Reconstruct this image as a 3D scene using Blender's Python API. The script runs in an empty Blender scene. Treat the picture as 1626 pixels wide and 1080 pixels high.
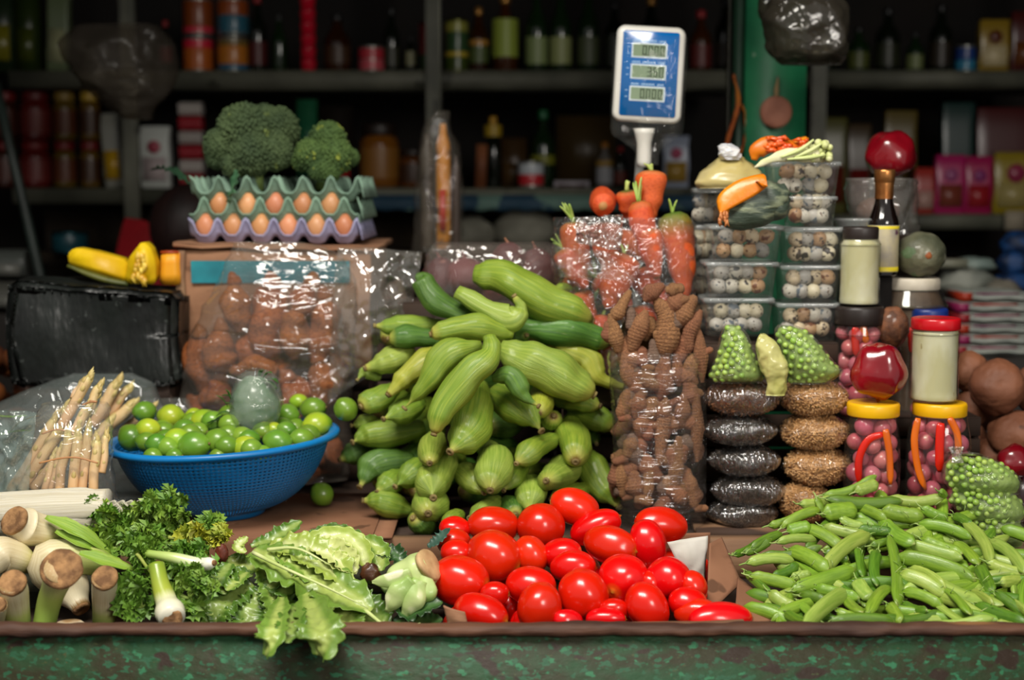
import bpy, bmesh, math, random
import numpy as np
from mathutils import Vector, Matrix, noise, Euler

# ------------------------------------------------------------------ camera, world, lights, exposure
scene = bpy.context.scene
COL = scene.collection
CAM = Vector((0.0, -1.9, 0.59)); PITCH = math.atan(240 / 2258.0); FPX = 2258.0
cam_data = bpy.data.cameras.new('camera'); cam = bpy.data.objects.new('camera', cam_data); COL.objects.link(cam)
cam.location = CAM; cam.rotation_euler = (math.pi / 2 - PITCH, 0, 0)
cam_data.sensor_width = 36; cam_data.lens = FPX / 1626 * 36; cam_data.clip_start = 0.05; cam_data.clip_end = 40
cam_data.dof.use_dof = True; cam_data.dof.focus_distance = 2.20; cam_data.dof.aperture_fstop = 2.2
scene.camera = cam
world = bpy.data.worlds.new('world'); scene.world = world; world.use_nodes = True
world.node_tree.nodes['Background'].inputs[0].default_value = (1.0, 0.97, 0.93, 1)
world.node_tree.nodes['Background'].inputs[1].default_value = 0.32
def area(name, loc, target, size, size_y, power, color):
    l = bpy.data.lights.new(name, 'AREA'); l.shape = 'RECTANGLE'; l.size = size; l.size_y = size_y
    l.energy = power; l.color = color
    o = bpy.data.objects.new(name, l); COL.objects.link(o); o.location = loc
    o.rotation_euler = (Vector(target) - Vector(loc)).to_track_quat('-Z', 'Y').to_euler()
    return o
area('street_daylight', (-0.5, -1.05, 2.45), (0.0, 0.55, 0.15), 1.4, 0.7, 96, (1.0, 0.955, 0.87))
area('front_fill_right', (1.5, -2.8, 1.45), (0.1, 1.2, 0.25), 0.9, 0.9, 44, (1.0, 0.94, 0.86))  # fill lamp added in front to brighten the goods on the back shelves
vs = scene.view_settings
vs.view_transform = 'Standard'; vs.look = 'None'; vs.gamma = 1.0; vs.use_curve_mapping = False; vs.exposure = 0.0
scene.cycles.transparent_max_bounces = 24
scene.cycles.max_bounces = 7; scene.cycles.diffuse_bounces = 3; scene.cycles.glossy_bounces = 3; scene.cycles.transmission_bounces = 6
scene.cycles.caustics_reflective = False; scene.cycles.caustics_refractive = False
scene.cycles.sample_clamp_indirect = 4.0

R = random.Random(7)
pi = math.pi

# ------------------------------------------------------------------ photograph pixel -> point at a real depth
def ray(px, py):
    dx = (px - 813) / FPX; dz = -(py - 540) / FPX
    c, s = math.cos(PITCH), math.sin(PITCH)
    return Vector((dx, c + dz * s, -s + dz * c))
def at(px, py, Y):
    d = ray(px, py); return CAM + d * ((Y - CAM.y) / d.y)
def px2m(Y): return (Y - CAM.y) / FPX * 1.006
def topx(p):
    d = Vector(p) - CAM; c, s = math.cos(PITCH), math.sin(PITCH)
    f = d.y * c - d.z * s; u = d.y * s + d.z * c
    return 813 + FPX * d.x / f, 540 - FPX * u / f

# ------------------------------------------------------------------ things, parts, labels
def thing(name, label, cat, loc=(0, 0, 0), group=None, rot=(0, 0, 0)):
    o = bpy.data.objects.new(name, None); COL.objects.link(o)
    o.location = loc; o.rotation_euler = rot; o.empty_display_size = 0.02
    tag(o, label, cat, group); return o
def tag(o, label, cat, group=None, kind=None):
    if label: o['label'] = label
    if cat: o['category'] = cat
    if group: o['group'] = group
    if kind: o['kind'] = kind
    return o
def struct(o):
    o['kind'] = 'structure'; return o
SETS = {}
def later(o, base, where, setname, pos):
    """label by row and place inside a heap, given once every member stands"""
    SETS.setdefault(setname, []).append((o, base, where, topx(pos)))
ORD = ['', 'first', 'second', 'third', 'fourth', 'fifth', 'sixth', 'seventh', 'eighth', 'ninth', 'tenth', 'eleventh', 'twelfth',
       'thirteenth', 'fourteenth', 'fifteenth', 'sixteenth', 'seventeenth', 'eighteenth', 'nineteenth', 'twentieth']
def ordw(n): return ORD[n] if n < len(ORD) else 'number %d' % n
def finish_labels():
    for name, items in SETS.items():
        n = len(items); per = max(2, min(9, int(round(math.sqrt(n * 1.6)))))
        items.sort(key=lambda t: t[3][1]); rows = [items[i:i + per] for i in range(0, n, per)]
        for ri, row in enumerate(rows):
            row.sort(key=lambda t: t[3][0])
            rn = '' if len(rows) == 1 else ('top row' if ri == 0 else 'bottom row' if ri == len(rows) - 1 else ordw(ri + 1) + ' row down')
            for ci, (o, base, where, p) in enumerate(row):
                k = 'leftmost' if ci == 0 else 'rightmost' if ci == len(row) - 1 else ordw(ci + 1) + ' from left'
                o['label'] = '%s, %s%s %s' % (base, k, ' in ' + rn if rn else '', where)

# ------------------------------------------------------------------ geometry
class Geo:
    def __init__(s): s.v = []; s.f = []; s.a = []
    def add(s, V, F, A=None):
        b = len(s.v); s.v.extend([tuple(p) for p in V]); s.f.extend([tuple(i + b for i in f) for f in F])
        s.a.extend(A if A is not None else [(0, 0, 0.5)] * len(V)); return s
    def move(s, M):
        s.v = [tuple(M @ Vector(p)) for p in s.v]; return s
    def mesh(s, name, mat, smooth=True):
        me = bpy.data.meshes.new(name); me.from_pydata(s.v, [], s.f)
        at_ = me.attributes.new('tuv', 'FLOAT_VECTOR', 'POINT'); at_.data.foreach_set('vector', np.array(s.a, dtype=np.float32).ravel())
        if smooth: me.polygons.foreach_set('use_smooth', [True] * len(me.polygons))
        me.update()
        for m in (mat if isinstance(mat, (list, tuple)) else [mat]): me.materials.append(m)
        return me
    def obj(s, name, mat, parent=None, loc=None, smooth=True, recenter=False):
        off = Vector((0, 0, 0))
        if recenter:
            A = np.array(s.v); c = (A.min(0) + A.max(0)) / 2; c[2] = A[:, 2].min(); off = Vector(c)
            s.v = [tuple(r) for r in (A - c)]
        o = bpy.data.objects.new(name, s.mesh(name, mat, smooth)); COL.objects.link(o)
        if parent: o.parent = parent
        o.location = off if recenter else (loc or (0, 0, 0))
        return o

def catmull(pts, n):
    P = [Vector(p) for p in pts]
    if len(P) == 2: return [P[0].lerp(P[1], i / (n - 1)) for i in range(n)]
    P = [2 * P[0] - P[1]] + P + [2 * P[-1] - P[-2]]; m = len(P) - 3; out = []
    for i in range(n):
        t = i / (n - 1) * m; k = min(int(t), m - 1); t -= k
        a, b, c, d = P[k:k + 4]
        out.append(0.5 * ((2 * b) + (c - a) * t + (2 * a - 5 * b + 4 * c - d) * t * t + (3 * b - a - 3 * c + d) * t ** 3))
    return out
def interp(tab, t):
    if t <= tab[0][0]: return tab[0][1]
    for (a, x), (b, y) in zip(tab, tab[1:]):
        if t <= b:
            k = (t - a) / (b - a); k = k * k * (3 - 2 * k); return x + (y - x) * k
    return tab[-1][1]
def tube(path, rad, n=14, seg=12, flat=1.0, ribs=None, lump=None, up=(0, 0, 1), caps=True):
    """path: control points; rad: table [(t, r)] or function; flat: thickness ratio along the frame's second axis"""
    P = catmull(path, n); rf = rad if callable(rad) else (lambda t: interp(rad, t))
    V = []; A = []; F = []; N = None; U = Vector(up)
    for i, p in enumerate(P):
        T = (P[min(i + 1, n - 1)] - P[max(i - 1, 0)])
        if T.length < 1e-9: T = Vector((0, 0, 1))
        T.normalize()
        if N is None:
            N = U - T * U.dot(T)
            if N.length < 1e-3: N = Vector((1, 0, 0)) - T * T.x
        N = (N - T * N.dot(T)).normalized(); B = T.cross(N)
        t = i / (n - 1); r = rf(t)
        for j in range(seg):
            a = 2 * pi * j / seg; rr = r
            if ribs: rr *= 1 + ribs[1] * (abs(math.sin(a * ribs[0] / 2 + ribs[2] * t)) - 0.5)
            q = p + B * (rr * math.cos(a)) + N * (rr * flat * math.sin(a))
            if lump:
                k = noise.noise(q * lump[1] + Vector((lump[2], 0, 0))); q += (B * math.cos(a) + N * math.sin(a)) * (k * lump[0])
            V.append(q); A.append((math.cos(a), math.sin(a), t))
    for i in range(n - 1):
        for j in range(seg):
            k = (j + 1) % seg; F.append((i * seg + j, i * seg + k, (i + 1) * seg + k, (i + 1) * seg + j))
    if caps:
        V.append(P[0]); A.append((0, 0, 0)); V.append(P[-1]); A.append((0, 0, 1)); c = n * seg
        for j in range(seg):
            k = (j + 1) % seg; F.append((c, k, j)); F.append((c + 1, (n - 1) * seg + j, (n - 1) * seg + k))
    return V, F, A
def lathe(prof, seg=32, cap0=True, cap1=True, squash=1.0, fn=None):
    V = []; F = []; A = []; n = len(prof)
    L = [0]
    for (r0, z0), (r1, z1) in zip(prof, prof[1:]): L.append(L[-1] + math.hypot(r1 - r0, z1 - z0))
    for i, (r, z) in enumerate(prof):
        for j in range(seg):
            a = 2 * pi * j / seg; k = fn(a, r, z) if fn else 1
            V.append((r * k * math.cos(a), r * k * math.sin(a) * squash, z)); A.append((math.cos(a), math.sin(a), L[i] / max(L[-1], 1e-9)))
    for i in range(n - 1):
        for j in range(seg):
            k = (j + 1) % seg; F.append((i * seg + j, i * seg + k, (i + 1) * seg + k, (i + 1) * seg + j))
    if cap0: F.append(tuple(range(seg - 1, -1, -1)))
    if cap1: F.append(tuple((n - 1) * seg + j for j in range(seg)))
    return V, F, A
def ball(rx, ry, rz, rings=10, seg=14, fn=None):
    V = [(0, 0, -rz)]; A = [(0, 0, 0)]; F = []
    for i in range(1, rings):
        th = pi * i / rings
        for j in range(seg):
            a = 2 * pi * j / seg
            d = Vector((math.sin(th) * math.cos(a), math.sin(th) * math.sin(a), -math.cos(th))); k = fn(d) if fn else 1
            V.append((d.x * rx * k, d.y * ry * k, d.z * rz * k)); A.append((math.cos(a), math.sin(a), i / rings))
    V.append((0, 0, rz)); A.append((0, 0, 1)); last = len(V) - 1
    for j in range(seg):
        k = (j + 1) % seg; F.append((0, 1 + k, 1 + j)); F.append((last, last - seg + j, last - seg + k))
    for i in range(rings - 2):
        for j in range(seg):
            k = (j + 1) % seg; a = 1 + i * seg; F.append((a + j, a + k, a + seg + k, a + seg + j))
    return V, F, A
def box(x0, x1, y0, y1, z0, z1):
    V = [(x, y, z) for z in (z0, z1) for y in (y0, y1) for x in (x0, x1)]
    return V, [(0, 2, 3, 1), (4, 5, 7, 6), (0, 1, 5, 4), (2, 6, 7, 3), (0, 4, 6, 2), (1, 3, 7, 5)], [(0, 0, .5)] * 8
def bevelbox(name, x0, x1, y0, y1, z0, z1, mat, parent=None, r=0.004, seg=2, warp=None, loc=None, sub=0):
    bm = bmesh.new(); V, F, _ = box(x0, x1, y0, y1, z0, z1)
    vs_ = [bm.verts.new(p) for p in V]
    for f in F: bm.faces.new([vs_[i] for i in f])
    if sub: bmesh.ops.subdivide_edges(bm, edges=bm.edges[:], cuts=sub, use_grid_fill=True)
    if r > 0:
        es = [e for e in bm.edges if len(e.link_faces) == 2 and e.calc_face_angle(0) > 0.5]
        bmesh.ops.bevel(bm, geom=es, offset=r, segments=seg, affect='EDGES', profile=0.5)
    if warp:
        for v in bm.verts: v.co = warp(v.co.copy())
    me = bpy.data.meshes.new(name); bm.to_mesh(me); bm.free(); me.materials.append(mat)
    for p in me.polygons: p.use_smooth = r > 0
    o = bpy.data.objects.new(name, me); COL.objects.link(o)
    if parent: o.parent = parent
    if loc: o.location = loc
    return o
def dup(root, loc=None, rot=None, scale=None):
    r = root.copy(); COL.objects.link(r)
    if loc is not None: r.location = loc
    if rot is not None: r.rotation_euler = rot
    if scale is not None: r.scale = (scale,) * 3 if not hasattr(scale, '__len__') else scale
    for ch in list(root.children):
        c = ch.copy(); COL.objects.link(c); c.parent = r
        for g in ch.children:
            d = g.copy(); COL.objects.link(d); d.parent = c
    return r
def nz(p, s, o=0.0): return noise.noise(Vector(p) * s + Vector((o, o * .7, -o)))

# ------------------------------------------------------------------ materials
def hx(h):
    if isinstance(h, tuple): return h if len(h) == 4 else h + (1,)
    h = h.lstrip('#'); c = [int(h[i:i + 2], 16) / 255 for i in (0, 2, 4)]
    return tuple((x / 12.92 if x <= .04045 else ((x + .055) / 1.055) ** 2.4) for x in c) + (1,)
MATS = {}
def mat(name, c1, c2=None, scale=8, rough=.5, bump=0, bscale=60, bdist=.002, detail=3, coat=0, sss=0, rand=0, metal=0, coord='obj',
        stretch=(1, 1, 1), lo=.38, hi=.62, grad=None, gradamt=.06, dots=None, spec=.5, emit=0, sheen=0, hue=0, bstretch=None, roughvar=0, gradaxis='z'):
    if name in MATS: return MATS[name]
    m = bpy.data.materials.new(name); m.use_nodes = True; nt = m.node_tree; N = nt.nodes; L = nt.links
    b = N['Principled BSDF']
    b.inputs['Roughness'].default_value = rough; b.inputs['Metallic'].default_value = metal
    b.inputs['Specular IOR Level'].default_value = spec
    b.inputs['Coat Weight'].default_value = coat; b.inputs['Coat Roughness'].default_value = .12
    if sss:
        b.inputs['Subsurface Weight'].default_value = sss; b.inputs['Subsurface Radius'].default_value = (.6, .5, .25); b.inputs['Subsurface Scale'].default_value = .01
    oi = N.new('ShaderNodeObjectInfo')
    if coord == 'tuv':
        co = N.new('ShaderNodeAttribute'); co.attribute_name = 'tuv'; cv = co.outputs['Vector']
    else:
        co = N.new('ShaderNodeTexCoord'); cv = co.outputs['Object']
    mul = N.new('ShaderNodeVectorMath'); mul.operation = 'MULTIPLY'; mul.inputs[1].default_value = stretch; L.new(cv, mul.inputs[0])
    off = N.new('ShaderNodeVectorMath'); off.operation = 'ADD'; L.new(mul.outputs[0], off.inputs[0])
    rs = N.new('ShaderNodeMath'); rs.operation = 'MULTIPLY'; rs.inputs[1].default_value = 37.0; L.new(oi.outputs['Random'], rs.inputs[0])
    L.new(rs.outputs[0], off.inputs[1])
    no = N.new('ShaderNodeTexNoise'); no.inputs['Scale'].default_value = scale; no.inputs['Detail'].default_value = detail
    L.new(off.outputs[0], no.inputs['Vector'])
    mr = N.new('ShaderNodeMapRange'); mr.inputs[1].default_value = lo; mr.inputs[2].default_value = hi; L.new(no.outputs['Fac'], mr.inputs[0])
    mx = N.new('ShaderNodeMix'); mx.data_type = 'RGBA'; mx.inputs[6].default_value = hx(c1); mx.inputs[7].default_value = hx(c2 or c1)
    L.new(mr.outputs[0], mx.inputs[0]); out = mx.outputs[2]
    if grad:
        at2 = N.new('ShaderNodeAttribute'); at2.attribute_name = 'tuv'; sp = N.new('ShaderNodeSeparateXYZ'); L.new(at2.outputs['Vector'], sp.inputs[0])
        ad = N.new('ShaderNodeMath'); ad.operation = 'MULTIPLY_ADD'; ad.inputs[1].default_value = gradamt * 2; L.new(no.outputs['Fac'], ad.inputs[0])
        sb = N.new('ShaderNodeMath'); sb.operation = 'SUBTRACT'; sb.inputs[1].default_value = gradamt; L.new(sp.outputs[{'x': 0, 'y': 1, 'z': 2}[gradaxis]], sb.inputs[0])
        L.new(sb.outputs[0], ad.inputs[2])
        cr = N.new('ShaderNodeValToRGB'); L.new(ad.outputs[0], cr.inputs[0]); e = cr.color_ramp.elements
        while len(e) < len(grad): e.new(0.5)
        for k, (p, c) in enumerate(grad):
            cc = hx(c) if c else hx(next((q[1] for q in grad[k::-1] if q[1]), next((q[1] for q in grad if q[1]), '#ffffff')))[:3] + (0,); e[k].position = p; e[k].color = cc if c is None else cc[:3] + (1,)
        m2 = N.new('ShaderNodeMix'); m2.data_type = 'RGBA'; L.new(cr.outputs['Alpha'], m2.inputs[0]); L.new(out, m2.inputs[6]); L.new(cr.outputs['Color'], m2.inputs[7]); out = m2.outputs[2]
    if dots:   # (scale, threshold, colour)
        for (ds, th, dc) in (dots if isinstance(dots, list) else [dots]):
            vn = N.new('ShaderNodeTexNoise'); vn.inputs['Scale'].default_value = ds; vn.inputs['Detail'].default_value = 2
            L.new(off.outputs[0], vn.inputs['Vector'])
            gt = N.new('ShaderNodeMapRange'); gt.inputs[1].default_value = th; gt.inputs[2].default_value = th + .035; L.new(vn.outputs['Fac'], gt.inputs[0])
            m3 = N.new('ShaderNodeMix'); m3.data_type = 'RGBA'; m3.inputs[7].default_value = hx(dc); L.new(gt.outputs[0], m3.inputs[0]); L.new(out, m3.inputs[6]); out = m3.outputs[2]
    if rand or hue:
        hs = N.new('ShaderNodeHueSaturation'); L.new(out, hs.inputs['Color'])
        m4 = N.new('ShaderNodeMapRange'); m4.inputs[3].default_value = 1 - rand; m4.inputs[4].default_value = 1 + rand; L.new(oi.outputs['Random'], m4.inputs[0]); L.new(m4.outputs[0], hs.inputs['Value'])
        if hue:
            f = N.new('ShaderNodeMath'); f.operation = 'MULTIPLY'; f.inputs[1].default_value = 7.31; L.new(oi.outputs['Random'], f.inputs[0])
            g = N.new('ShaderNodeMath'); g.operation = 'FRACT'; L.new(f.outputs[0], g.inputs[0])
            m5 = N.new('ShaderNodeMapRange'); m5.inputs[3].default_value = .5 - hue; m5.inputs[4].default_value = .5 + hue; L.new(g.outputs[0], m5.inputs[0]); L.new(m5.outputs[0], hs.inputs['Hue'])
        out = hs.outputs[0]
    L.new(out, b.inputs['Base Color'])
    if roughvar:
        m6 = N.new('ShaderNodeMapRange'); m6.inputs[3].default_value = rough; m6.inputs[4].default_value = rough + roughvar; L.new(no.outputs['Fac'], m6.inputs[0]); L.new(m6.outputs[0], b.inputs['Roughness'])
    if bump:
        bn = N.new('ShaderNodeTexNoise'); bn.inputs['Scale'].default_value = bscale; bn.inputs['Detail'].default_value = 3
        if bstretch:
            bs = N.new('ShaderNodeVectorMath'); bs.operation = 'MULTIPLY'; bs.inputs[1].default_value = bstretch; L.new(off.outputs[0], bs.inputs[0]); L.new(bs.outputs[0], bn.inputs['Vector'])
        else: L.new(off.outputs[0], bn.inputs['Vector'])
        bp = N.new('ShaderNodeBump'); bp.inputs['Strength'].default_value = bump; bp.inputs['Distance'].default_value = bdist
        L.new(bn.outputs['Fac'], bp.inputs['Height']); L.new(bp.outputs[0], b.inputs['Normal'])
    if emit: b.inputs['Emission Strength'].default_value = emit; b.inputs['Emission Color'].default_value = hx(c1)
    MATS[name] = m; return m
def film(name, tint='#ffffff', haze=.06, gloss=1.0, rough=.08, wr=.7, wscale=22, stretch=(1, 1, 1), hazecol='#cfd2cc', dist=.006):
    """clear plastic sheet: see-through, with crisp reflections broken by wrinkles and a little milkiness"""
    if name in MATS: return MATS[name]
    m = bpy.data.materials.new(name); m.use_nodes = True; nt = m.node_tree; N = nt.nodes; L = nt.links
    for n in list(N): N.remove(n)
    o = N.new('ShaderNodeOutputMaterial'); tr = N.new('ShaderNodeBsdfTransparent'); tr.inputs[0].default_value = hx(tint)
    gl = N.new('ShaderNodeBsdfGlossy'); gl.inputs['Roughness'].default_value = rough
    df = N.new('ShaderNodeBsdfDiffuse'); df.inputs[0].default_value = hx(hazecol)
    tc = N.new('ShaderNodeTexCoord'); mu = N.new('ShaderNodeVectorMath'); mu.operation = 'MULTIPLY'; mu.inputs[1].default_value = stretch; L.new(tc.outputs['Object'], mu.inputs[0])
    n1 = N.new('ShaderNodeTexNoise'); n1.inputs['Scale'].default_value = wscale; n1.inputs['Detail'].default_value = 3; n1.inputs['Distortion'].default_value = 1.2; L.new(mu.outputs[0], n1.inputs['Vector'])
    s = N.new('ShaderNodeMath'); s.operation = 'SUBTRACT'; s.inputs[1].default_value = .5; L.new(n1.outputs['Fac'], s.inputs[0])
    ab = N.new('ShaderNodeMath'); ab.operation = 'ABSOLUTE'; L.new(s.outputs[0], ab.inputs[0])
    sq = N.new('ShaderNodeMath'); sq.operation = 'POWER'; sq.inputs[1].default_value = .6; L.new(ab.outputs[0], sq.inputs[0])
    bp = N.new('ShaderNodeBump'); bp.inputs['Strength'].default_value = wr; bp.inputs['Distance'].default_value = dist; L.new(sq.outputs[0], bp.inputs['Height'])
    L.new(bp.outputs[0], gl.inputs['Normal'])
    fr = N.new('ShaderNodeLayerWeight'); fr.inputs['Blend'].default_value = .5; fp = N.new('ShaderNodeMath'); fp.operation = 'POWER'; fp.inputs[1].default_value = 3.5; L.new(fr.outputs['Facing'], fp.inputs[0]); fa = N.new('ShaderNodeMath'); fa.operation = 'MULTIPLY_ADD'; fa.inputs[1].default_value = .45; fa.inputs[2].default_value = .055; L.new(fp.outputs[0], fa.inputs[0])
    fm = N.new('ShaderNodeMath'); fm.operation = 'MULTIPLY'; fm.inputs[1].default_value = gloss; fm.use_clamp = True; L.new(fa.outputs[0], fm.inputs[0])
    a1 = N.new('ShaderNodeMixShader'); a1.inputs[0].default_value = haze; L.new(tr.outputs[0], a1.inputs[1]); L.new(df.outputs[0], a1.inputs[2])
    a2 = N.new('ShaderNodeMixShader'); L.new(fm.outputs[0], a2.inputs[0]); L.new(a1.outputs[0], a2.inputs[1]); L.new(gl.outputs[0], a2.inputs[2])
    L.new(a2.outputs[0], o.inputs[0]); MATS[name] = m; return m

M_wood = mat('worn_wood', '#6b4a33', '#8f6e50', 6, .75, .5, 50, detail=5, stretch=(.25, 1, 2), dots=(9, .62, '#3a2415'))
M_edge = mat('worn_edge_wood', '#3a2218', '#63402c', 16, .7, .7, 60, stretch=(.2, 1, 1.4), detail=5, dots=[(14, .63, '#8a6038'), (5, .62, '#261510')], bdist=.004)
M_green = mat('flaking_green_paint', '#1b4424', '#2b2b14', 17, .65, .7, 70, detail=12, lo=.40, hi=.60, dots=[(95, .56, '#235236'), (60, .63, '#2c6c48'), (24, .64, '#2a1c10'), (150, .66, '#3c4424')], bdist=.003, coord='obj', stretch=(.75, 1, 1.2))
M_post = mat('green_post_paint', '#1a6c45', '#0d5536', 8, .5, .3, 40, detail=6, dots=[(14, .67, '#8fa58e'), (6, .68, '#06351f')])
M_floor = mat('dirty_concrete', '#3a3530', '#2a2623', 4, .85, .3)
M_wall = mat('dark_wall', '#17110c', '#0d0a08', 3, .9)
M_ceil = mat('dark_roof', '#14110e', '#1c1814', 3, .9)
M_card = mat('brown_cardboard', '#a5795a', '#8f6549', 7, .8, .25, 90, detail=5, stretch=(1, 1, 3), dots=(16, .68, '#7b563d'))
M_shelf = mat('grey_shelf_metal', '#4c4d42', '#68685a', 5, .6, .2, 40, dots=(9, .62, '#3a3a30'))
M_clear = film('clear_film')
M_clear2 = film('clear_film_streaky', haze=.05, wr=1.0, wscale=14, stretch=(.6, .6, 3.0), gloss=1.3)
M_milky = film('milky_film', haze=.20, wr=.9, wscale=16, hazecol='#b9b5a8')

# ------------------------------------------------------------------ the setting
def slab(name, x0, x1, y0, y1, z0, z1, m):
    return struct(Geo().add(*box(x0, x1, y0, y1, z0, z1)).obj(name, m, smooth=False))
slab('floor', -3.2, 3.2, -4.5, 3.3, -0.93, -0.88, M_floor)
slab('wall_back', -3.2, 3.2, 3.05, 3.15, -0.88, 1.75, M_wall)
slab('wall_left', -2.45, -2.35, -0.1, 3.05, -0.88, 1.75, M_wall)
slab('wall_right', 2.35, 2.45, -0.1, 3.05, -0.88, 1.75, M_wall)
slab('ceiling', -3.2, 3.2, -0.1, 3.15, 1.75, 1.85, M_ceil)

# green post with chamfered edges and a strip of moulding
pa = at(1187, 100, 1.31); pb = at(1281, 100, 1.31)
post = thing('wooden_post', 'green painted wooden post rising behind the quail egg tubs', 'post', ((pa.x + pb.x) / 2, 1.37, -.88))
hw = (pb.x - pa.x) / 2
bevelbox('shaft', -hw, hw, -.06, .06, 0, 2.628, M_post, post, .006)
bevelbox('side_board', -hw - .022, -hw - .001, -.03, .05, 0, 2.628, mat('dark_green_paint', '#06301c', '#0a2014', 9, .6), post, .003)
# round wooden disc hanging on it
p = at(1232, 178, 1.295)
disc = thing('hanging_disc', 'small round reddish wooden disc hanging by a string on the green post', 'ornament', p)
g = Geo(); V, F, A = lathe([(.0, -.006), (.030, -.006), (.0355, -.002), (.0355, .003), (.031, .006), (.012, .005), (0.001, .004)], 36)
M_disc = mat('terracotta_wood', '#96604a', '#7f4c38', 20, .7, .4, 80)
g.add(V, F, A).move(Matrix.Rotation(pi / 2, 4, 'X')); g.obj('disc', M_disc, disc)
g = Geo(); g.add(*tube([(0, 0, .033), (.0, -.001, .05), (.003, 0, .073)], [(0, .004), (.4, .006), (1, .0025)], 8, 8)); g.obj('string', mat('twine', '#8b7450', rough=.9), disc)
g = Geo(); g.add(*ball(.004, .004, .004, 6, 8)); g.obj('nail', M_shelf, disc, (0.003, .002, .075))

# steel rack behind: boards on uprights
def rack(name, label, x0, x1, pxs, boards, uprights, bracket=None):
    t = thing(name, label, 'shelf', ((x0 + x1) / 2, 2.55, -.88)); cx = (x0 + x1) / 2
    for (zt, th, m) in boards:
        bevelbox('shelf_board', x0 - cx, x1 - cx, -.20, .25, zt - th + .88, zt + .88, m, t, .003)
    for ux in uprights:
        g = Geo()
        g.add(*box(ux - cx - .022, ux - cx + .022, -.222, -.205, 0, 2.6)); g.add(*box(ux - cx - .022, ux - cx - .018, -.205, -.17, 0, 2.6))
        g.obj('upright', M_shelf, t, smooth=False)
    return t
zs = lambda py: at(800, py, 2.35).z
XL = lambda px, Y=2.35: at(px, 300, Y).x
M_bluecloth = mat('blue_patterned_cloth', '#1c3c50', '#5d7a70', 9, .7, lo=.5, hi=.53)
rack('steel_rack', 'long grey steel rack of bottles and tins across the back of the stall', XL(20), XL(1178), 0,
     [(zs(112), .048, M_shelf), (zs(299), .045, M_shelf), (zs(402), .03, mat('brown_board', '#2b2013', '#3a2b18', 4, .8)), (zs(560), .04, M_shelf)], [XL(212), XL(690), XL(1165)])
rack('steel_rack', 'right-hand grey steel rack holding pink and yellow packets', XL(1284), XL(1700), 0,
     [(zs(112), .042, M_shelf), (zs(341), .042, M_shelf), (zs(600), .04, M_shelf)], [XL(1295), XL(1690)])
g = Geo(); V = []
for i in range(60):
    x = XL(586) + (XL(1176) - XL(586)) * i / 59; w = .004 * math.sin(i * .9)
    V += [(x, 2.335 + w, zs(309)), (x, 2.322 + w * 1.4, zs(333) + .003 * math.sin(i * 1.7))]
g.add(V, [(2 * i, 2 * i + 1, 2 * i + 3, 2 * i + 2) for i in range(59)], None)
o = g.obj('shelf_cloth', M_bluecloth, recenter=True); tag(o, 'blue and green patterned strip of cloth edging the middle shelf', 'cloth')
sm = o.modifiers.new('t', 'SOLIDIFY'); sm.thickness = .003
# slanting dark pole on the left
a, b_ = at(-8, 130, 1.9), at(62, 430, 1.9)
g = Geo(); g.add(*tube([a, b_ + (b_ - a) * 1.6], lambda t: .013, 6, 10)); o = g.obj('leaning_pole', mat('dark_green_metal', '#27332e', '#1c2420', 8, .5), recenter=True)
tag(o, 'dark green metal pole leaning before the rack at the far left', 'pole')

# ---------------- shelf goods
def snap(py):
    for q in (112, 299, 341):
        if abs(py - q) < 9: return zs(q) + .0008
    return at(800, py, 2.35).z + .0005
def cm(h, rough=.45): return mat('pack_' + h.strip('#') + ('' if rough == .45 else '_%d' % int(rough * 100)), h, rough=rough, rand=.06)
M_dkglass = mat('dark_bottle_glass', '#0c120a', rough=.08, spec=.6); M_amber = mat('amber_glass', '#2a1205', '#3d1d07', 6, .1, spec=.6)
M_grglass = mat('green_bottle_glass', '#12260f', rough=.08, spec=.6); M_foilcap = mat('gold_cap', '#a5773a', rough=.35, metal=.7)
def bottle(px, base, top, w, glass, cap, bands, label, Y=2.47, name='bottle', cat='bottle', group=None):
    b0 = at(px, base, Y); k = px2m(Y); h = (base - top) * k; r = w * k / 2
    b0.z = snap(base) if Y > 2.3 else b0.z
    t = thing(name, label, cat, b0, group)
    g = Geo(); g.add(*lathe([(r * .9, 0), (r, .006), (r, h * .52), (r * .93, h * .6), (r * .5, h * .72), (r * .36, h * .8), (r * .34, h * .9)], 20)); g.obj('body', glass, t)
    g = Geo(); g.add(*lathe([(r * .4, h * .88), (r * .42, h * .9), (r * .42, h * .985), (r * .36, h)], 16)); g.obj('cap', cap, t)
    for (a, b2, c) in bands:
        g = Geo(); g.add(*lathe([(r * 1.005, h * a), (r * 1.012, h * (a + .01)), (r * 1.012, h * (b2 - .01)), (r * 1.005, h * b2)], 20, False, False)); g.obj('label_band', cm(c, .45), t)
    return t
def tin(px, base, top, w, bands, label, Y=2.47, name='tin_can', cat='can', lid='#8c8c86', z=None, group=None):
    b0 = at(px, base, Y); k = px2m(Y); h = (base - top) * k; r = w * k / 2
    b0.z = snap(base) if z is None else z
    t = thing(name, label, cat, b0, group)
    g = Geo(); g.add(*lathe([(r * .95, 0), (r, .002), (r, .006), (r * .985, .009), (r * .985, h - .009), (r, h - .006), (r, h - .001), (r * .95, h), (r * .93, h - .004), (.001, h - .004)], 24)); g.obj('body', mat('tin_' + lid[1:], lid, rough=.3, metal=.8), t)
    for (a, b2, c) in bands:
        g = Geo(); g.add(*lathe([(r * .99, .009 + (h - .018) * a), (r * .996, .009 + (h - .018) * (a + .01)), (r * .996, .009 + (h - .018) * (b2 - .01)), (r * .99, .009 + (h - .018) * b2)], 24, False, False)); g.obj('label_band', cm(c, .3), t)
    return t
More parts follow.
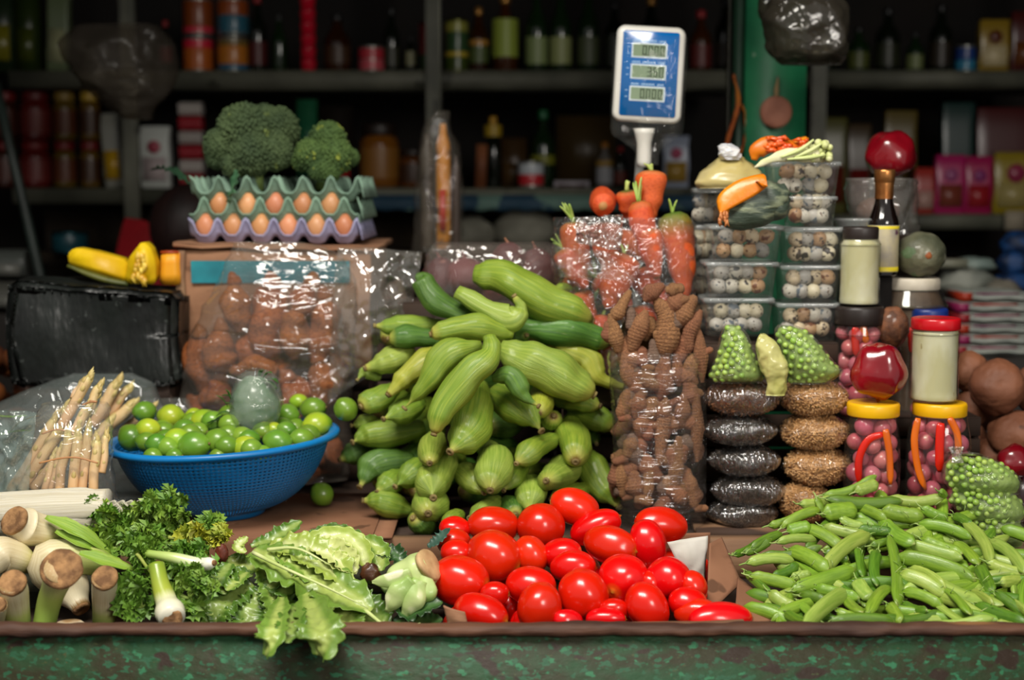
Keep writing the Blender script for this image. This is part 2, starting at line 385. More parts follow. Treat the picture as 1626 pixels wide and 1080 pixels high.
def packet(px0, px1, py0, py1, cols, label, Y=2.44, d=.045, name='packet', cat='packet', baseY=2.35, z=None, tilt=0, group=None):
    """soft sealed packet or carton: body, a colour panel and a round emblem patch"""
    k = px2m(Y); w = (px1 - px0) * k; h = (py1 - py0) * k
    b0 = at((px0 + px1) / 2, py1, Y)
    if z is None: b0.z = snap(py1)
    else: b0.z = z
    t = thing(name, label, cat, b0, group, rot=(0, tilt, 0))
    def puff(v):
        tt = max(0, min(1, v.z / h)); s = 1 - .55 * (abs(tt - .5) * 2) ** 3
        v.y *= s; v.x += .002 * math.sin(tt * 21); return v
    bevelbox('body', -w / 2, w / 2, -d / 2, d / 2, 0, h, cm(cols[0], .3), t, .004, 2, puff if name != 'carton' else None, sub=4 if name != 'carton' else 0)
    if len(cols) > 1:
        bevelbox('panel', -w * .4, w * .4, -d / 2 - .002, -d / 2 + .003, h * .12, h * .5, cm(cols[1], .3), t, .001, 1)
    if len(cols) > 2:
        g = Geo(); g.add(*lathe([(.001, -.002), (w * .22, -.002), (w * .22, .002), (.001, .002)], 20)); g.move(Matrix.Translation((0, -d / 2 - .003, h * .66)) @ Matrix.Rotation(pi / 2, 4, 'X')); g.obj('emblem', cm(cols[2], .3), t)
    return t
dk, gd, gc = M_dkglass, M_foilcap, mat('green_cap', '#0f5c33', rough=.4)
blk = cm('#121212'); rdc = cm('#8a1418'); ylc = cm('#b98a18')
# top shelf, left to right
packet(-12, 30, -30, 111, ['#1d2a18', '#6f6a16'], 'dark green carton with a yellow lower half at the far left of the top shelf', name='carton', cat='box', d=.1)
packet(36, 66, -20, 111, ['#23300f', '#3d4614'], 'olive green carton beside a pale packet on the top left shelf', name='carton', cat='box', d=.1)
packet(76, 108, -20, 111, ['#5d6a4a', '#8d8f6d'], 'tall pale green packet standing at the left of the top shelf', tilt=.06)
bottle(264, 111, 30, 20, dk, rdc, [(.2, .5, '#7a1020')], 'slim dark bottle with a red label left of the orange tins')
tin(315, 111, 56, 46, [(0, .72, '#b05a1c'), (.72, 1, '#c8203a')], 'orange tin with a pink top band, lower of the pair above the broccoli', group='orange tins')
zt = zs(112) + 56 * px2m(2.47) + .001
tin(315, 56, -2, 46, [(0, .2, '#c43040'), (.2, 1, '#7c3a12')], 'rust brown tin stacked on the orange tin with a pink band', z=zt)
tin(370, 111, 56, 48, [(0, .18, '#1e5a78'), (.18, .8, '#b66f22'), (.8, 1, '#6f5a2a')], 'orange tin with a blue base band, right of the pink banded tin')
tin(370, 56, -2, 48, [(0, .55, '#2a5c6e'), (.55, 1, '#8b4218')], 'blue and rust tin stacked on the blue based orange tin', z=zt)
bottle(410, 111, -10, 28, dk, rdc, [(.1, .4, '#4a1210')], 'dark bottle with a maroon label right of the stacked tins')
bottle(444, 111, 20, 24, M_grglass, blk, [], 'plain dark green bottle left of the red glasses')
zz = zs(112) + .001
for i in range(6):
    h = 19 * px2m(2.44)
    t = thing('red_glass', 'small glossy red cup, %s of the tall stack on the top shelf' % ['lowest', 'second', 'third from the base', 'fourth from the base', 'fifth from the base', 'topmost'][i], 'cup', at(490, 111, 2.44).xyz if 0 else Vector((at(490, 111, 2.44).x, 2.44, zz + i * h)), 'stacked red cups')
    g = Geo(); g.add(*lathe([(.013, 0), (.02, .002), (.024, h - .004), (.0245, h - .001), (.022, h - .001), (.012, .004)], 20, True, True)); g.obj('body', mat('glossy_red', '#c0102a', rough=.12, coat=.5), t)
bottle(536, 111, 20, 42, M_amber, blk, [(.15, .45, '#3b2410')], 'squat brown jar-like bottle right of the red cups', name='bottle')
tin(590, 116, 74, 40, [(0, .45, '#c4505a'), (.5, 1, '#b8303c')], 'short pink and red tin in the middle of the top shelf')
bottle(622, 111, 10, 26, dk, blk, [(.1, .4, '#2a2a1a')], 'dark bottle right of the short pink tin')
bottle(652, 111, 55, 16, dk, blk, [(.2, .6, '#7c7a5a')], 'small dark bottle with a pale label above the wrapped bundle')
tin(683, 116, 38, 34, [(0, .35, '#2c4a26'), (.35, 1, '#8a3030')], 'tall dull red tin with a green base above the rack upright', lid='#6a2020')
tin(725, 116, 34, 36, [(0, .28, '#3a4a16'), (.28, .38, '#b8a032'), (.38, .8, '#2c4a28'), (.8, 1, '#8a8a3a')], 'green tin with yellow rings right of the dull red tin', lid='#5a5a2a')
bottle(760, 116, 15, 30, M_amber, gd, [(.15, .4, '#4a5a2a'), (.42, .5, '#b08030')], 'amber bottle with a green label and gold cap')
bottle(802, 116, -5, 40, M_amber, gd, [(.2, .68, '#8a9a3a')], 'wide amber bottle with a tall yellow green label')
for i, (x, c) in enumerate([(852, '#7b8a58'), (890, '#8e9660'), (934, '#4a5236')]):
    bottle(x, 116, -15, 34, M_grglass, blk, [(.1, .42, c)], ['dark green bottle with a pale green label left of its twin', 'dark green bottle with a pale label nearest the scale on its left', 'dark green bottle with a dull olive label just left of the scale display'][i], group='green label bottles')
bottle(1033, 116, -2, 34, dk, gd, [(.1, .5, '#3a2f18')], 'dark bottle with a bronze cap showing above the scale display')
bottle(975, 116, 5, 32, dk, blk, [(.1, .5, '#1e2416')], 'near black bottle behind the left edge of the scale display')
bottle(1112, 116, 20, 34, M_amber, rdc, [(.1, .45, '#5a1c18')], 'dark red labelled bottle right of the scale display')
bottle(1150, 116, 0, 30, dk, blk, [(.1, .4, '#2b2216')], 'near black bottle beside the green post')
# top shelf on the right rack
for (x, tp, w, gl, c, lb) in [(1310, -15, 34, dk, '#2a3014', 'near black bottle behind the hanging plastic bag'), (1362, 40, 34, M_grglass, '#4b5220', 'green bottle with an olive label right of the hanging bag'),
                          (1408, 10, 38, dk, '#20240f', 'wide black bottle on the right rack top shelf'), (1452, 48, 26, M_grglass, '#6a7446', 'slim green bottle with a pale stripe label on the right rack'),
                          (1492, 5, 36, dk, '#241b0c', 'tall black bottle left of the small blue tin')]:
    bottle(x, 111, tp, w, gl, blk, [(.1, .45, c)], lb)
tin(1532, 111, 68, 32, [(0, .45, '#2f7a9a'), (.45, 1, '#1c3a7a')], 'small blue tin on the right rack top shelf')
packet(1552, 1598, 30, 111, ['#8a7020', '#c8b890', '#5a2a18'], 'yellow packet with a pale panel right of the small blue tin')
packet(1602, 1650, 18, 111, ['#4a1410', '#6a3a18'], 'dark red packet at the right end of the top shelf')
# second shelf left: two tiers of jars
def jar(px, base, top, w, col, lid, lab, label, Y=2.45, z=None, group=None, k0=None, body=None):
    b0 = at(px, base, Y); k = px2m(Y); h = (base - top) * k; r = w * k / 2
    b0.z = snap(base) if z is None else z
    t = thing('jar', label, 'jar', b0, group)
    g = Geo(); g.add(*lathe([(r * .8, 0), (r * .97, .004), (r, .012), (r, h * .66), (r * .93, h * .75), (r * .78, h * .8), (r * .78, h * .85)], 22)); g.obj('body', body or mat('jar_' + col[1:], col, rough=.15), t)
    g = Geo(); g.add(*lathe([(r * .84, h * .81), (r * .87, h * .825), (r * .87, h * .98), (r * .82, h)], 22)); g.obj('lid', cm(lid), t)
    g = Geo(); g.add(*lathe([(r * 1.005, h * .15), (r * 1.012, h * .17), (r * 1.012, h * .6), (r * 1.005, h * .62)], 22, False, False)); g.obj('label_band', cm(lab), t)
    return t
for i, (x, w, c, l, lab, nm) in enumerate([(10, 40, '#3a1a10', '#701414', '#4c2218', 'far left brown jar'), (58, 48, '#5a1410', '#5c1010', '#6a2420', 'wide dark red jar'), (104, 36, '#5a4614', '#8a7030', '#5a2c14', 'amber jar'), (144, 32, '#5a4210', '#b09030', '#3f2410', 'narrow amber jar with a gold lid')]):
    jar(x, 296, 224, w, c, '#701414', lab, nm + ' of the lower tier on the left shelf', z=None)
    jar(x, 224, 148, w, c, l, lab, nm + ' stacked on the upper tier on the left shelf', z=zs(299) + 73 * px2m(2.45) + .001)
packet(170, 198, 180, 296, ['#8a8a80', '#b8901c'], 'upright silver and yellow packet beside the rack upright', tilt=-.05)
packet(226, 272, 196, 292, ['#c4c8c2', '#b7a8a8', '#a04050'], 'white packet with a faint red mark right of the rack upright')
for i in range(6):
    zz = zs(299) + .001 + i * .043
    packet(282, 318, 0, 22, ['#9a1c28' if i % 2 == 0 else '#a8a09a'], '%s small red packet lying in the pile left of the broccoli' % ['lowest', 'second', 'third', 'fourth', 'fifth', 'topmost'][i] if i % 2 == 0 else '%s small whitish packet in the pile left of the broccoli' % ['', 'lower', '', 'middle', '', 'upper'][i], z=zz, name='packet', group='pile of small packets', d=.06)
# middle of second shelf
packet(476, 506, 160, 296, ['#1d5a3c', '#0f3a28'], 'green carton standing between the two broccoli heads', name='carton', cat='box', d=.08)
packet(512, 562, 170, 296, ['#16100d', '#a0141c'], 'black carton with a red stripe behind the right broccoli', name='carton', cat='box', d=.08)
jar(603, 296, 196, 62, '#7a4a14', '#20140c', '#8a5c22', 'large amber jar behind the wrapped bundle')
jar(655, 296, 236, 44, '#5a300c', '#20140c', '#3a200c', 'smaller brown jar right of the large amber jar')
a = at(763, 299, 2.42)
o = bevelbox('wooden_bar', -.016, .016, -.008, .008, 0, .13, mat('orange_wood', '#6b3a1c', '#8a5230', 10, .6), None, .002, loc=(a.x, 2.42, zs(299) + .001)); o.rotation_euler = (0, .04, 0)
tag(o, 'short reddish wooden slat standing left of the black bottle on the middle shelf', 'slat')
bottle(783, 299, 188, 27, dk, ylc, [(.72, .88, '#a88a1a')], 'black bottle with a yellow neck on the middle shelf')
packet(796, 836, 222, 299, ['#3a2813', '#4a3418'], 'brown carton behind the red and white can', name='carton', cat='box', d=.07, Y=2.5)
bottle(862, 299, 178, 38, M_grglass, gc, [(.3, .42, '#7a7c1c')], 'bottle with a bright green cap on the middle shelf')
tin(843, 306, 264, 40, [(0, .5, '#b8242c'), (.5, 1, '#b9bfc4')], 'short tin, white above and red below, on the middle shelf', Y=2.40)
packet(884, 975, 188, 299, ['#4a3a20'], 'large plain brown carton at the back of the middle shelf', name='carton', cat='box', d=.1, Y=2.6)
packet(880, 935, 288, 299, ['#a8a2a8', '#3a1818'], 'flat white tray in front of the plain brown carton', name='carton', cat='tray', Y=2.42, d=.06)
bottle(960, 299, 228, 27, mat('cloudy_bottle', '#7f7a74', rough=.2), mat('orange_cap', '#c07a10', rough=.4), [(.1, .45, '#b4b4b8'), (.48, .6, '#b08a30')], 'small cloudy bottle with an orange cap left of the carrots')
bottle(985, 299, 235, 20, dk, cm('#b01c18'), [(.1, .4, '#6a2818')], 'small dark bottle with a red cap left of the scale pole')
packet(1052, 1092, 218, 299, ['#8e96a8', '#9a7a30', '#a83a5c'], 'small packet striped pink, yellow and blue right of the scale pole')
# sacks and tubs below the middle shelf
M_sack = mat('white_sack', '#8e8c7e', '#6c6a5e', 10, .8, .5, 30)
def blob(name, px, py, w, h, Y, m, label, cat, d=None, seed=0, amp=.12, zbase=None, flat=.8):
    k = px2m(Y); p = at(px, py, Y)
    g = Geo(); g.add(*ball(w * k / 2, (d or w * k * .35), h * k / 2, 14, 22, lambda q: 1 + amp * noise.noise(q * 2.2 + Vector((seed, 0, 0))) + .4 * amp * noise.noise(q * 6 + Vector((seed, 3, 0)))))
    o = g.obj(name, m, None, p); tag(o, label, cat); return o
blob('sack', 745, 372, 85, 56, 2.42, M_sack, 'small whitish sack under the middle shelf, left of the other', 'sack', seed=1)
blob('sack', 832, 366, 100, 66, 2.42, M_sack, 'larger whitish sack under the middle shelf behind the beetroot bag', 'sack', seed=4)
o = slab('trim_1', XL(0), XL(700), 2.75, 2.78, -.88, zs(340), mat('brown_board', '#2b2013', '#3a2b18', 4, .8))
tin(112, 402, 368, 56, [(0, 1, '#1c4852')], 'teal tub on the low shelf at the left', name='tub', cat='tub', Y=2.3, z=at(112, 402, 2.3).z, lid='#1c4852')
for i, (x0, x1, y0, y1, c) in enumerate([(-14, 50, 396, 440, '#4c504c'), (-14, 56, 446, 490, '#50504a')]):
    packet(x0, x1, y0, y1, [c, '#6a6a64'], ['grey white packet, upper one at the far left under the shelf', 'grey white packet, lower one at the far left beside the black bundle'][i], Y=2.0, z=at(x0, y1, 2.0).z, d=.12)
o = slab('trim_2', XL(-40, 2.0), XL(90, 2.0), 1.9, 2.3, -.88, at(0, 493, 2.0).z - .002, mat('dark_crate_board', '#1d1712'))
# right mid shelf packets
packet(1298, 1340, 190, 340, ['#4c4a12', '#5a2014'], 'dull yellow packet behind the upper quail egg tubs')
packet(1342, 1378, 200, 340, ['#3a2a10', '#601410'], 'dark brown and red packet left of the red wrapped ball')
packet(1400, 1450, 180, 340, ['#54460f', '#3a2a0a', '#6a1c10'], 'dark yellow packet behind the red wrapped ball', Y=2.52)
packet(1450, 1480, 268, 340, ['#a43028', '#b08a80'], 'small red and white packet at the left end of the right shelf')
packet(1482, 1528, 248, 340, ['#a8185c', '#7c3a2c', '#a05080'], 'bright pink packet with a pale round mark, left of the two')
packet(1529, 1571, 250, 340, ['#a01450', '#a02028', '#8a3070'], 'bright pink packet with a red panel, right of the two')
packet(1574, 1640, 244, 340, ['#8f7c1a', '#a0915a', '#90304c'], 'yellow packet with a pink mark at the right end of the shelf')
packet(1490, 1540, 168, 340, ['#12302c', '#40100c'], 'dark teal packet standing behind the pink packets', Y=2.56)
packet(1545, 1640, 176, 340, ['#4a1212', '#5a4a10'], 'dark red packet standing behind the yellow packet', Y=2.56)
p = at(1612, 350, 2.33)
o = bevelbox('price_card', -.03, .03, -.002, .002, -.028, .028, mat('card_paper', '#948a78', rough=.8), None, .001, 1, loc=p); tag(o, 'small blank cream card on the shelf edge at the far right', 'card')
# stacked white packs, blue pile and grey jumble at the right
for i in range(6):
    zc = at(1570, 563 - i * 17, 1.45).z; w = .17 - .004 * (i % 3)
    t = thing('flour_packet', 'soft white packet with red trim, %s in the stack at the right' % ['lowest', 'second from bottom', 'third from bottom', 'third from top', 'second from top', 'topmost'][i], 'packet', (at(1575 + 3 * (i % 2), 500, 1.45).x, 1.5, zc), 'stacked white packets')
    bevelbox('body', -w / 2, w / 2, -.07, .07, 0, .0225, mat('white_pack', '#a9ada4', '#8d948e', 14, .5, .3, 40), t, .007, 3, lambda v: v + Vector((0, 0, .002 * math.sin(v.x * 70))), sub=5)
    bevelbox('red_end', -w / 2 - .003, -w / 2 + .022, -.072, .05, .001, .021, cm(['#8a1c24', '#8a2050', '#a03018'][i % 3]), t, .006, 2)
    bevelbox('stripe', -w / 2 + .03, w / 2 - .03, -.0715, -.069, .016, .0205, cm(['#8a3050', '#a03020', '#703050'][i % 3]), t, .0008, 1)
slab('trim_3', at(1500, 500, 1.4).x, 1.62, 1.36, 1.72, -.88, at(1570, 564, 1.45).z - .001, mat('dark_crate_board', '#1d1712'))
M_blueweave = mat('blue_net', '#0c3c70', '#062144', 30, .6, .8, 60, lo=.45, hi=.55)
for i, (x, y, w, h) in enumerate([(1608, 452, 60, 46), (1612, 418, 56, 44), (1618, 388, 60, 40)]):
    blob('net_bag', x, y, w, h, 1.75, M_blueweave, 'folded blue net bag at the right edge, %s of three' % ['lowest', 'middle', 'topmost'][i], 'bag', seed=i, amp=.2)
M_grey = mat('grey_pack', '#6a6e66', '#8a8c82', 12, .6, .4, 30)
blob('soft_packet', 1532, 448, 90, 52, 1.62, M_grey, 'crumpled grey packet behind the dark green squash', 'packet', seed=3, amp=.25)
blob('soft_packet', 1545, 420, 70, 24, 1.64, mat('grey_pack2', '#70807a', '#8d9a92', 12, .6), 'flat greenish white packet with a red corner on the grey pile', 'packet', seed=6, amp=.25)
blob('soft_packet', 1590, 462, 62, 36, 1.6, mat('grey_pack3', '#57534a', '#6f6a5e', 12, .6), 'brownish grey packet on top of the white stack', 'packet', seed=9, amp=.25)
o = bevelbox('carton', -.04, .04, -.03, .03, 0, .02, cm('#7a7a6a'), None, .002, loc=at(1505, 424, 1.6)); tag(o, 'small pale carton lying beside the squash', 'box')
slab('trim_4', at(1480, 500, 1.73).x, 2.1, 1.725, 2.0, -.88, at(1570, 474, 1.73).z, mat('dark_crate_board', '#1d1712'))

# onions in the dark at the far left
M_on = mat('brown_onion', '#6a3a18', '#4a2410', 8, .5, rand=.15)
for i in range(16):
    px = R.uniform(-20, 90); py = R.uniform(560, 690)
    p = at(px, py, 1.0 + R.uniform(0, .3)); g = Geo(); g.add(*ball(.03, .03, .028, 10, 14)); o = g.obj('onion', M_on, None, p)
    later(o, 'brown onion', 'of the dim heap at far left', 'onions', p); o['category'] = 'onion'; o['group'] = 'onions in the dark heap'
slab('trim_5', -1.75, -1.12, .93, 1.5, -.88, at(0, 700, 1.0).z - .02, mat('dark_crate_board', '#1d1712'))

# ---------------- plastic bags that hang
def bagform(name, rows, Y, thick, m, parent=None, n=40, seg=48, wr=.004, wf=30, seed=0, close0=False, close1=True, power=2.4, horiz=False, yoff=None, solid=False, ridge=.35):
    """closed sleeve through rows (py, pxL, pxR, thickness 0..1); horiz swaps the axes"""
    C = []
    for r in rows:
        t_, a_, b_, k_ = r[:4]; yo = r[4] if len(r) > 4 else 0
        A_ = at(a_, t_, Y + yo) if not horiz else at(t_, a_, Y + yo); B_ = at(b_, t_, Y + yo) if not horiz else at(t_, b_, Y + yo)
        C.append(((A_ + B_) / 2, (B_ - A_) / 2, thick * k_))
    cen = catmull([c[0] for c in C], n); hv = catmull([c[1] for c in C], n); th = [v.x for v in catmull([(c[2], 0, 0) for c in C], n)]
    V = []; F = []; A = []
    for i in range(n):
        for j in range(seg):
            a = 2 * pi * j / seg; ca, sa = math.cos(a), math.sin(a)
            ex = 2 / power; ca2 = math.copysign(abs(ca) ** ex, ca); sa2 = math.copysign(abs(sa) ** ex, sa)
            p = cen[i] + hv[i] * ca2 + Vector((0, -1, 0)) * th[i] * sa2
            q = p * wf + Vector((seed * 3.1, 0, 0)); k = 1 - abs(noise.noise(q) * 2) + ridge * (1 - abs(noise.noise(q * 2.7) * 2))
            nn = (hv[i].normalized() * ca + Vector((0, -1, 0)) * sa)
            V.append(p + nn * (wr * (k - .7))); A.append((ca, sa, i / (n - 1)))
    for i in range(n - 1):
        for j in range(seg):
            k = (j + 1) % seg; F.append((i * seg + j, i * seg + k, (i + 1) * seg + k, (i + 1) * seg + j))
    if close0: F.append(tuple(range(seg)))
    if close1: F.append(tuple((n - 1) * seg + j for j in reversed(range(seg))))
    c = cen[n // 2]; V = [v - c for v in V]
    g = Geo(); g.add(V, F, A); o = g.obj(name, m, parent, c if parent is None else c - parent.location); return o
M_hang = film('grey_hanging_film', tint='#8a887c', haze=.30, hazecol='#5c564a', wr=1.0, wscale=9, gloss=1.1, rough=.15)
o = bagform('hanging_bag', [(-40, 1250, 1310, .3), (0, 1222, 1345, .8), (50, 1212, 1352, 1), (85, 1222, 1350, .9), (103, 1245, 1345, .3)], .98, .06, M_hang, wr=.012, wf=14, seed=2)
tag(o, 'crumpled dark clear plastic bag hanging in front of the green post', 'bag')
o = bagform('hanging_bag', [(-30, 1205, 1252, .4), (20, 1205, 1250, .9), (36, 1216, 1236, .2)], 1.02, .03, M_hang, wr=.008, wf=20, seed=5)
tag(o, 'small dark plastic bag hanging left of the larger one at the post top', 'bag')
M_haze = film('thin_grey_film', tint='#c8c3ba', haze=.16, hazecol='#6a6258', wr=1.0, wscale=9, gloss=.25, rough=.2)
o = bagform('hanging_bag', [(40, 130, 250, .6), (70, 100, 270, 1), (110, 110, 275, 1), (150, 150, 265, .8), (178, 185, 240, .5), (190, 195, 235, .2)], 1.5, .08, M_haze, wr=.02, wf=10, seed=8)
tag(o, 'thin grey plastic bag hanging before the rack at upper left', 'bag')
Geo().add(*tube([Vector((0, 0, .1)), Vector((0, 0, 1.748 - o.location.z))], lambda t: .0015, 4, 6)).obj('string', M_shelf, o)
# wrapped tall bundle in front of the upright
wb = thing('wrapped_bundle', 'tall bundle of dark bottles wrapped in clear plastic, hanging by the rack upright', 'bundle', at(697, 400, 1.3))
bagform('film', [(176, 690, 712, .2), (205, 672, 716, .6), (230, 668, 728, .8), (300, 660, 735, 1), (400, 655, 735, 1)], 1.3, .04, film('bundle_film', haze=.09, hazecol='#8d8578', wr=1.0, wscale=22, gloss=.9), wb, wr=.006, wf=26)
for (x0, x1, y0, y1, c) in [(668, 690, 215, 395, '#4e463c'), (693, 716, 200, 395, '#c88018'), (718, 731, 250, 395, '#3a2a24')]:
    k = px2m(1.3); a_ = at((x0 + x1) / 2, y1, 1.3) - wb.location; h = (y1 - y0) * k; r = (x1 - x0) / 2 * k
    g = Geo(); g.add(*lathe([(r * .9, 0), (r, .004), (r, h * .8), (r * .9, h * .85), (r * .5, h * .93), (r * .4, h)], 16)); g.obj('tube', mat('bundle_' + c[1:], c, '#2a2018', 14, .5, lo=.5, hi=.6), wb, a_)
Geo().add(*tube([at(698, 185, 1.3) - wb.location, Vector((at(698, 185, 1.3).x - wb.location.x, 0, 1.748 - wb.location.z))], lambda t: .0012, 4, 6)).obj('string', M_shelf, wb)
g = Geo(); x0 = at(703, 330, 1.28) - wb.location
bevelbox('red_label', -.007, .007, -.002, .002, -.05, .04, cm('#b02c14'), wb, .0008, 1, loc=x0 + Vector((0, -.008, 0)))
# orange cloths hanging by the post
for i, (pts, w, lb) in enumerate([([(1165, 118), (1172, 165), (1158, 215), (1148, 260)], 9, 'long orange yellow cloth strip hanging left of the green post'), ([(1168, 150), (1184, 185), (1182, 225), (1172, 250)], 6, 'short orange cloth strip hanging against the post edge')]):
    g = Geo(); P = [at(x, y, 1.32 + .012 * i) for x, y in pts]; k = px2m(1.3)
    g.add(*tube(P, [(0, .4 * w * k), (.4, w * k), (1, .7 * w * k)], 22, 14, .35, ribs=(5, .5, 3), lump=(.003, 60, i)))
    o = g.obj('cloth_strip', mat('orange_cloth', '#a8620e', '#8a3a0c', 12, .8), recenter=True); tag(o, lb, 'cloth', 'orange cloth strips')

# ------------------------------------------------------------------ the counter
ctr = thing('market_counter', 'long wooden market counter with a flaking green painted front board', 'counter', (0, .5, -.88))
def cb(nm, x0, x1, y0, y1, z0, z1, m, r=.003, **k):
    return bevelbox(nm, x0, x1, y0 - .5, y1 - .5, z0 + .88, z1 + .88, m, ctr, r, **k)
cb('front_board', -1.3, 1.3, .001, .03, -.30, -.016, M_green, .004)
def edgewarp(v):
    v.z += .0022 * noise.noise(Vector((v.x * 22, v.y * 30, 1))) + .003 * noise.noise(Vector((v.x * 5, 0, 0)))
    v.y += .0028 * noise.noise(Vector((v.x * 30, 3, v.z * 60))); return v
g = Geo(); n = 420; V = []; prof = [(-.004, -.020), (-.007, -.016), (-.007, -.011), (-.004, -.0065), (.002, -.005), (.012, -.005), (.016, -.008), (.016, -.020)]
for i in range(n):
    x = -1.3 + 2.6 * i / (n - 1)
    for (y, z) in prof:
        c = Vector((x, y, z)); c.z += .0022 * noise.noise(Vector((x * 40, y * 60, 1))) + .003 * noise.noise(Vector((x * 7, 0, z * 90))) * (1.6 if z < -.02 else 1)
        c.y += .0022 * noise.noise(Vector((x * 45, 3, z * 120))); V.append((c.x, c.y - .5, c.z + .88))
m_ = len(prof); g.add(V, [(i * m_ + j, i * m_ + (j + 1) % m_, (i + 1) * m_ + (j + 1) % m_, (i + 1) * m_ + j) for i in range(n - 1) for j in range(m_)])
g.obj('edge_strip', M_edge, ctr)
M_dark = mat('dark_tray_wood', '#2a1b12', '#3a281b', 8, .8, .4, 40, stretch=(.3, 1, 1))
cb('tray_floor', -1.3, 1.3, .03, .41, -.07, -.055, M_dark)
cb('inner_rail', -1.3, -.02, .41, .44, -.07, .012, M_wood); cb('inner_rail', -.02, 1.3, .41, .44, -.07, .012, M_wood)
cb('top_board', -1.3, 1.3, .44, 1.26, -.02, .002, M_dark)
for x in (-1.22, 1.22):
    for y in (.04, 1.2): cb('leg', x - .035, x + .035, y, y + .06, -.88, -.07, M_dark)
def crate(name, label, px0, px1, y0, y1, z0, z1, m=None, n=5):
    x0, x1 = at(px0, 600, y0).x, at(px1, 600, y0).x
    t = thing(name, label, 'crate', ((x0 + x1) / 2, (y0 + y1) / 2, z0)); w = (x1 - x0) / 2; d = (y1 - y0) / 2; h = z1 - z0; m = m or M_dark
    for k in range(n):
        a = h * k / n; bevelbox('slat', -w, w, -d, -d + .008, a + .004, a + h / n - .002, m, t, .001, 1)
    bevelbox('side_board', -w, -w + .008, -d + .009, d, 0, h - .002, m, t, .001, 1); bevelbox('side_board', w - .008, w, -d + .009, d, 0, h - .002, m, t, .001, 1)
    bevelbox('lid_board', -w, w, -d, d, h - .0015, h, m, t, 0); return t
BY = .90
ZB = at(430, 388, BY).z     # top of the cardboard box
ZB0 = at(290, 586, BY).z
crate('wooden_crate', 'dark wooden crate hidden under the cardboard box', 300, 585, BY + .02, BY + .34, .003, ZB0 - .001)
ZK = at(150, 612, .80).z
crate('wooden_crate', 'dark wooden crate hidden under the black wrapped bundle', 40, 268, .80, 1.0, .003, ZK - .001)

# corrugated sheet on which the basket stands
M_sheet = mat('corrugated_card', '#94684c', '#7d543b', 6, .85, .25, 60, dots=(18, .66, '#5f3f2a'))
x0, x1 = at(268, 850, .45).x, at(612, 850, .45).x
t = thing('cardboard_sheet', 'flattened brown cardboard under the blue basket', 'cardboard', ((x0 + x1) / 2, .6, .0125))
w = (x1 - x0) / 2
bevelbox('panel', -w, w * .9, -.199, .14, 0, .006, M_sheet, t, .0015, 1)
def fw(v): v.z += -.006 * ((v.x) / .03); return v
bevelbox('flap', w * .9 + .002, w + .015, -.198, .02, .002, .006, M_sheet, t, .001, 1)
bevelbox('front_lip', -w, w * .92, -.204, -.200, -.045, .006, M_sheet, t, .001, 1, sub=3, warp=lambda v: v + Vector((0, .003 * math.sin(v.x * 60), 0)))

# ------------------------------------------------------------------ cardboard box with a teal strip
ax, bx = at(283, 480, BY).x, at(592, 480, BY).x
cbx = thing('cardboard_box', 'worn brown cardboard box with a teal printed strip, under the egg trays', 'box', ((ax + bx) / 2, BY + .18, ZB0))
w = (bx - ax) / 2; h = ZB - ZB0
def bw(v): v.y += .003 * math.sin(v.x * 25) * (1 if v.y < -.1 else 0); v.x += .002 * math.sin(v.z * 40); return v
bevelbox('body', -w + .008, w - .004, -.18, .16, 0, h - .012, M_card, cbx, .003, 2, bw, sub=6)
bevelbox('lid_flap', -w - .006, w + .012, -.190, .16, h - .011, h, M_card, cbx, .002, 1, lambda v: v + Vector((0, 0, .002 * math.sin(v.x * 60) * (v.y < -.1) - .004 * (v.x / w) * (v.y < 0))), sub=6)
bevelbox('corner_fold', -w - .002, -w + .016, -.189, -.176, .0, h - .012, M_wood, cbx, .003, 2, lambda v: v + Vector((.002 * math.sin(v.z * 90), 0, 0)), sub=4)
p0 = at(304, 414, BY); p1 = at(556, 449, BY)
bevelbox('teal_strip', p0.x - cbx.location.x, p1.x - cbx.location.x, -.1862, -.1828, p1.z - ZB0, p0.z - ZB0, mat('teal_print', '#1d8894', '#156f7c', 14, .6), cbx, 0)

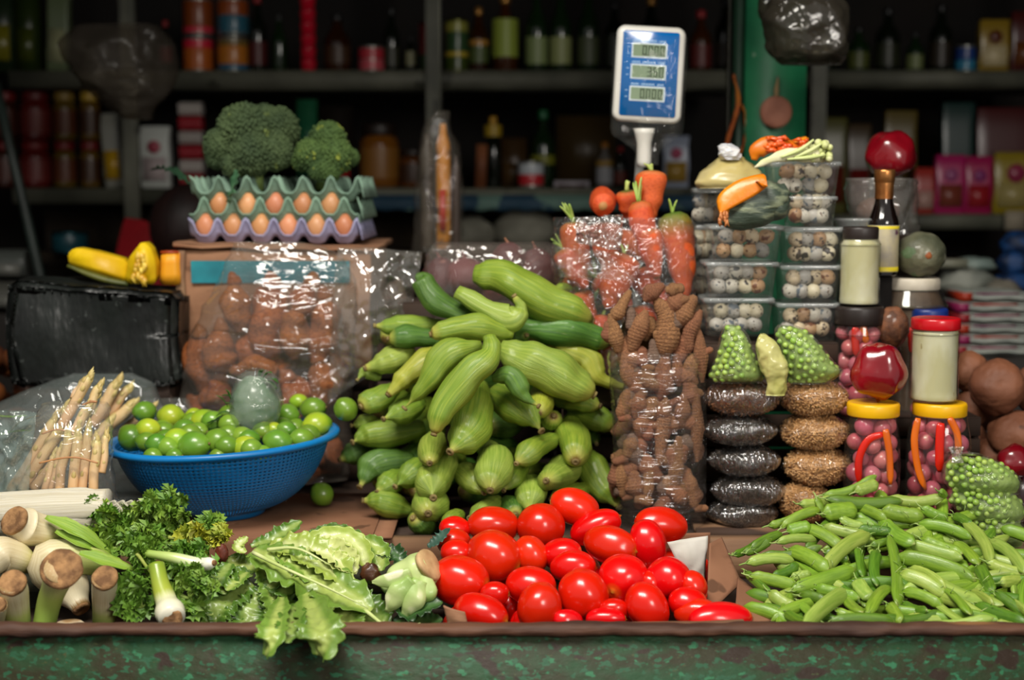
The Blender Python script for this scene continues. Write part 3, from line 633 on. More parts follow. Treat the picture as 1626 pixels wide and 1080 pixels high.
# ------------------------------------------------------------------ egg trays, eggs, broccoli
EY = BY + .015; PIT = 44 * px2m(EY); HT = 41 * px2m(EY)
def tri(x): x = abs((x + .5) % 1.0 - .5) * 2; return x
def eggtray(nx, ny, ph, z, m, label, px0=0, seed=0):
    ex = at(px0, 345, EY).x
    t = thing('egg_tray', label, 'egg tray', (ex + nx * PIT / 2, EY + ny * PIT / 2, z), 'stacked egg trays')
    sx, sy = nx * 8, ny * 8; V = []; A = []
    for j in range(sy + 1):
        for i in range(sx + 1):
            u = i / 8; v = j / 8
            a = abs(((u + ph) % 1) - .5) * 2; b = abs((v % 1) - .5) * 2       # 0 at a cup's centre, 1 between cups
            c = min(1, max(0, (a - .40) / .42)); d = min(1, max(0, (b - .40) / .42))
            zz = HT * (.55 * max(c, d) + .45 * min(c, d) if max(c, d) < 1 else .55 + .45 * min(c, d))
            zz = HT * (.34 * max(c, d) + .66 * c * d) + .0012 * noise.noise(Vector((i * .4 + seed, j * .4, 0)))
            ox = -.5 * (i == 0) * .004; V.append((u * PIT - nx * PIT / 2 + ox, v * PIT - ny * PIT / 2, zz)); A.append((0, 0, zz / HT))
    F = [(j * (sx + 1) + i, j * (sx + 1) + i + 1, (j + 1) * (sx + 1) + i + 1, (j + 1) * (sx + 1) + i) for j in range(sy) for i in range(sx)]
    g = Geo().add(V, F, A); o = g.obj('pulp_tray', m, t); s = o.modifiers.new('t', 'SOLIDIFY'); s.thickness = .0022; s.offset = -1
    # folded rim along the right end
    g = Geo(); V = []
    for i in range(41):
        y = -ny * PIT / 2 + ny * PIT * i / 40; q = tri(i / 8 + .5)
        V += [(nx * PIT / 2, y, HT * (.5 + .5 * q) * .98), (nx * PIT / 2 + .007, y, HT * .5), (nx * PIT / 2 + .010 + .002 * math.sin(i), y, HT * .15)]
    g.add(V, [(3 * i + k, 3 * i + 1 + k, 3 * i + 4 + k, 3 * i + 3 + k) for i in range(40) for k in (0, 1)]); o = g.obj('side_rim', m, t); s = o.modifiers.new('t', 'SOLIDIFY'); s.thickness = .002
    return t
M_lav = mat('lavender_pulp', '#a7a5c6', '#9896b8', 20, .9, .4, 120); M_pulp = mat('green_pulp', '#8fae98', '#7d9c86', 20, .9, .4, 120); M_pulp2 = mat('grey_green_pulp', '#86a48f', '#748f7d', 20, .9, .4, 120)
M_egg = mat('hen_egg_shell', '#d49468', '#c07c52', 6, .45, .1, 150, rand=.14, hue=.012, sss=.1, coat=.05)
TZ = [ZB + .001, ZB + .001 + 33 * px2m(EY), ZB + .001 + 66 * px2m(EY)]
t1 = eggtray(6, 5, 0, TZ[0], M_lav, 'lavender moulded pulp egg tray, lowest of the three in the stack', 301, 1)
t2 = eggtray(6, 5, .5, TZ[1], M_pulp, 'pale green moulded pulp egg tray in the middle of the stack', 303, 2)
t3 = eggtray(6, 5, 0, TZ[2], M_pulp2, 'grey green moulded pulp egg tray on top, under the broccoli', 303, 3)
t2.location.x += -PIT * .02; t3.location.x += .001
EGP = (Geo().add(*ball(.0228, .0228, .030, 14, 20, lambda d: 1 - .10 * d.z * (1 if d.z > 0 else .2)))).mesh('egg', M_egg)
def egg(x, y, z, tilt, where, sname):
    o = bpy.data.objects.new('hen_egg', EGP); COL.objects.link(o); o.location = (x, y, z); o.rotation_euler = (tilt[0], tilt[1], R.uniform(0, 6))
    o['category'] = 'egg'; o['group'] = 'brown hen eggs in the trays'; later(o, 'brown hen egg', where, sname, (x, y, z))
for li, (tr, where) in enumerate([(t1, 'of the lavender tray'), (t2, 'of the middle green tray')]):
    for j in range(2):
        for i in range(6 - li):
            x = tr.location.x - 3 * PIT + (i + .5 + .5 * li) * PIT; y = EY + (j + .5) * PIT
            egg(x, y, tr.location.z + .0345, (R.uniform(-.15, .15), R.uniform(-.2, .2)), where if j == 0 else where + ', second line', 'egg%d%d' % (li, j))
    # right hand end eggs showing at the side
M_broc = mat('broccoli_florets', '#4a5c36', '#324528', 12, .8, 1.0, 260, bdist=.004, detail=6, lo=.4, hi=.62, dots=[(30, .70, '#6a7a3c')], rand=.05)
M_brstem = mat('broccoli_stem', '#8fa860', '#6f8f4c', 12, .6)
def broccoli(label, lobes, base, seed, m=M_broc):
    t = thing('broccoli', label, 'broccoli', base); rr = random.Random(seed)
    g = Geo(); g.add(*tube([(0, 0, -.01), (0, .0, .05), (0, 0, .09)], [(0, .02), (.5, .02), (1, .05)], 8, 14)); g.obj('stalk', M_brstem, t)
    g = Geo()
    for (px, py, r, Y) in lobes:
        Y = Y + .28; c = at(px, py, Y) - Vector(base); rad = r * px2m(Y); k = int(520 * (rad / .05) ** 2)
        g.add(*[x if i else [tuple(Vector(p) + c) for p in x] for i, x in enumerate(ball(rad * .93, rad * .9, rad * .93, 14, 20))])
        for q in range(k):      # bud clusters packed over the lobe
            zq = 1 - 2 * (q + .5) / k; a = q * 2.39996; s = math.sqrt(1 - zq * zq); d = Vector((s * math.cos(a), s * math.sin(a), zq))
            if d.y > .55: continue
            rb = rad * rr.uniform(.055, .10); kk = 1 + .07 * noise.noise(d * 3 + Vector((seed, 0, 0)))
            Vb, Fb, Ab = ball(rb, rb, rb, 4, 7); p = c + d * rad * .93 * kk + Vector((rr.uniform(-1, 1), rr.uniform(-1, 1), rr.uniform(-1, 1))) * rad * .045
            g.add([tuple(Vector(v_) + p) for v_ in Vb], Fb, Ab)
    g.obj('florets', m, t); return t
zt_ = TZ[2] + .01
broccoli('large dark green broccoli head on the left of the top egg tray', [(388, 208, 44, .71), (440, 205, 36, .74), (352, 232, 30, .70), (400, 245, 36, .68), (436, 242, 30, .70), (372, 262, 22, .68), (420, 190, 26, .74), (462, 232, 20, .76), (345, 250, 20, .70)], (at(400, 290, 1.0).x, 1.02, zt_ + .02), 5)
broccoli('smaller yellowish green broccoli head on the right of the top egg tray', [(520, 222, 30, .70), (495, 246, 28, .68), (532, 248, 30, .68), (520, 268, 24, .67), (480, 256, 18, .69), (556, 250, 16, .71), (508, 270, 20, .67)], (at(517, 290, 1.0).x, 1.0, zt_ + .02), 9,
         mat('broccoli_florets_light', '#506a30', '#344e24', 12, .8, 1.0, 260, bdist=.004, detail=6, lo=.4, hi=.62, dots=[(26, .60, '#8f9c3c')]))
# ragged leaves of the broccoli
def leaf(path, width, m, parent=None, name='leaf', n=16, w=7, ruffle=.3, rf=6, curl=.3, up=(0, 0, 1), seed=0, lobes=0, recenter=False, thick=.0006, rib=.0, crump=0):
    """a leaf blade along a path: width table or number, ruffled edges, cupped across"""
    P = catmull(path, n); V = []; A = []; N = None; U = Vector(up)
    for i, p in enumerate(P):
        T = (P[min(i + 1, n - 1)] - P[max(i - 1, 0)]).normalized(); B = T.cross(U)
        if B.length < 1e-3: B = Vector((1, 0, 0))
        B.normalize(); Nn = B.cross(T); t = i / (n - 1)
        ww = width(t) if callable(width) else width * math.sin(pi * min(1, max(.02, t * .93 + .05))) ** .7
        if lobes: ww *= 1 + .28 * math.sin(t * lobes * 2 * pi + seed) * (t > .1)
        for j in range(w):
            s = 2 * j / (w - 1) - 1
            e = abs(s) ** 2; ph = t * rf * 2 * pi + seed * 1.7 + (1.3 if s > 0 else 0)
            zz = ww * (crump * (noise.noise((p + B * (s * ww)) * 55) + .5 * noise.noise((p + B * (s * ww)) * 130)) + curl * s * s + ruffle * e * (.55 * math.sin(ph) + 1.1 * noise.noise(Vector((t * rf * 2.6, s * 1.5 + seed, seed)))) + ruffle * .5 * e * e * noise.noise(Vector((t * rf * 9, s * 3 + seed, 5))))
            V.append(p + B * (s * ww * (1 + .10 * e * math.sin(ph * 1.7) + .16 * e * noise.noise(Vector((t * rf * 6, s + seed, 9))))) + Nn * zz); A.append((s, abs(s), t))
    F = [(i * w + j, i * w + j + 1, (i + 1) * w + j + 1, (i + 1) * w + j) for i in range(n - 1) for j in range(w - 1)]
    g = Geo().add(V, F, A)
    if parent is not None: g.v = [tuple(Vector(v) - parent.location) for v in g.v]
    o = g.obj(name, m, parent, recenter=recenter)
    if thick: s = o.modifiers.new('t', 'SOLIDIFY'); s.thickness = thick
    return o
M_bleaf = mat('broccoli_leaf', '#4a7450', '#2f5a3a', 14, .6, .4, 60)
o = leaf([at(376, 270, EY - .01), at(372, 290, EY - .015), at(367, 312, EY - .018), at(364, 325, EY - .018)], .014, M_bleaf, name='broccoli_leaf', ruffle=.5, rf=5, lobes=4, recenter=True); tag(o, 'ragged green leaf hanging over the front of the egg trays', 'leaf')
o = leaf([at(300, 292, 1.0), at(280, 275, 1.02), at(262, 268, 1.05), at(240, 270, 1.07)], .016, mat('darkleaf', '#2c5034', '#1e3d27', 12, .6), name='broccoli_leaf', ruffle=.4, recenter=True); tag(o, 'dark green leaf sticking out left behind the egg trays', 'leaf')

# ------------------------------------------------------------------ black wrapped bundle, pumpkin pieces
kx0, kx1 = at(22, 520, .82).x, at(286, 520, .82).x; kz1 = at(150, 449, .80).z
t = thing('wrapped_bundle', 'large bundle wrapped tightly in crumpled black plastic, left of the cardboard box', 'bundle', ((kx0 + kx1) / 2, .93, ZK))
M_blackfilm = mat('black_plastic', '#111312', '#1a1e1c', 10, .36, .8, 26, detail=3, bdist=.012, bstretch=(1, 1, .35), spec=.45, dots=[(50, .70, '#3a3e3c')])
def kw(v):
    d = noise.noise(Vector((v.x * 9, v.y * 9, v.z * 5))) * .020 + (1 - abs(noise.noise(Vector((v.x * 26, v.y * 20, v.z * 9))))) * .012
    s = Vector((v.x, v.y, v.z - .1)).normalized(); return v + s * d - Vector((0, 0, .012 * (v.x / .16) * (v.z > .1)))
bevelbox('film', -(kx1 - kx0) / 2 + .008, (kx1 - kx0) / 2, -.13, .07, 0, kz1 - ZK - .012, M_blackfilm, t, .022, 5, kw, sub=22)
M_pumpf = mat('pumpkin_flesh_yellow', '#e2bf12', '#d0a50c', 12, .45, .3, 80, spec=.4); M_pumpr = mat('pumpkin_rind_dark', '#3c4416', '#5a5c22', 20, .5, .3, 60)
M_pumpo = mat('pumpkin_flesh_orange', '#ef9a18', '#e07a0c', 10, .4, .4, 90, coat=.2)
def wedge(name, label, pts, Y, d, mflesh, mrind, rind_side='bottom', rim=.004, group=None, yslope=0):
    """a cut slab whose outline stands in the photo's plane, with real depth and a skin along one side"""
    P = [at(x, y, Y) for x, y in pts]; c = sum(P, Vector()) / len(P); t = thing(name, label, 'pumpkin', c, group)
    n = len(P); bm = bmesh.new(); f = [bm.verts.new(p - c) for p in P]; b = [bm.verts.new((p - c) * .9 + Vector((0, d, .004))) for p in P]
    bm.faces.new(f); bm.faces.new(b[::-1])
    for i in range(n): bm.faces.new((f[i], b[i], b[(i + 1) % n], f[(i + 1) % n]))
    bmesh.ops.recalc_face_normals(bm, faces=bm.faces[:])
    bmesh.ops.subdivide_edges(bm, edges=bm.edges[:], cuts=2, use_grid_fill=True)
    bmesh.ops.bevel(bm, geom=[e for e in bm.edges if len(e.link_faces) == 2 and e.calc_face_angle(0) > .5], offset=.003, segments=2, affect='EDGES')
    for v in bm.verts: v.co += Vector((1, 1, 1)) * (.0015 * noise.noise(v.co * 60))
    me = bpy.data.meshes.new('flesh'); bm.to_mesh(me); bm.free(); me.materials.append(mflesh)
    for p in me.polygons: p.use_smooth = True
    o = bpy.data.objects.new('flesh', me); COL.objects.link(o); o.parent = t; return t, P, c
t, P, c = wedge('pumpkin_piece', 'long yellow pumpkin piece lying on the left of the black bundle', [(106, 404), (116, 394), (150, 400), (200, 414), (206, 450), (180, 444), (140, 432), (108, 420)], .86, .05, M_pumpf, M_pumpr)
g = Geo(); g.add(*tube([at(108, 422, .865) - c, at(140, 435, .862) - c, at(175, 446, .86) - c, at(204, 451, .86) - c], [(0, .006), (.5, .012), (1, .009)], 12, 10, .6)); g.obj('rind', M_pumpr, t)
t, P, c = wedge('pumpkin_piece', 'pointed yellow pumpkin end with stringy flesh beside the red shirt', [(198, 450), (202, 412), (224, 384), (236, 392), (246, 420), (246, 451)], .85, .06, M_pumpf, M_pumpr)
g = Geo(); rr = random.Random(3)
for i in range(26):
    a_ = at(rr.uniform(212, 232), rr.uniform(398, 440), .852) - c; g.add(*tube([a_, a_ + Vector((rr.uniform(-.004, .004), -.006, -.008)), a_ + Vector((rr.uniform(-.004, .004), -.003, -.02))], [(0, .002), (.5, .0045), (1, .001)], 7, 7))
g.obj('pulp', mat('pumpkin_pulp', '#edcf54', '#c7951c', 40, .35, .4, 100, coat=.4), t)
t, P, c = wedge('pumpkin_piece', 'orange and yellow pumpkin block against the left edge of the cardboard box', [(252, 452), (256, 402), (283, 400), (286, 453)], .88, .06, mat('pumpkin_two_tone', '#e8a020', '#dd6a18', 7, .45, lo=.45, hi=.6), M_pumpr)
g = Geo(); g.add(*box(at(256, 402, .885).x - c.x, at(283, 402, .885).x - c.x, .0, .05, at(256, 402, .885).z - c.z - .001, at(256, 402, .885).z - c.z + .004)); g.obj('rind', mat('red_skin', '#9c3a12'), t)

# ------------------------------------------------------------------ blue basket and limes
bc = Vector((at(360, 700, .57).x, .57, .0190))
bk = thing('colander_basket', 'round blue perforated plastic basket full of limes', 'basket', bc, rot=(0, -.045, 0))
M_blue = mat('blue_plastic', '#0a78bd', '#0869a8', 5, .38, .1, 60, spec=.5, sss=.05)
prof = [(.066, .012), (.085, .014), (.105, .022), (.125, .034), (.143, .050), (.158, .068), (.170, .088), (.179, .108), (.185, .128), (.187, .136)]
Pc = catmull([(r, 0, z) for r, z in prof], 62); seg = 264; V = []; F = []
for i, p in enumerate(Pc):
    for j in range(seg):
        a = 2 * pi * j / seg; V.append((p.x * math.cos(a), p.x * math.sin(a), p.z))
for i in range(61):
    for j in range(seg):
        hole = (j % 2 == 0) and ((i % 2 == 0 and 17 < i < 55) or (2 < i <= 17 and i % 6 != 0))
        if hole: continue
        k = (j + 1) % seg; F.append((i * seg + j, i * seg + k, (i + 1) * seg + k, (i + 1) * seg + j))
F.append(tuple(range(seg - 1, -1, -1)))
o = Geo().add(V, F).obj('perforated_bowl', M_blue, bk, smooth=True); s = o.modifiers.new('t', 'SOLIDIFY'); s.thickness = .0022
g = Geo(); g.add(*lathe([(.185, .134), (.187, .139), (.196, .1415), (.203, .140), (.2045, .136), (.203, .131), (.200, .1305), (.198, .135), (.190, .135), (.186, .130), (.185, .134)], 96, False, False)); g.obj('rim', M_blue, bk)
g = Geo(); g.add(*lathe([(.06, .0), (.064, .0), (.067, .013), (.062, .013), (.060, .0)], 48, False, False)); g.obj('foot_ring', M_blue, bk)
M_lime = mat('lime_skin', '#7a9c30', '#4f7f22', 14, .32, .35, 300, bdist=.0006, rand=.12, hue=.012, lo=.3, hi=.7, dots=[(22, .72, '#b0b458')], coat=.25, spec=.5)
M_limey = mat('lime_skin_yellow', '#a8b82c', '#6fa024', 14, .32, .35, 300, bdist=.0006, rand=.08, hue=.012, lo=.35, hi=.65, dots=[(22, .72, '#c0b458')], coat=.25)
M_nub = mat('dry_stem', '#5a4a24', '#8a7a48', 60, .8)
def lime(x, y, w, h, Y, sname='limes', where='in the blue basket', yellow=False, label=None):
    p = at(x, y, Y); k = px2m(Y); L = max(w, h) * k / 2; r = min(w, h) * k / 2; r = max(r, L * .88)
    t = thing('lime', label, 'lime', p, 'limes in the basket' if not label else None)
    ax_ = R.uniform(-.5, .5) if w > h else pi / 2 + R.uniform(-.5, .5)
    t.rotation_euler = (R.uniform(-.4, .4), pi / 2 + ax_ * .5, R.uniform(-.5, .5))
    def f(d): return 1 + .10 * max(0, abs(d.z) - .86) / .14 + .015 * noise.noise(d * 2 + Vector((x, y, 0)))
    Geo().add(*ball(r, r, L, 16, 22, f)).obj('fruit', M_limey if yellow else M_lime, t)
    Geo().add(*ball(.0028, .0028, .0014, 5, 8)).obj('stem_scar', M_nub, t, (0, 0, L * 1.085))
    if not label: later(t, 'lime', where, sname, p)
    return t
LIM = [(270, 285, 150, 125, 0), (430, 315, 160, 155, 1), (190, 445, 170, 170, 0), (290, 390, 150, 120, 1), (345, 480, 140, 130, 0), (465, 460, 170, 150, 1), (570, 495, 210, 145, 0), (635, 350, 185, 130, 1), (570, 310, 110, 100, 1),
       (720, 465, 160, 160, 0), (865, 440, 150, 120, 0), (885, 505, 170, 105, 1), (1085, 470, 180, 110, 0), (1060, 395, 110, 95, 1), (1230, 450, 150, 105, 0), (1145, 300, 140, 130, 0), (1300, 265, 160, 120, 0), (1215, 225, 115, 90, 1),
       (1325, 365, 180, 160, 1), (1140, 400, 130, 100, 0), (320, 560, 125, 80, 0), (450, 555, 110, 80, 0), (720, 560, 120, 80, 0), (600, 400, 120, 100, 0), (990, 545, 130, 90, 0)]
for (x, y, w, h, ye) in LIM:
    Y = float(np.interp(y, [225, 300, 400, 470, 560], [.70, .62, .52, .46, .44]))
    if x < 260 or x > 1300: Y += .05
    lime(160 + x / 3.857, 580 + y / 3.857, w / 3.857, h / 3.857, Y, yellow=ye)
spots = []
for i in range(4000):
    a = R.uniform(0, 2 * pi); r = .146 * math.sqrt(R.random()); s_ = Vector((r * math.cos(a), r * math.sin(a), 0))
    if all((s_ - q).length > .0345 for q in spots): spots.append(s_)
for s_ in spots:
    r = s_.length; p = Vector((bc.x + s_.x, bc.y + s_.y, bc.z + .132 + .045 * (1 - r / .17)))

    q = topx(p); lime(q[0], q[1], 36, 34, p.y, sname='limes')
lime(549, 650, 38, 40, .60, label='single lime resting between the basket and the green gourds'); lime(511, 785, 38, 38, .62, label='lime lying on the cardboard right of the basket base')

# herb head wrapped in film on the limes
hb = thing('wrapped_herb', 'grey green herb head wrapped in cling film on top of the limes', 'herb bundle', at(405, 645, .55))
M_herbw = mat('filmed_herb', '#7c8f78', '#5d7a5c', 26, .35, .5, 50, coat=.5, dots=[(34, .6, '#a6b39c')])
Vb, Fb, Ab = ball(.043, .038, .052, 18, 26, lambda d: 1 + .10 * noise.noise(d * 2.5) + .04 * noise.noise(d * 7)); Geo().add(Vb, Fb, Ab).obj('head', M_herbw, hb)
bagform('film', [(587, 395, 415, .5), (600, 378, 438, .9), (640, 366, 448, 1), (675, 372, 436, .8), (690, 396, 420, .3)], .545, .046, film('herb_film', haze=.16, hazecol='#a9b5ab', wr=1, wscale=30, gloss=1.2), hb, wr=.004, wf=60, seed=4)
leafm = mat('herb_leaf', '#3f6a22', '#27501a', 20, .5)
for (x, y, dx, dy) in [(418, 600, 14, -8), (424, 602, 18, 6), (412, 598, 6, -10), (420, 604, 20, 14), (372, 650, -14, -10), (365, 655, -22, 6), (368, 640, -10, -22), (360, 660, -26, 14), (372, 636, -20, -8), (358, 668, -30, 4), (374, 662, -12, 16), (362, 646, -18, -18)]:
    a_ = at(x, y, .53); b_ = at(x + dx, y + dy, .525)
    leaf([a_, (a_ + b_) / 2 + Vector((0, 0, .004)), b_], .0055, leafm, hb, n=8, w=5, ruffle=.1)
leaf([at(382, 672, .53), at(366, 680, .52), at(350, 690, .515), at(338, 696, .51)], .012, mat('film_tail', '#8f9d92', '#a9b5ab', 30, .3, .6, 60, coat=.4), hb, 'film_tail', ruffle=.5, rf=4)

# ------------------------------------------------------------------ slipper gourds heaped in the middle
GPAL = dict(n=dict(c1='#8a9f34', c2='#678726'), y=dict(c1='#acaf40', c2='#8f9c30'), d=dict(c1='#587f2c', c2='#3f6623'), p=dict(c1='#98aa46', c2='#7a9234'))
def gmat(k):
    c = GPAL[k]
    return mat('gourd_skin_' + k, c['c1'], c['c2'], 3.2, .42, .45, 5, coord='tuv', stretch=(2.6, 2.6, .9), bstretch=(2.2, 2.2, .5), bdist=.004, rand=.10, hue=.008, lo=.36, hi=.64, coat=.12, detail=5,
               grad=[(0, '#7a5a2c'), (.03, '#a8ac48'), (.12, None), (1, None)], gradamt=.015, spec=.45, dots=[(9, .72, '#c0c47a'), (40, .76, '#4c5a20')])
RAD = {'std': [(0, .13), (.05, .22), (.16, .62), (.34, .97), (.5, 1), (.72, .82), (.9, .5), (1, .25)],
       'fat': [(0, .12), (.06, .2), (.14, .36), (.3, .8), (.52, 1), (.75, .95), (.92, .7), (1, .4)],
       'blunt': [(0, .16), (.04, .45), (.14, .8), (.32, 1), (.6, .98), (.85, .72), (1, .4)],
       'long': [(0, .1), (.06, .16), (.2, .5), (.42, .9), (.6, 1), (.78, .9), (.93, .6), (1, .3)],
       'hook': [(0, .10), (.12, .22), (.28, .42), (.45, .85), (.62, 1), (.85, .8), (1, .5)]}
gi = [0]
def gY(x, y):
    t = min(1, max(0, (y - 130) / 900)); return .63 - .20 * t ** .9 + .10 * ((x - 500) / 450) ** 2
def gourd(pts, w, kind='std', col='n', o=0, dy=.05, label=None, nub=True):
    gi[0] += 1; s = gi[0]; P = []
    n = len(pts); Yt = gY(*pts[0][:2]) - o
    for i, q in enumerate(pts):
        Y = (gY(q[0], q[1]) - o) * .5 + Yt * .5 + dy * i / (n - 1) + (q[2] if len(q) > 2 else 0)
        P.append(at(540 + q[0] / 2.161, 360 + q[1] / 2.161, Y))
    r = w / 2.161 * px2m(P[0].y) / 2; c = sum(P, Vector()) / n
    t = thing('slipper_gourd', label, 'gourd', c, 'green slipper gourds in the heap'); P = [p - c for p in P]
    if n == 2:
        ax_ = (P[1] - P[0]); side = ax_.cross(Vector((0, 1, 0))); mid = (P[0] + P[1]) / 2 + side * R.uniform(-.09, .09); P = [P[0], mid, P[1]]
    g = Geo(); g.add(*tube(P, lambda q: r * interp(RAD[kind], q), 26, 28, .93, ribs=(9, .035, R.uniform(-.8, .8)), lump=(r * .30, 20, s * 3.3)))
    g.obj('skin', gmat(col), t)
    if nub:
        d = (P[0] - catmull(P, 12)[1]).normalized(); g = Geo(); rn = r * .15 + .0012
        Vn, Fn, An = lathe([(rn * .8, -.002), (rn * 1.15, 0), (rn * 1.05, .003), (rn * .5, .0035), (rn * .3, .002)], 10)
        M = Matrix.Translation(P[0]) @ d.to_track_quat('Z', 'Y').to_matrix().to_4x4(); g.add([tuple(M @ Vector(v)) for v in Vn], Fn, An)
        g.obj('stem_stub', M_nub, t)
    if not label: later(t, 'green slipper gourd', 'of the gourd heap', 'gourds', c)
    return t
# hidden heart of the heap
for i in range(34):
    x = R.uniform(120, 860); y = R.uniform(330, 930); a = R.uniform(-.8, .8)
    gourd([(x, y), (x + 150 * math.cos(a), y - 90 * math.sin(a) - 40)], R.uniform(90, 120), 'blunt', R.choice('nd'), -.10 - .05 * R.random(), .08, nub=False)
# (points in the close-up of the heap, tip first), width, shape, colour, forward offset, run into the heap
G = [
 ([(0, 800), (120, 770)], 80, 'std', 'd', -.05, .06), ([(80, 940), (150, 945), (250, 975)], 96, 'long', 'n', .01, .04), ([(68, 892), (120, 820), (255, 790)], 110, 'long', 'd', -.02, .07),
 ([(880, 745), (855, 690)], 56, 'std', 'd', -.05, .05), ([(905, 620), (930, 540)], 74, 'std', 'd', -.06, .03), ([(128, 912), (215, 840)], 92, 'std', 'n', .0, .06), ([(190, 892), (300, 820)], 100, 'fat', 'n', .015, .06),
 ([(250, 1000), (330, 1040)], 90, 'blunt', 'd', .02, .05), ([(352, 1035), (420, 985)], 76, 'std', 'n', .03, .06), ([(600, 990), (560, 950)], 80, 'blunt', 'd', .0, .06), ([(725, 935), (860, 890)], 76, 'blunt', 'n', 0, .07),
 ([(445, 1000), (545, 930)], 96, 'std', 'p', .02, .07), ([(652, 972), (640, 870)], 118, 'fat', 'p', .02, .09), ([(562, 905), (650, 815)], 74, 'std', 'n', .0, .06), ([(494, 912), (410, 830)], 104, 'std', 'p', .02, .08),
 ([(303, 985), (322, 915)], 128, 'blunt', 'p', .035, .12), ([(40, 682), (140, 672)], 62, 'std', 'n', -.01, .05), ([(44, 740), (110, 720), (290, 690)], 104, 'long', 'n', 0, .06, 'gourd with a horn-like brown tip at the left flank of the heap'),
 ([(150, 660), (290, 600)], 96, 'fat', 'n', .02, .07), ([(72, 617), (200, 545)], 100, 'blunt', 'n', .01, .06), ([(60, 525), (85, 500), (140, 520)], 44, 'hook', 'p', .0, .03),
 ([(86, 487), (255, 430)], 104, 'fat', 'p', .015, .05), ([(120, 340), (360, 330)], 82, 'std', 'n', 0, .05), ([(165, 385), (370, 395)], 92, 'blunt', 'd', .01, .05), ([(165, 577), (345, 430)], 98, 'fat', 'y', .03, .05),
 ([(735, 215), (800, 215)], 40, 'std', 'n', -.03, .03), ([(888, 215), (850, 262), (770, 262)], 62, 'hook', 'd', -.02, .04, 'dark gourd with an upturned point beside the carrot bag'),
 ([(940, 690), (780, 640)], 92, 'blunt', 'n', .0, .07), ([(893, 615), (730, 590)], 86, 'blunt', 'n', .015, .07), ([(957, 962), (900, 880), (830, 770)], 122, 'fat', 'n', .02, .08, 'large gourd with a pointed foot at the lower right of the heap'),
 ([(808, 806), (778, 660)], 122, 'blunt', 'n', .045, .11, 'egg shaped gourd hanging tip down at the right of the heap'), ([(707, 872), (800, 805)], 112, 'blunt', 'p', .04, .12), ([(606, 812), (735, 725)], 88, 'blunt', 'n', .03, .07),
 ([(732, 650), (700, 690)], 74, 'blunt', 'n', .0, .06), ([(680, 642), (695, 545)], 96, 'blunt', 'y', .03, .10), ([(515, 905), (517, 745)], 132, 'blunt', 'p', .05, .11, 'broad pale gourd pointing down at the centre bottom of the heap'),
 ([(320, 930), (320, 870), (360, 770)], 134, 'fat', 'p', .05, .10, 'pale gourd with a narrow neck pointing down at lower left of the heap'), ([(307, 812), (328, 715)], 96, 'blunt', 'p', .065, .10),
 ([(690, 700), (530, 570)], 132, 'fat', 'n', .04, .09, 'ribbed green gourd with its brown tip towards the lower right, mid heap'),
 ([(680, 615), (630, 580), (585, 515), (525, 520)], 82, 'hook', 'd', .09, .03, 'small darker crook-necked gourd lying in the centre of the heap'),
 ([(378, 772), (445, 690), (478, 540)], 150, 'fat', 'n', .08, .10, 'plump pear shaped gourd in the centre of the heap'),
 ([(322, 712), (360, 610), (440, 510), (512, 440), (508, 378)], 112, 'blunt', 'n', .10, .03, 'long curved gourd with an upturned stem end at the centre'),
 ([(222, 622), (300, 530), (370, 440), (485, 405)], 112, 'long', 'n', .075, .03, 'long bowed green gourd left of the curved one'),
 ([(975, 552), (890, 520), (850, 450), (740, 410)], 92, 'long', 'y', .03, .04, 'yellowish gourd with a long thin tip towards the turmeric bag'),
 ([(872, 578), (700, 480), (550, 420)], 152, 'blunt', 'p', .07, .04, 'largest pale gourd lying across the right of the heap'),
 ([(640, 372), (590, 372)], 60, 'std', 'd', -.02, .05), ([(312, 370), (450, 345), (592, 372)], 94, 'blunt', 'n', .05, .03, 'ribbed light green gourd lying level under the hooked ones'),
 ([(925, 397), (760, 350), (598, 345)], 118, 'blunt', 'd', .02, .03, 'dark green gourd lying level beside the carrot bag'),
 ([(280, 215), (278, 172), (330, 250), (480, 325)], 98, 'hook', 'd', .01, .02, 'dark gourd with a curled stem at the upper left of the heap'),
 ([(598, 238), (622, 280), (570, 315), (400, 225)], 92, 'hook', 'p', .04, .02, 'light gourd with a hooked end near the heap top'),
 ([(865, 325), (700, 260), (560, 180), (462, 165)], 142, 'blunt', 'n', .02, .03, 'largest ribbed green gourd on the very top of the heap')]
for q in G: gourd(*q[:6], label=(q[6] if len(q) > 6 else None))

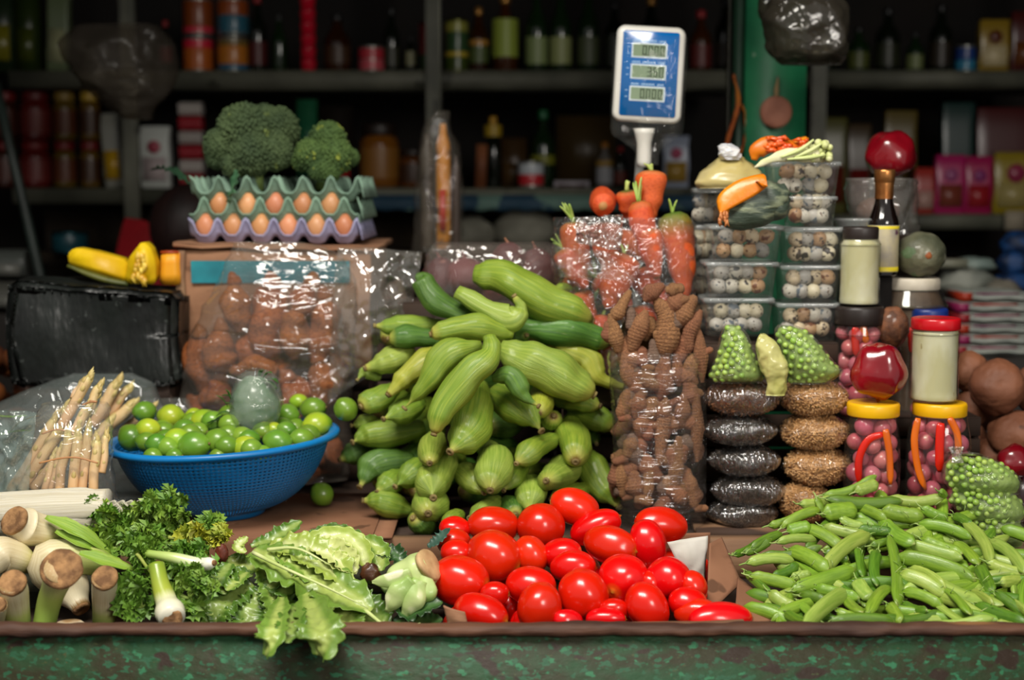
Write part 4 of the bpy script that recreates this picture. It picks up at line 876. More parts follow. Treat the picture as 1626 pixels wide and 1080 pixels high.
# ------------------------------------------------------------------ tomatoes
M_tom = mat('tomato_skin', '#de1d08', '#cf1505', 5, .25, .04, 30, coat=.3, sss=.1, rand=.05, hue=.003, spec=.5, grad=[(0, None), (.86, None), (.955, '#d8601c'), (1, '#b08a30')], gradamt=.03)
M_calyx = mat('tomato_scar', '#6f6a24', '#8a5a28', 80, .7)
def tomato(px, py, L, W, ang, Y, stem=None, label=None):
    """px length L along direction ang (degrees, clockwise on the picture); stem: towards the viewer by this much"""
    p = at(px, py, Y); k = px2m(Y); a = math.radians(ang)
    t = thing('tomato', label, 'tomato', p, 'plum tomatoes in the tray')
    d = Vector((math.cos(a), -(stem if stem is not None else R.uniform(-.3, .5)), -math.sin(a))).normalized()
    t.rotation_euler = d.to_track_quat('Z', 'Y').to_euler()
    r = W * k / 2; l = max(L * k / 2, r); se = R.uniform(0, 50)
    def f(q):
        h = 1 + .03 * noise.noise(q * 1.6 + Vector((se, 0, 0)))
        s = math.hypot(q.x, q.y)
        if q.z > .8: h -= .06 * (1 - s / .6) ** 2 if s < .6 else 0
        th = math.atan2(q.y, q.x); h += .018 * math.cos(4 * th + se) * s
        return h * (1 - .05 * q.z)
    Geo().add(*ball(r, r, l, 26, 34, f)).obj('fruit', M_tom, t)
    g = Geo(); g.add(*ball(.0024, .0024, .0012, 5, 8)); Geo()
    for q in range(5): g.add(*tube([(0, 0, 0), (.003 * math.cos(q * 1.26), .003 * math.sin(q * 1.26), .0006), (.0055 * math.cos(q * 1.26), .0055 * math.sin(q * 1.26), -.0002)], [(0, .001), (1, .0002)], 5, 5))
    g.obj('stem_scar', M_calyx, t, (0, 0, l * .885))
    if not label: later(t, 'red plum tomato', 'of the tomato tray', 'tomatoes', p)
T = [(382, 195, 215, 150, 5), (220, 210, 130, 100, 10), (215, 265, 140, 110, 0), (225, 310, 130, 110, 0), (535, 320, 160, 130, 60), (720, 120, 205, 145, 20, None, 'top tomato of the heap, nearest the gourds'), (575, 205, 170, 190, 80), (665, 315, 175, 130, -10), (1080, 195, 225, 145, 12, -.2, 'tomato at the top right, against the turmeric bag'),
     (808, 200, 220, 128, -25), (1022, 275, 200, 150, 75), (870, 278, 232, 155, 8), (385, 325, 232, 208, 20, None, 'big round tomato in the upper left of the heap'), (715, 370, 190, 140, 0), (915, 422, 210, 205, 150, 1.5, 'round tomato showing its green stem scar in mid heap'),
     (1105, 425, 168, 185, 80), (540, 450, 212, 160, 5, .3), (240, 425, 257, 200, 5, .4, 'large tomato at the left end of the tray with stem at right'), (755, 490, 220, 200, 60), (1210, 450, 130, 110, 60), (385, 480, 120, 100, 0), (1035, 440, 110, 100, 60),
     (1190, 520, 160, 130, 10), (880, 545, 120, 90, 0), (1020, 540, 215, 170, 60), (567, 545, 218, 182, 100), (330, 562, 238, 152, 12, None, 'front left tomato leaning on the torn cardboard'), (1230, 560, 190, 120, -5), (850, 585, 165, 90, 0), (690, 592, 130, 90, 15), (1330, 585, 275, 135, 2, -.2, 'tomato behind the low wooden strip at the front right')]
for q in T:
    x = 640 + q[0] / 2.623; y = 760 + q[1] / 2.623
    Y = float(np.interp(y, [800, 838, 870, 900, 930, 960, 990], [.365, .33, .265, .215, .165, .115, .085]))
    tomato(x, y, q[2] / 2.5, q[3] / 2.48, q[4], Y, q[5] if len(q) > 5 else None, q[6] if len(q) > 6 else None)
for i in range(26):     # lower layer
    x = R.uniform(705, 1120); y = R.uniform(880, 985); Y = float(np.interp(y, [880, 985], [.33, .10])) + .03
    p = at(x, y + 14, Y); tomato(x, y + 14, 70, 58, R.uniform(0, 180), Y)

# ------------------------------------------------------------------ price scale
sc0 = at(1024, 240, .80)
scl = thing('price_scale', 'white price computing scale with a blue display head on a pole above the carrots', 'scale', (sc0.x, .89, .30))
zpole = at(1031, 128, .80)
M_wplast = mat('white_plastic', '#dcdad2', '#cfccc2', 9, .35, .1, 30, coat=.1)
base = scl.location
bevelbox('base', -.10, .10, -.09, .09, -.0, .05, M_wplast, scl, .012, 3); bevelbox('pan', -.11, .11, -.10, .10, .051, .058, mat('steel', '#a8a8a6', rough=.25, metal=.9), scl, .003)
zt_ = zpole.z - base.z; pt = at(1024, 214, .80) - base
g = Geo(); g.add(*tube([(0.0, 0.05, .02), (-.001, .03, .3 if zt_ > .3 else .15), pt + Vector((0, .014, .0))], lambda t: .0085, 14, 16)); g.obj('pole', mat('pole_white', '#d6d6d0', rough=.2, metal=.2, coat=.4), scl)
g = Geo(); g.add(*lathe([(.012, -.06), (.014, -.05), (.014, -.015), (.018, .002), (.020, .012)], 20)); g.obj('neck', M_wplast, scl, pt + Vector((0, .014, .0)))
hd = bpy.data.objects.new('display_head', None)
def rrect(w, h, r, n=6):
    P = []
    for cx, cy, a0 in ((w - r, h - r, 0), (-w + r, h - r, 90), (-w + r, -h + r, 180), (w - r, -h + r, 270)):
        for i in range(n + 1):
            a = math.radians(a0 + 90 * i / n); P.append((cx + r * math.cos(a), cy + r * math.sin(a)))
    return P
def plate(name, w, h, r, y0, y1, m, parent, M, taper=0, bev=.004, smooth=True):
    """rounded slab in the local x-z plane, front at y0, back at y1"""
    A = rrect(w, h, r); B = rrect(w - bev, h - bev, max(r - bev, .001)); C = rrect(w - taper, h - taper, max(r - taper * .5, .001)); n = len(A)
    V = [(x, y0, z) for x, z in B] + [(x, y0 + bev, z) for x, z in A] + [(x, y1 - bev, z) for x, z in C] + [(x * .97, y1, z * .97) for x, z in C]
    F = [tuple(range(n))[::-1], tuple(range(3 * n, 4 * n))]
    for k in range(3):
        for i in range(n): j = (i + 1) % n; F.append((k * n + i, k * n + j, (k + 1) * n + j, (k + 1) * n + i))
    g = Geo().add(V, F); g.move(M); o = g.obj(name, m, parent, smooth=smooth)
    return o
kk = px2m(.80); Mh = Matrix.Translation(zpole + Vector((0, .0, .0)) - base + Vector((0, 0, .012))) @ Matrix.Rotation(math.radians(3.2), 4, 'Y') @ Matrix.Rotation(math.radians(-4), 4, 'X')
head = plate('display_head', 54 * kk, 75 * kk, 14 * kk, 0, .030, M_wplast, scl, Mh, .006, .006)
plate('blue_panel', 44 * kk, 66 * kk, 4 * kk, -.0012, .003, mat('blue_panel', '#0a5fa6', '#08548f', 6, .18, coat=.5), head, Mh @ Matrix.Translation((0, 0, 0)), 0, .0004)
M_lcd = mat('lcd_green', '#6f8468', '#7a8c70', 9, .5, spec=.2); M_seg = mat('lcd_segment', '#101812', rough=.8, spec=.1); M_frame = mat('white_print', '#ccd8de', rough=.5); M_txt = mat('pale_print', '#8fb6d8', rough=.5)
SEGS = {'0': 'abcdef', '3': 'abgcd', '5': 'afgcd', '1': 'bc', '8': 'abcdefg'}
def segs(ch, w, h, t):
    P = {'a': (-w, w, h - t, h), 'g': (-w, w, -t / 2, t / 2), 'd': (-w, w, -h, -h + t), 'f': (-w, -w + t, 0, h), 'b': (w - t, w, 0, h), 'e': (-w, -w + t, -h, 0), 'c': (w - t, w, -h, 0)}
    return [P[s] for s in SEGS[ch]]
for zi, txt, dp in ((36, '0000', True), (3, '350', True), (-31, '0000', True)):
    Mw = Mh @ Matrix.Translation((-2 * kk, 0, zi * kk))
    plate('window_frame', 27.5 * kk, 11.5 * kk, 1 * kk, -.0020, .0, M_frame, head, Mw, 0, .0003, False)
    lcd = plate('lcd_window', 25.5 * kk, 9.5 * kk, .6 * kk, -.0026, -.001, M_lcd, head, Mw, 0, .0002, False)
    g = Geo()
    for i, ch in enumerate(txt):
        cx = (20 - (len(txt) - 1 - i) * 9.2) * kk
        for (a, b_, c, d) in segs(ch, 3.2 * kk, 7.4 * kk, 1.5 * kk): g.add(*box(cx + a, cx + b_, -.0029, -.0025, c, d))
        if (txt == '0000' and i == 0) or (txt == '350' and i == 0): g.add(*box(cx + 4.0 * kk, cx + 5.2 * kk, -.0029, -.0025, -7.2 * kk, -6 * kk))
    g.move(Mw); g.obj('digits', M_seg, head, smooth=False)
    g = Geo()
    for (a, b_) in ((-26, -13), (-10, 11), (15, 27)):
        n_ = int((b_ - a) / 2.6)
        for q in range(n_):
            xa = (a + q * 2.6) * kk; g.add(*box(xa, xa + 2.0 * kk, -.0018, -.0009, 13.4 * kk, (15.6 + .6 * (q % 2)) * kk))
    for zz in (4, -6): g.add(*box(-34.5 * kk, -30.5 * kk, -.0018, -.0009, zz * kk, (zz + 1.2) * kk))
    g.move(Mw); g.obj('small_print', M_txt, head, smooth=False)
M_wrap = film('wrap_film', haze=.02, wr=.8, wscale=14, gloss=.3, rough=.04)
bagform('plastic_wrap', [(58, 982, 1086, .5), (66, 976, 1091, .9), (130, 972, 1089, 1), (205, 970, 1085, .9), (222, 985, 1070, .7), (240, 1005, 1048, .5), (262, 1008, 1045, .5)], .815, .026, M_wrap, scl, wr=.003, wf=45, seed=3)
crate('wooden_crate', 'dark wooden crate carrying the scale behind the carrots', 890, 1100, .785, 1.0, .003, .299)
crate('wooden_crate', 'dark wooden crate carrying the bag of carrots', 895, 1100, .63, .775, .003, at(1000, 600, .70).z - .002)

# ------------------------------------------------------------------ carrots in a bag
M_car = mat('carrot_skin', '#e0682c', '#cf551e', 3, .45, .5, 6, coord='tuv', stretch=(1.5, 1.5, 9), bstretch=(.5, .5, 8), bdist=.002, rand=.08, hue=.008, lo=.4, hi=.65, sss=.08, grad=[(0, '#b8884a'), (.03, None), (.88, None), (.97, '#c86a30'), (1, '#6f6a2a')], gradamt=.02)
M_carg = mat('carrot_skin_green_top', '#e06428', '#d8501c', 3, .45, .5, 6, coord='tuv', stretch=(1.5, 1.5, 9), bstretch=(.5, .5, 8), bdist=.002, rand=.05, lo=.4, hi=.65, grad=[(0, None), (.7, None), (.88, '#8a7a2c'), (1, '#4c6a20')], gradamt=.05)
M_stub = mat('leaf_stub', '#b9c670', '#8fae4a', 30, .5, .3, 60)
def carrot(tip, top, w, Y0, Y1, stubs=4, label=None, m=None, sl=26, prof=None):
    a_ = at(860 + tip[0] / 1.743, 240 + tip[1] / 1.743, Y0); b_ = at(860 + top[0] / 1.743, 240 + top[1] / 1.743, Y1); r = w / 1.743 * px2m(Y1) / 2
    t = thing('carrot', label, 'carrot', b_, 'carrots in the bag'); P = [a_ - b_, (a_ - b_) * .5 + Vector((R.uniform(-.003, .003), 0, 0)), Vector()]
    Geo().add(*tube(P, prof or [(0, r * .18), (.1, r * .42), (.4, r * .78), (.8, r * .98), (.93, r * .9), (1, r * .45)], 22, 22, lump=(r * .08, 40, R.random() * 9))).obj('root', m or M_car, t)
    d = (b_ - a_).normalized(); g = Geo()
    for k in range(stubs):
        v = (d + Vector((R.uniform(-.75, .75), R.uniform(-.5, .2), R.uniform(-.3, .5)))).normalized() * sl / 1.743 * px2m(Y1) * R.uniform(.6, 1.15)
        g.add(*tube([(0, 0, 0), v * .5 + d * .002, v], [(0, .0042), (.5, .0036), (.9, .003), (1, .0012)], 8, 8, .55))
    if stubs: g.obj('leaf_stubs', M_stub, t)
    if not label: later(t, 'orange carrot', 'in the carrot bag', 'carrots', b_)
    return t
CY = .70
carrot((170, 152), (166, 128), 84, CY - .04, CY + .09, 0, 'carrot end showing round beside the leaf stubs, upper left of the bag', prof=[(0, .006), (.12, .021), (.5, .0245), (.9, .022), (1, .01)])
carrot((302, 190), (303, 55), 88, CY + .0, CY + .01, 3, 'thick topmost carrot against the scale pole', sl=34)
carrot((240, 190), (236, 110), 66, CY + .03, CY + .02, 2)
carrot((318, 355), (268, 140), 74, CY - .05, CY - .03, 4, 'long carrot standing upright in the middle of the bag', sl=62)
carrot((322, 350), (300, 215), 62, CY - .055, CY - .05, 0)
carrot((110, 370), (88, 196), 86, CY - .01, CY - .01, 5, 'carrot with a splayed leaf stub at the far left of the bag', sl=62)
carrot((185, 320), (175, 200), 96, CY - .015, CY, 0); carrot((185, 440), (228, 285), 110, CY - .045, CY - .03, 2, sl=30); carrot((398, 410), (362, 172), 100, CY - .03, CY - .01, 3, 'carrot with a green shoulder at the right of the bag', m=M_carg, sl=44)
carrot((145, 500), (98, 390), 82, CY, CY + .01, 2); carrot((125, 380), (60, 270), 78, CY - .02, CY - .01, 4, sl=44); carrot((345, 440), (270, 330), 80, CY - .01, CY + .02, 2); carrot((160, 560), (170, 455), 66, CY - .03, CY - .01, 1)
carrot((250, 430), (150, 350), 70, CY, CY + .02, 4, sl=50); carrot((330, 300), (200, 240), 80, CY + .04, CY + .06, 0); carrot((60, 420), (120, 300), 80, CY + .05, CY + .06, 0); carrot((400, 480), (330, 380), 90, CY + .03, CY + .05, 0); carrot((150, 640), (200, 500), 90, CY + .03, CY + .04, 0); carrot((300, 560), (260, 430), 100, CY + .02, CY + .03, 0); carrot((390, 560), (370, 440), 90, CY + .02, CY + .03, 0)
M_foil = film('stiff_clear_film', haze=.04, wr=1.0, wscale=30, gloss=2.6, rough=.05, dist=.010)
cbag = bagform('carrot_bag', [(345, 880, 1098, .8, -.0), (365, 880, 1104, .95), (420, 876, 1104, 1), (480, 888, 1102, 1), (540, 895, 1100, 1), (600, 900, 1098, .9)], CY, .075, M_foil, wr=.006, wf=38, seed=11, close1=False)
tag(cbag, 'clear plastic bag stretched around the bundle of carrots', 'bag')
# folded-over lip of the bag, crumpled
def sheet(name, corners, Y, m, parent=None, n=40, amp=.006, f=40, seed=0, recenter=True, thick=.0008, bow=.0, ridge=True):
    """crumpled sheet over four picture corners (x, y[, dY]) : top-left, top-right, bottom-right, bottom-left"""
    C = [at(c[0], c[1], Y + (c[2] if len(c) > 2 else 0)) for c in corners]; V = []; A = []
    for j in range(n):
        for i in range(n):
            u, v = i / (n - 1), j / (n - 1); p = C[0].lerp(C[1], u).lerp(C[3].lerp(C[2], u), v)
            q = p * f + Vector((seed, 0, seed)); k = (1 - abs(noise.noise(q) * 2)) if ridge else noise.noise(q); k += .4 * noise.noise(q * 3)
            p = p + Vector((.3 * amp * noise.noise(q * .8), -amp * k - bow * math.sin(pi * u) * math.sin(pi * v), .3 * amp * noise.noise(q * .7 + Vector((9, 9, 9)))))
            V.append(p); A.append((u, v, v))
    g = Geo().add(V, [(j * n + i, (j + 1) * n + i, (j + 1) * n + i + 1, j * n + i + 1) for j in range(n - 1) for i in range(n - 1)], A)
    if parent is not None: g.v = [tuple(Vector(v) - parent.location) for v in g.v]; recenter = False
    o = g.obj(name, m, parent, recenter=recenter)
    if thick: s = o.modifiers.new('t', 'SOLIDIFY'); s.thickness = thick
    return o
M_shiny = film('shiny_film', haze=.10, wr=1.0, wscale=34, gloss=5.5, rough=.06, dist=.012, hazecol='#d8d4cc')
tmp = Vector(cbag.location)
o = sheet('lip_fold', [(912, 346), (990, 340, .01), (985, 398), (915, 385)], .615, M_shiny, None, amp=.010, f=60, seed=3, recenter=False); o.parent = cbag; o.location = -tmp
o = sheet('lip_fold', [(880, 392), (960, 398), (1010, 445), (890, 440)], .612, M_clear2, None, amp=.008, f=50, seed=7, recenter=False); o.parent = cbag; o.location = -tmp

# ------------------------------------------------------------------ turmeric roots in a tall wrapped bag
M_tur = mat('turmeric_skin', '#ab7650', '#7d5238', 5, .8, .7, 4, coord='tuv', stretch=(1, 1, 14), bstretch=(1, 1, 16), bdist=.003, rand=.14, hue=.012, lo=.4, hi=.6, dots=[(6, .64, '#c98a58'), (9, .70, '#4a2c1c')])
M_tur2 = mat('turmeric_skin_grey', '#8f7462', '#6d5444', 5, .8, .7, 4, coord='tuv', stretch=(1, 1, 14), bstretch=(1, 1, 16), bdist=.003, rand=.1)
def root(pts, w, Y, label=None, grey=False, sub=True):
    P = [at(860 + x / 1.743, 240 + y / 1.743, Y + R.uniform(-.004, .004)) for x, y in pts]; c = sum(P, Vector()) / len(P); r = w * 1.22 / 1.743 * px2m(Y) / 2
    t = thing('turmeric_root', label, 'turmeric', c, 'turmeric roots in the tall bag'); P = [p - c for p in P]; L = (P[-1] - P[0]).length
    n = max(18, int(L / .00125)); ring = .0052; ph = R.random() * 6
    def rf(q):
        e = min(1, math.sin(pi * min(max(q, .03), .97)) ** .45); return r * (e * (1 + -.08 * abs(math.sin(q * L / ring * pi + ph)) + .0 * math.sin(q * L / ring * 2 * pi + ph) + .12 * math.sin(q * 9 + ph)))
    g = Geo(); g.add(*tube(P, rf, n, 11, lump=(r * .13, 60, ph))); g.obj('rhizome', M_tur2 if grey else M_tur, t)
    if sub and R.random() < .45:
        q = P[len(P) // 2]; d = Vector((R.choice((-1, 1)) * r * 1.5, -r * .5, R.uniform(-1, 1) * r)); g = Geo(); g.add(*tube([q, q + d * .7, q + d * 1.1], [(0, r * .55), (.7, r * .5), (1, r * .2)], 9, 10, lump=(r * .1, 80, ph))); g.obj('side_bud', M_tur, t)
    if not label: later(t, 'brown ringed turmeric root', 'of the tall turmeric bag', 'turmeric', c)
TY = .53
TR = [([(245, 385), (215, 440), (200, 470)], 30), ([(190, 450), (205, 520), (215, 560)], 34), ([(290, 440), (265, 500), (245, 560)], 40), ([(340, 370), (305, 390), (283, 415)], 36), ([(318, 410), (345, 460), (345, 530), (335, 570)], 52), ([(390, 395), (365, 425), (352, 440)], 38),
      ([(425, 400), (400, 440), (375, 490)], 40), ([(395, 380), (345, 385)], 32), ([(442, 440), (410, 500), (405, 560)], 34), ([(432, 490), (440, 560), (445, 640)], 30), ([(185, 470), (183, 530)], 30), ([(245, 430), (248, 500)], 28, 1), ([(225, 520), (240, 620), (260, 660)], 32),
      ([(310, 520), (310, 600)], 30, 1), ([(375, 530), (375, 610), (380, 650)], 30), ([(415, 560), (410, 660)], 34), ([(275, 540), (280, 600)], 34), ([(345, 560), (340, 640), (325, 690)], 36), ([(280, 600), (300, 640), (330, 650)], 36), ([(275, 660), (260, 740)], 36), ([(315, 680), (290, 740)], 34), ([(240, 660), (215, 740)], 30),
      ([(355, 690), (335, 760), (325, 870)], 34), ([(395, 670), (385, 760)], 34), ([(425, 650), (430, 750), (430, 860)], 28), ([(300, 740), (290, 800)], 30), ([(255, 790), (235, 850)], 36), ([(380, 790), (375, 870), (360, 930)], 32), ([(250, 880), (260, 960)], 44), ([(300, 870), (290, 960)], 30), ([(345, 920), (400, 970)], 44), ([(215, 860), (225, 960)], 30), ([(405, 890), (425, 990)], 32), ([(330, 700), (355, 700)], 30)]
for q in TR: root(q[0], q[1] * 1.08, TY - (.040 if q[0][0][1] > 560 else .035), grey=len(q) > 2)
for i in range(84):
    x = R.uniform(215, 415); y = R.uniform(430, 960); a = R.gauss(pi / 2, .5); l = R.uniform(50, 90); yy = TY + R.choice((-.036, -.03, -.01, .02))
    root([(x, y), (x + l * math.cos(a) * .5, y + l * math.sin(a) * .5), (x + l * math.cos(a), y + l * math.sin(a))], R.uniform(34, 44), yy, sub=False, grey=R.random() < .2)
tb = bagform('turmeric_bag', [(555, 968, 1118, .9), (575, 966, 1119, 1), (650, 972, 1120, 1), (740, 975, 1120, 1), (820, 980, 1118, 1), (852, 985, 1110, .9)], TY, .072, film('turmeric_film', haze=.045, wr=1.0, wscale=14, gloss=1.5, rough=.05, stretch=(.4, .4, 4), hazecol='#a89a90'), wr=.004, wf=50, seed=21, n=60, seg=64)
tag(tb, 'tall clear plastic bag wrapped in stretch film around the turmeric roots', 'bag')

# ------------------------------------------------------------------ tubs of quail eggs
M_q = []
for i, (a_, b_, th) in enumerate([('#cdbc9c', '#bda988', .55), ('#c6c0b0', '#b4ae9f', .57), ('#b8966f', '#a07c58', .55), ('#d6cdb2', '#c6bb9e', .58), ('#b4aea2', '#a09c94', .55)]):
    M_q.append(mat('quail_shell_%d' % i, a_, b_, 9, .5, .1, 90, rand=.10, dots=[(85, .66, '#5a4632'), (150, .64, '#35291f'), (55, th + .02, ['#3a2c22', '#4a4a48', '#6a3c20', '#2e2620', '#59626a'][i])]))
QM = [(Geo().add(*ball(.0140, .0140, .0168, 12, 18, lambda d: 1 - .10 * d.z * (d.z > 0)))).mesh('quail_egg', m) for m in M_q]
M_tub = film('tub_plastic', haze=.045, gloss=.9, rough=.12, wr=.15, wscale=12, hazecol='#c8ccc8'); M_lid = film('tub_lid', haze=.38, gloss=1.3, rough=.12, wr=.2, wscale=20, hazecol='#c2c6c4')
def tub(x0, x1, yl, yb, Y, label, short, n=10, depth=None, eggs=True):
    k = px2m(Y); w = (x1 - x0) * k / 2; h = (yb - yl) * k; b0 = at((x0 + x1) / 2, yb, Y); d = depth or w; rot = 0
    t = thing('plastic_tub', label, 'tub', Vector((b0.x, Y + d * .85, b0.z)), 'clear tubs of quail eggs', rot=(0, 0, rot))
    def rings(levels):
        V = []; F = []; n_ = len(rrect(1, 1, .3, 5))
        for (s, z) in levels:
            V += [(x, y, z) for x, y in rrect(w * s, d * .85 * s, .016, 5)]
        for q in range(len(levels) - 1):
            for i in range(n_): j = (i + 1) % n_; F.append((q * n_ + i, q * n_ + j, (q + 1) * n_ + j, (q + 1) * n_ + i))
        return V, F, n_
    V, F, n_ = rings([(.80, .001), (.86, .002), (.90, h * .5), (.95, h * .88)]); F.append(tuple(range(n_))[::-1]); Geo().add(V, F).obj('box', M_tub, t)
    V, F, n_ = rings([(.94, h * .86), (1, h * .87), (1.0, h * .955), (.97, h * .99), (.93, h * .99), (.91, h * .955), (.90, h * .955)]); F.append(tuple(range((6) * n_, 7 * n_))); Geo().add(V, F).obj('lid', M_lid, t)
    for ri, zz in enumerate((.0190, .0435)):
        if h < .052 and ri == 1: zz = .038
        m = 4
        for i in range(m):
            ex = (-.72 + 1.44 * (i + .25 * (ri) + R.uniform(.0, .2)) / (m - .4)) * w * .86
            o = bpy.data.objects.new('quail_egg', R.choice(QM)); COL.objects.link(o)
            p = t.location + Vector((ex, -d * .85 * .86 + .0178 + R.uniform(0, .004), zz + .0015)); o.location = p
            o.rotation_euler = (pi / 2 + R.uniform(-.7, .7), R.uniform(-1, 1), R.uniform(0, 6)); o['category'] = 'egg'; o['group'] = 'quail eggs in the tubs'
            later(o, 'speckled quail egg', short, 'q' + short, p)
    return t
QY = .60
crate('wooden_crate', 'dark wooden crate raising the quail egg tubs', 1112, 1330, QY + .0, QY + .16, .003, at(1200, 543, QY).z - .002)
LQ = [(473, 536, 1117, 1232), (416, 474, 1120, 1239), (358, 417, 1127, 1246)]
names = ['bottom', 'middle', 'upper']
for i, (a_, b_, x0, x1) in enumerate(LQ): tub(x0, x1, a_, b_, QY + .004 * i, 'clear lidded tub of quail eggs, %s one of the left stack beside the carrots' % names[i], 'in the %s left tub' % names[i])
RQ = [(481, 543, 1233, 1336), (421, 482, 1239, 1340), (361, 422, 1245, 1345), (312, 361, 1250, 1332), (257, 313, 1225, 1338)]
nm = ['bottom', 'second', 'third', 'fourth', 'top']
for i, (a_, b_, x0, x1) in enumerate(RQ): tub(x0, x1, a_, b_, QY + .006 + .004 * i, 'clear lidded tub of quail eggs, %s one%s of the right stack' % (nm[i], ' from below' if 0 < i < 4 else ''), 'in the %s right tub' % nm[i])
tb_ = tub(1102, 1152, 299, 358, QY + .13, 'small clear tub of eggs behind, under the pale knotted bag', 'in the small rear tub', depth=.04)
for i, (a_, b_) in enumerate([(358, 416), (416, 474), (474, 534)]):
    tub(1098, 1150, a_, b_, QY + .13, 'clear tub in the rear stack behind the left one, %s of the dark three' % ['topmost', 'middle', 'lowest'][i], 'in the %s rear tub' % ['upper', 'middle', 'lower'][i], depth=.04)
crate('wooden_crate', 'dark crate under the rear stack of tubs', 1095, 1200, QY + .165, QY + .30, .003, at(1120, 540, QY + .13).z)
# pale knotted bag on the rear tub
kb = thing('knotted_bag', 'pale yellow plastic bag tied with a white knot, upper left of the quail tubs', 'bag', at(1158, 298, .70))
M_kb = mat('pale_bag', '#cfc08a', '#b5a566', 5, .35, .7, 22, coat=.3, sss=.2, dots=[(9, .6, '#d8d0ac')]); M_kn = mat('white_knot', '#dcdcdc', '#c4c6ca', 20, .35, .5, 40, sss=.2)
bagform('body', [(246, 1148, 1172, .35), (256, 1136, 1188, .6), (275, 1112, 1210, .95), (290, 1102, 1216, 1), (299, 1106, 1212, .9)], .70, .055, M_kb, kb, wr=.005, wf=24, seed=4, close0=True)
bagform('knot', [(228, 1146, 1160, .5), (236, 1140, 1172, 1), (248, 1142, 1176, .9), (254, 1148, 1172, .7)], .67, .018, M_kn, kb, wr=.005, wf=60, seed=6, close0=True)
# green squash wedge with orange flesh leaning on the tubs
sq = thing('squash_wedge', 'cut squash wedge with bright orange flesh and dark green rind across the tubs', 'squash', at(1190, 340, .56))
V = []; n = 22
arc = [(1140, 334), (1138, 318), (1146, 304), (1168, 288), (1194, 279), (1214, 277), (1217, 292)]; arc2 = [(1144, 340), (1156, 334), (1178, 322), (1200, 310), (1217, 297), (1218, 295), (1217, 293)]
A1 = catmull([at(x, y, .545) for x, y in arc], n); A2 = catmull([at(x, y, .535) for x, y in arc2], n); V = []
for j in range(n):
    for k in range(8):
        s = k / 7; p = A1[j].lerp(A2[j], s) + Vector((0, -.004 * math.sin(pi * s), 0)); p += Vector((1, 1, 1)) * .0007 * noise.noise(p * 150); V.append(p - sq.location)
g = Geo().add(V, [(j * 8 + k, j * 8 + k + 1, (j + 1) * 8 + k + 1, (j + 1) * 8 + k) for j in range(n - 1) for k in range(7)]); o = g.obj('flesh', M_pumpo, sq); s = o.modifiers.new('t', 'SOLIDIFY'); s.thickness = .02; s.offset = -1
M_rind = mat('squash_rind', '#2f3d30', '#5a6550', 5, .55, .6, 6, coord='obj', stretch=(26, 26, 60), bstretch=(1, 1, 1), bdist=.003, lo=.46, hi=.6, dots=[(70, .62, '#8a8a6a')])
M_rind = mat('squash_rind2', '#3a463a', '#7f876c', 30, .5, .7, 60, stretch=(.7, 1, 2.6), lo=.50, hi=.64, detail=5, bdist=.003)
g = Geo(); g.add(*tube([at(x, y, .56) - sq.location for x, y in [(1143, 346), (1165, 344), (1195, 330), (1222, 316), (1250, 300)]], [(0, .010), (.15, .021), (.5, .036), (.8, .034), (1, .010)], 26, 26, .62, ribs=(9, .06, .5), lump=(.004, 40, 3), up=(0, -1, 0))); g.obj('rind', M_rind, sq)
g = Geo(); g.add(*tube([at(1215, 344, .57) - sq.location, at(1235, 330, .57) - sq.location, at(1250, 312, .57) - sq.location], [(0, .018), (.5, .03), (1, .012)], 16, 20, .7, ribs=(7, .06, .5))); g.obj('rind_end', M_rind, sq)
g = Geo()
for i in range(12):
    a_ = at(R.uniform(1140, 1156), R.uniform(334, 350), .532) - sq.location; g.add(*tube([a_, a_ + Vector((R.uniform(-.003, .003), -.003, -.006)), a_ + Vector((R.uniform(-.005, .005), 0, -.013))], [(0, .002), (.5, .003), (1, .001)], 7, 6))
g.obj('pulp', mat('squash_pulp', '#c9824a', '#a05a2c', 60, .5, .4, 90), sq)
# pumpkin slices and cauliflower leaf on the top tub
t = thing('pumpkin_slice', 'curved orange pumpkin slice on the top quail tub', 'pumpkin', at(1245, 250, .66))
g = Geo(); g.add(*tube([at(x, y, .66) - t.location for x, y in [(1197, 254), (1202, 240), (1222, 230), (1250, 234), (1278, 240)]], [(0, .006), (.3, .016), (.8, .014), (1, .006)], 18, 16, .7, lump=(.002, 60, 1), up=(0, -1, 0))); g.obj('rind', mat('orange_rind', '#e07c14', '#d06a10', 14, .4, .2), t)
g = Geo(); rr = random.Random(8)
for i in range(34):
    a_ = at(rr.uniform(1220, 1278), rr.uniform(218, 240), .65) - t.location; g.add(*tube([a_, a_ + Vector((rr.uniform(-.01, .01), -.004, rr.uniform(-.004, .004))), a_ + Vector((rr.uniform(-.018, .018), 0, rr.uniform(-.006, .004)))], [(0, .002), (.5, .0045), (1, .0015)], 7, 7))
g.obj('stringy_pulp', mat('orange_pulp', '#e8641a', '#d8480c', 40, .3, .4, 90, coat=.5), t)
t2_, P, c = wedge('pumpkin_slice', 'short orange pumpkin wedge end behind the cauliflower piece', [(1254, 226), (1284, 216), (1288, 234), (1276, 246), (1256, 244)], .655, .02, M_pumpo, M_pumpr)
cf = thing('cauliflower_piece', 'pale cauliflower stalk and floret on the top quail tub', 'cauliflower', at(1270, 252, .60))
M_cfl = mat('cauliflower', '#e0dcb4', '#c8cf8a', 18, .6, .5, 70, lo=.45, hi=.6, sss=.1)
g = Geo(); g.add(*tube([at(x, y, .60) - cf.location for x, y in [(1198, 266), (1218, 256), (1245, 246), (1275, 246), (1300, 244)]], [(0, .001), (.2, .006), (.6, .012), (1, .014)], 20, 14, .6, lump=(.003, 50, 2), up=(0, -1, 0))); g.obj('stalk', M_cfl, cf)
g = Geo()
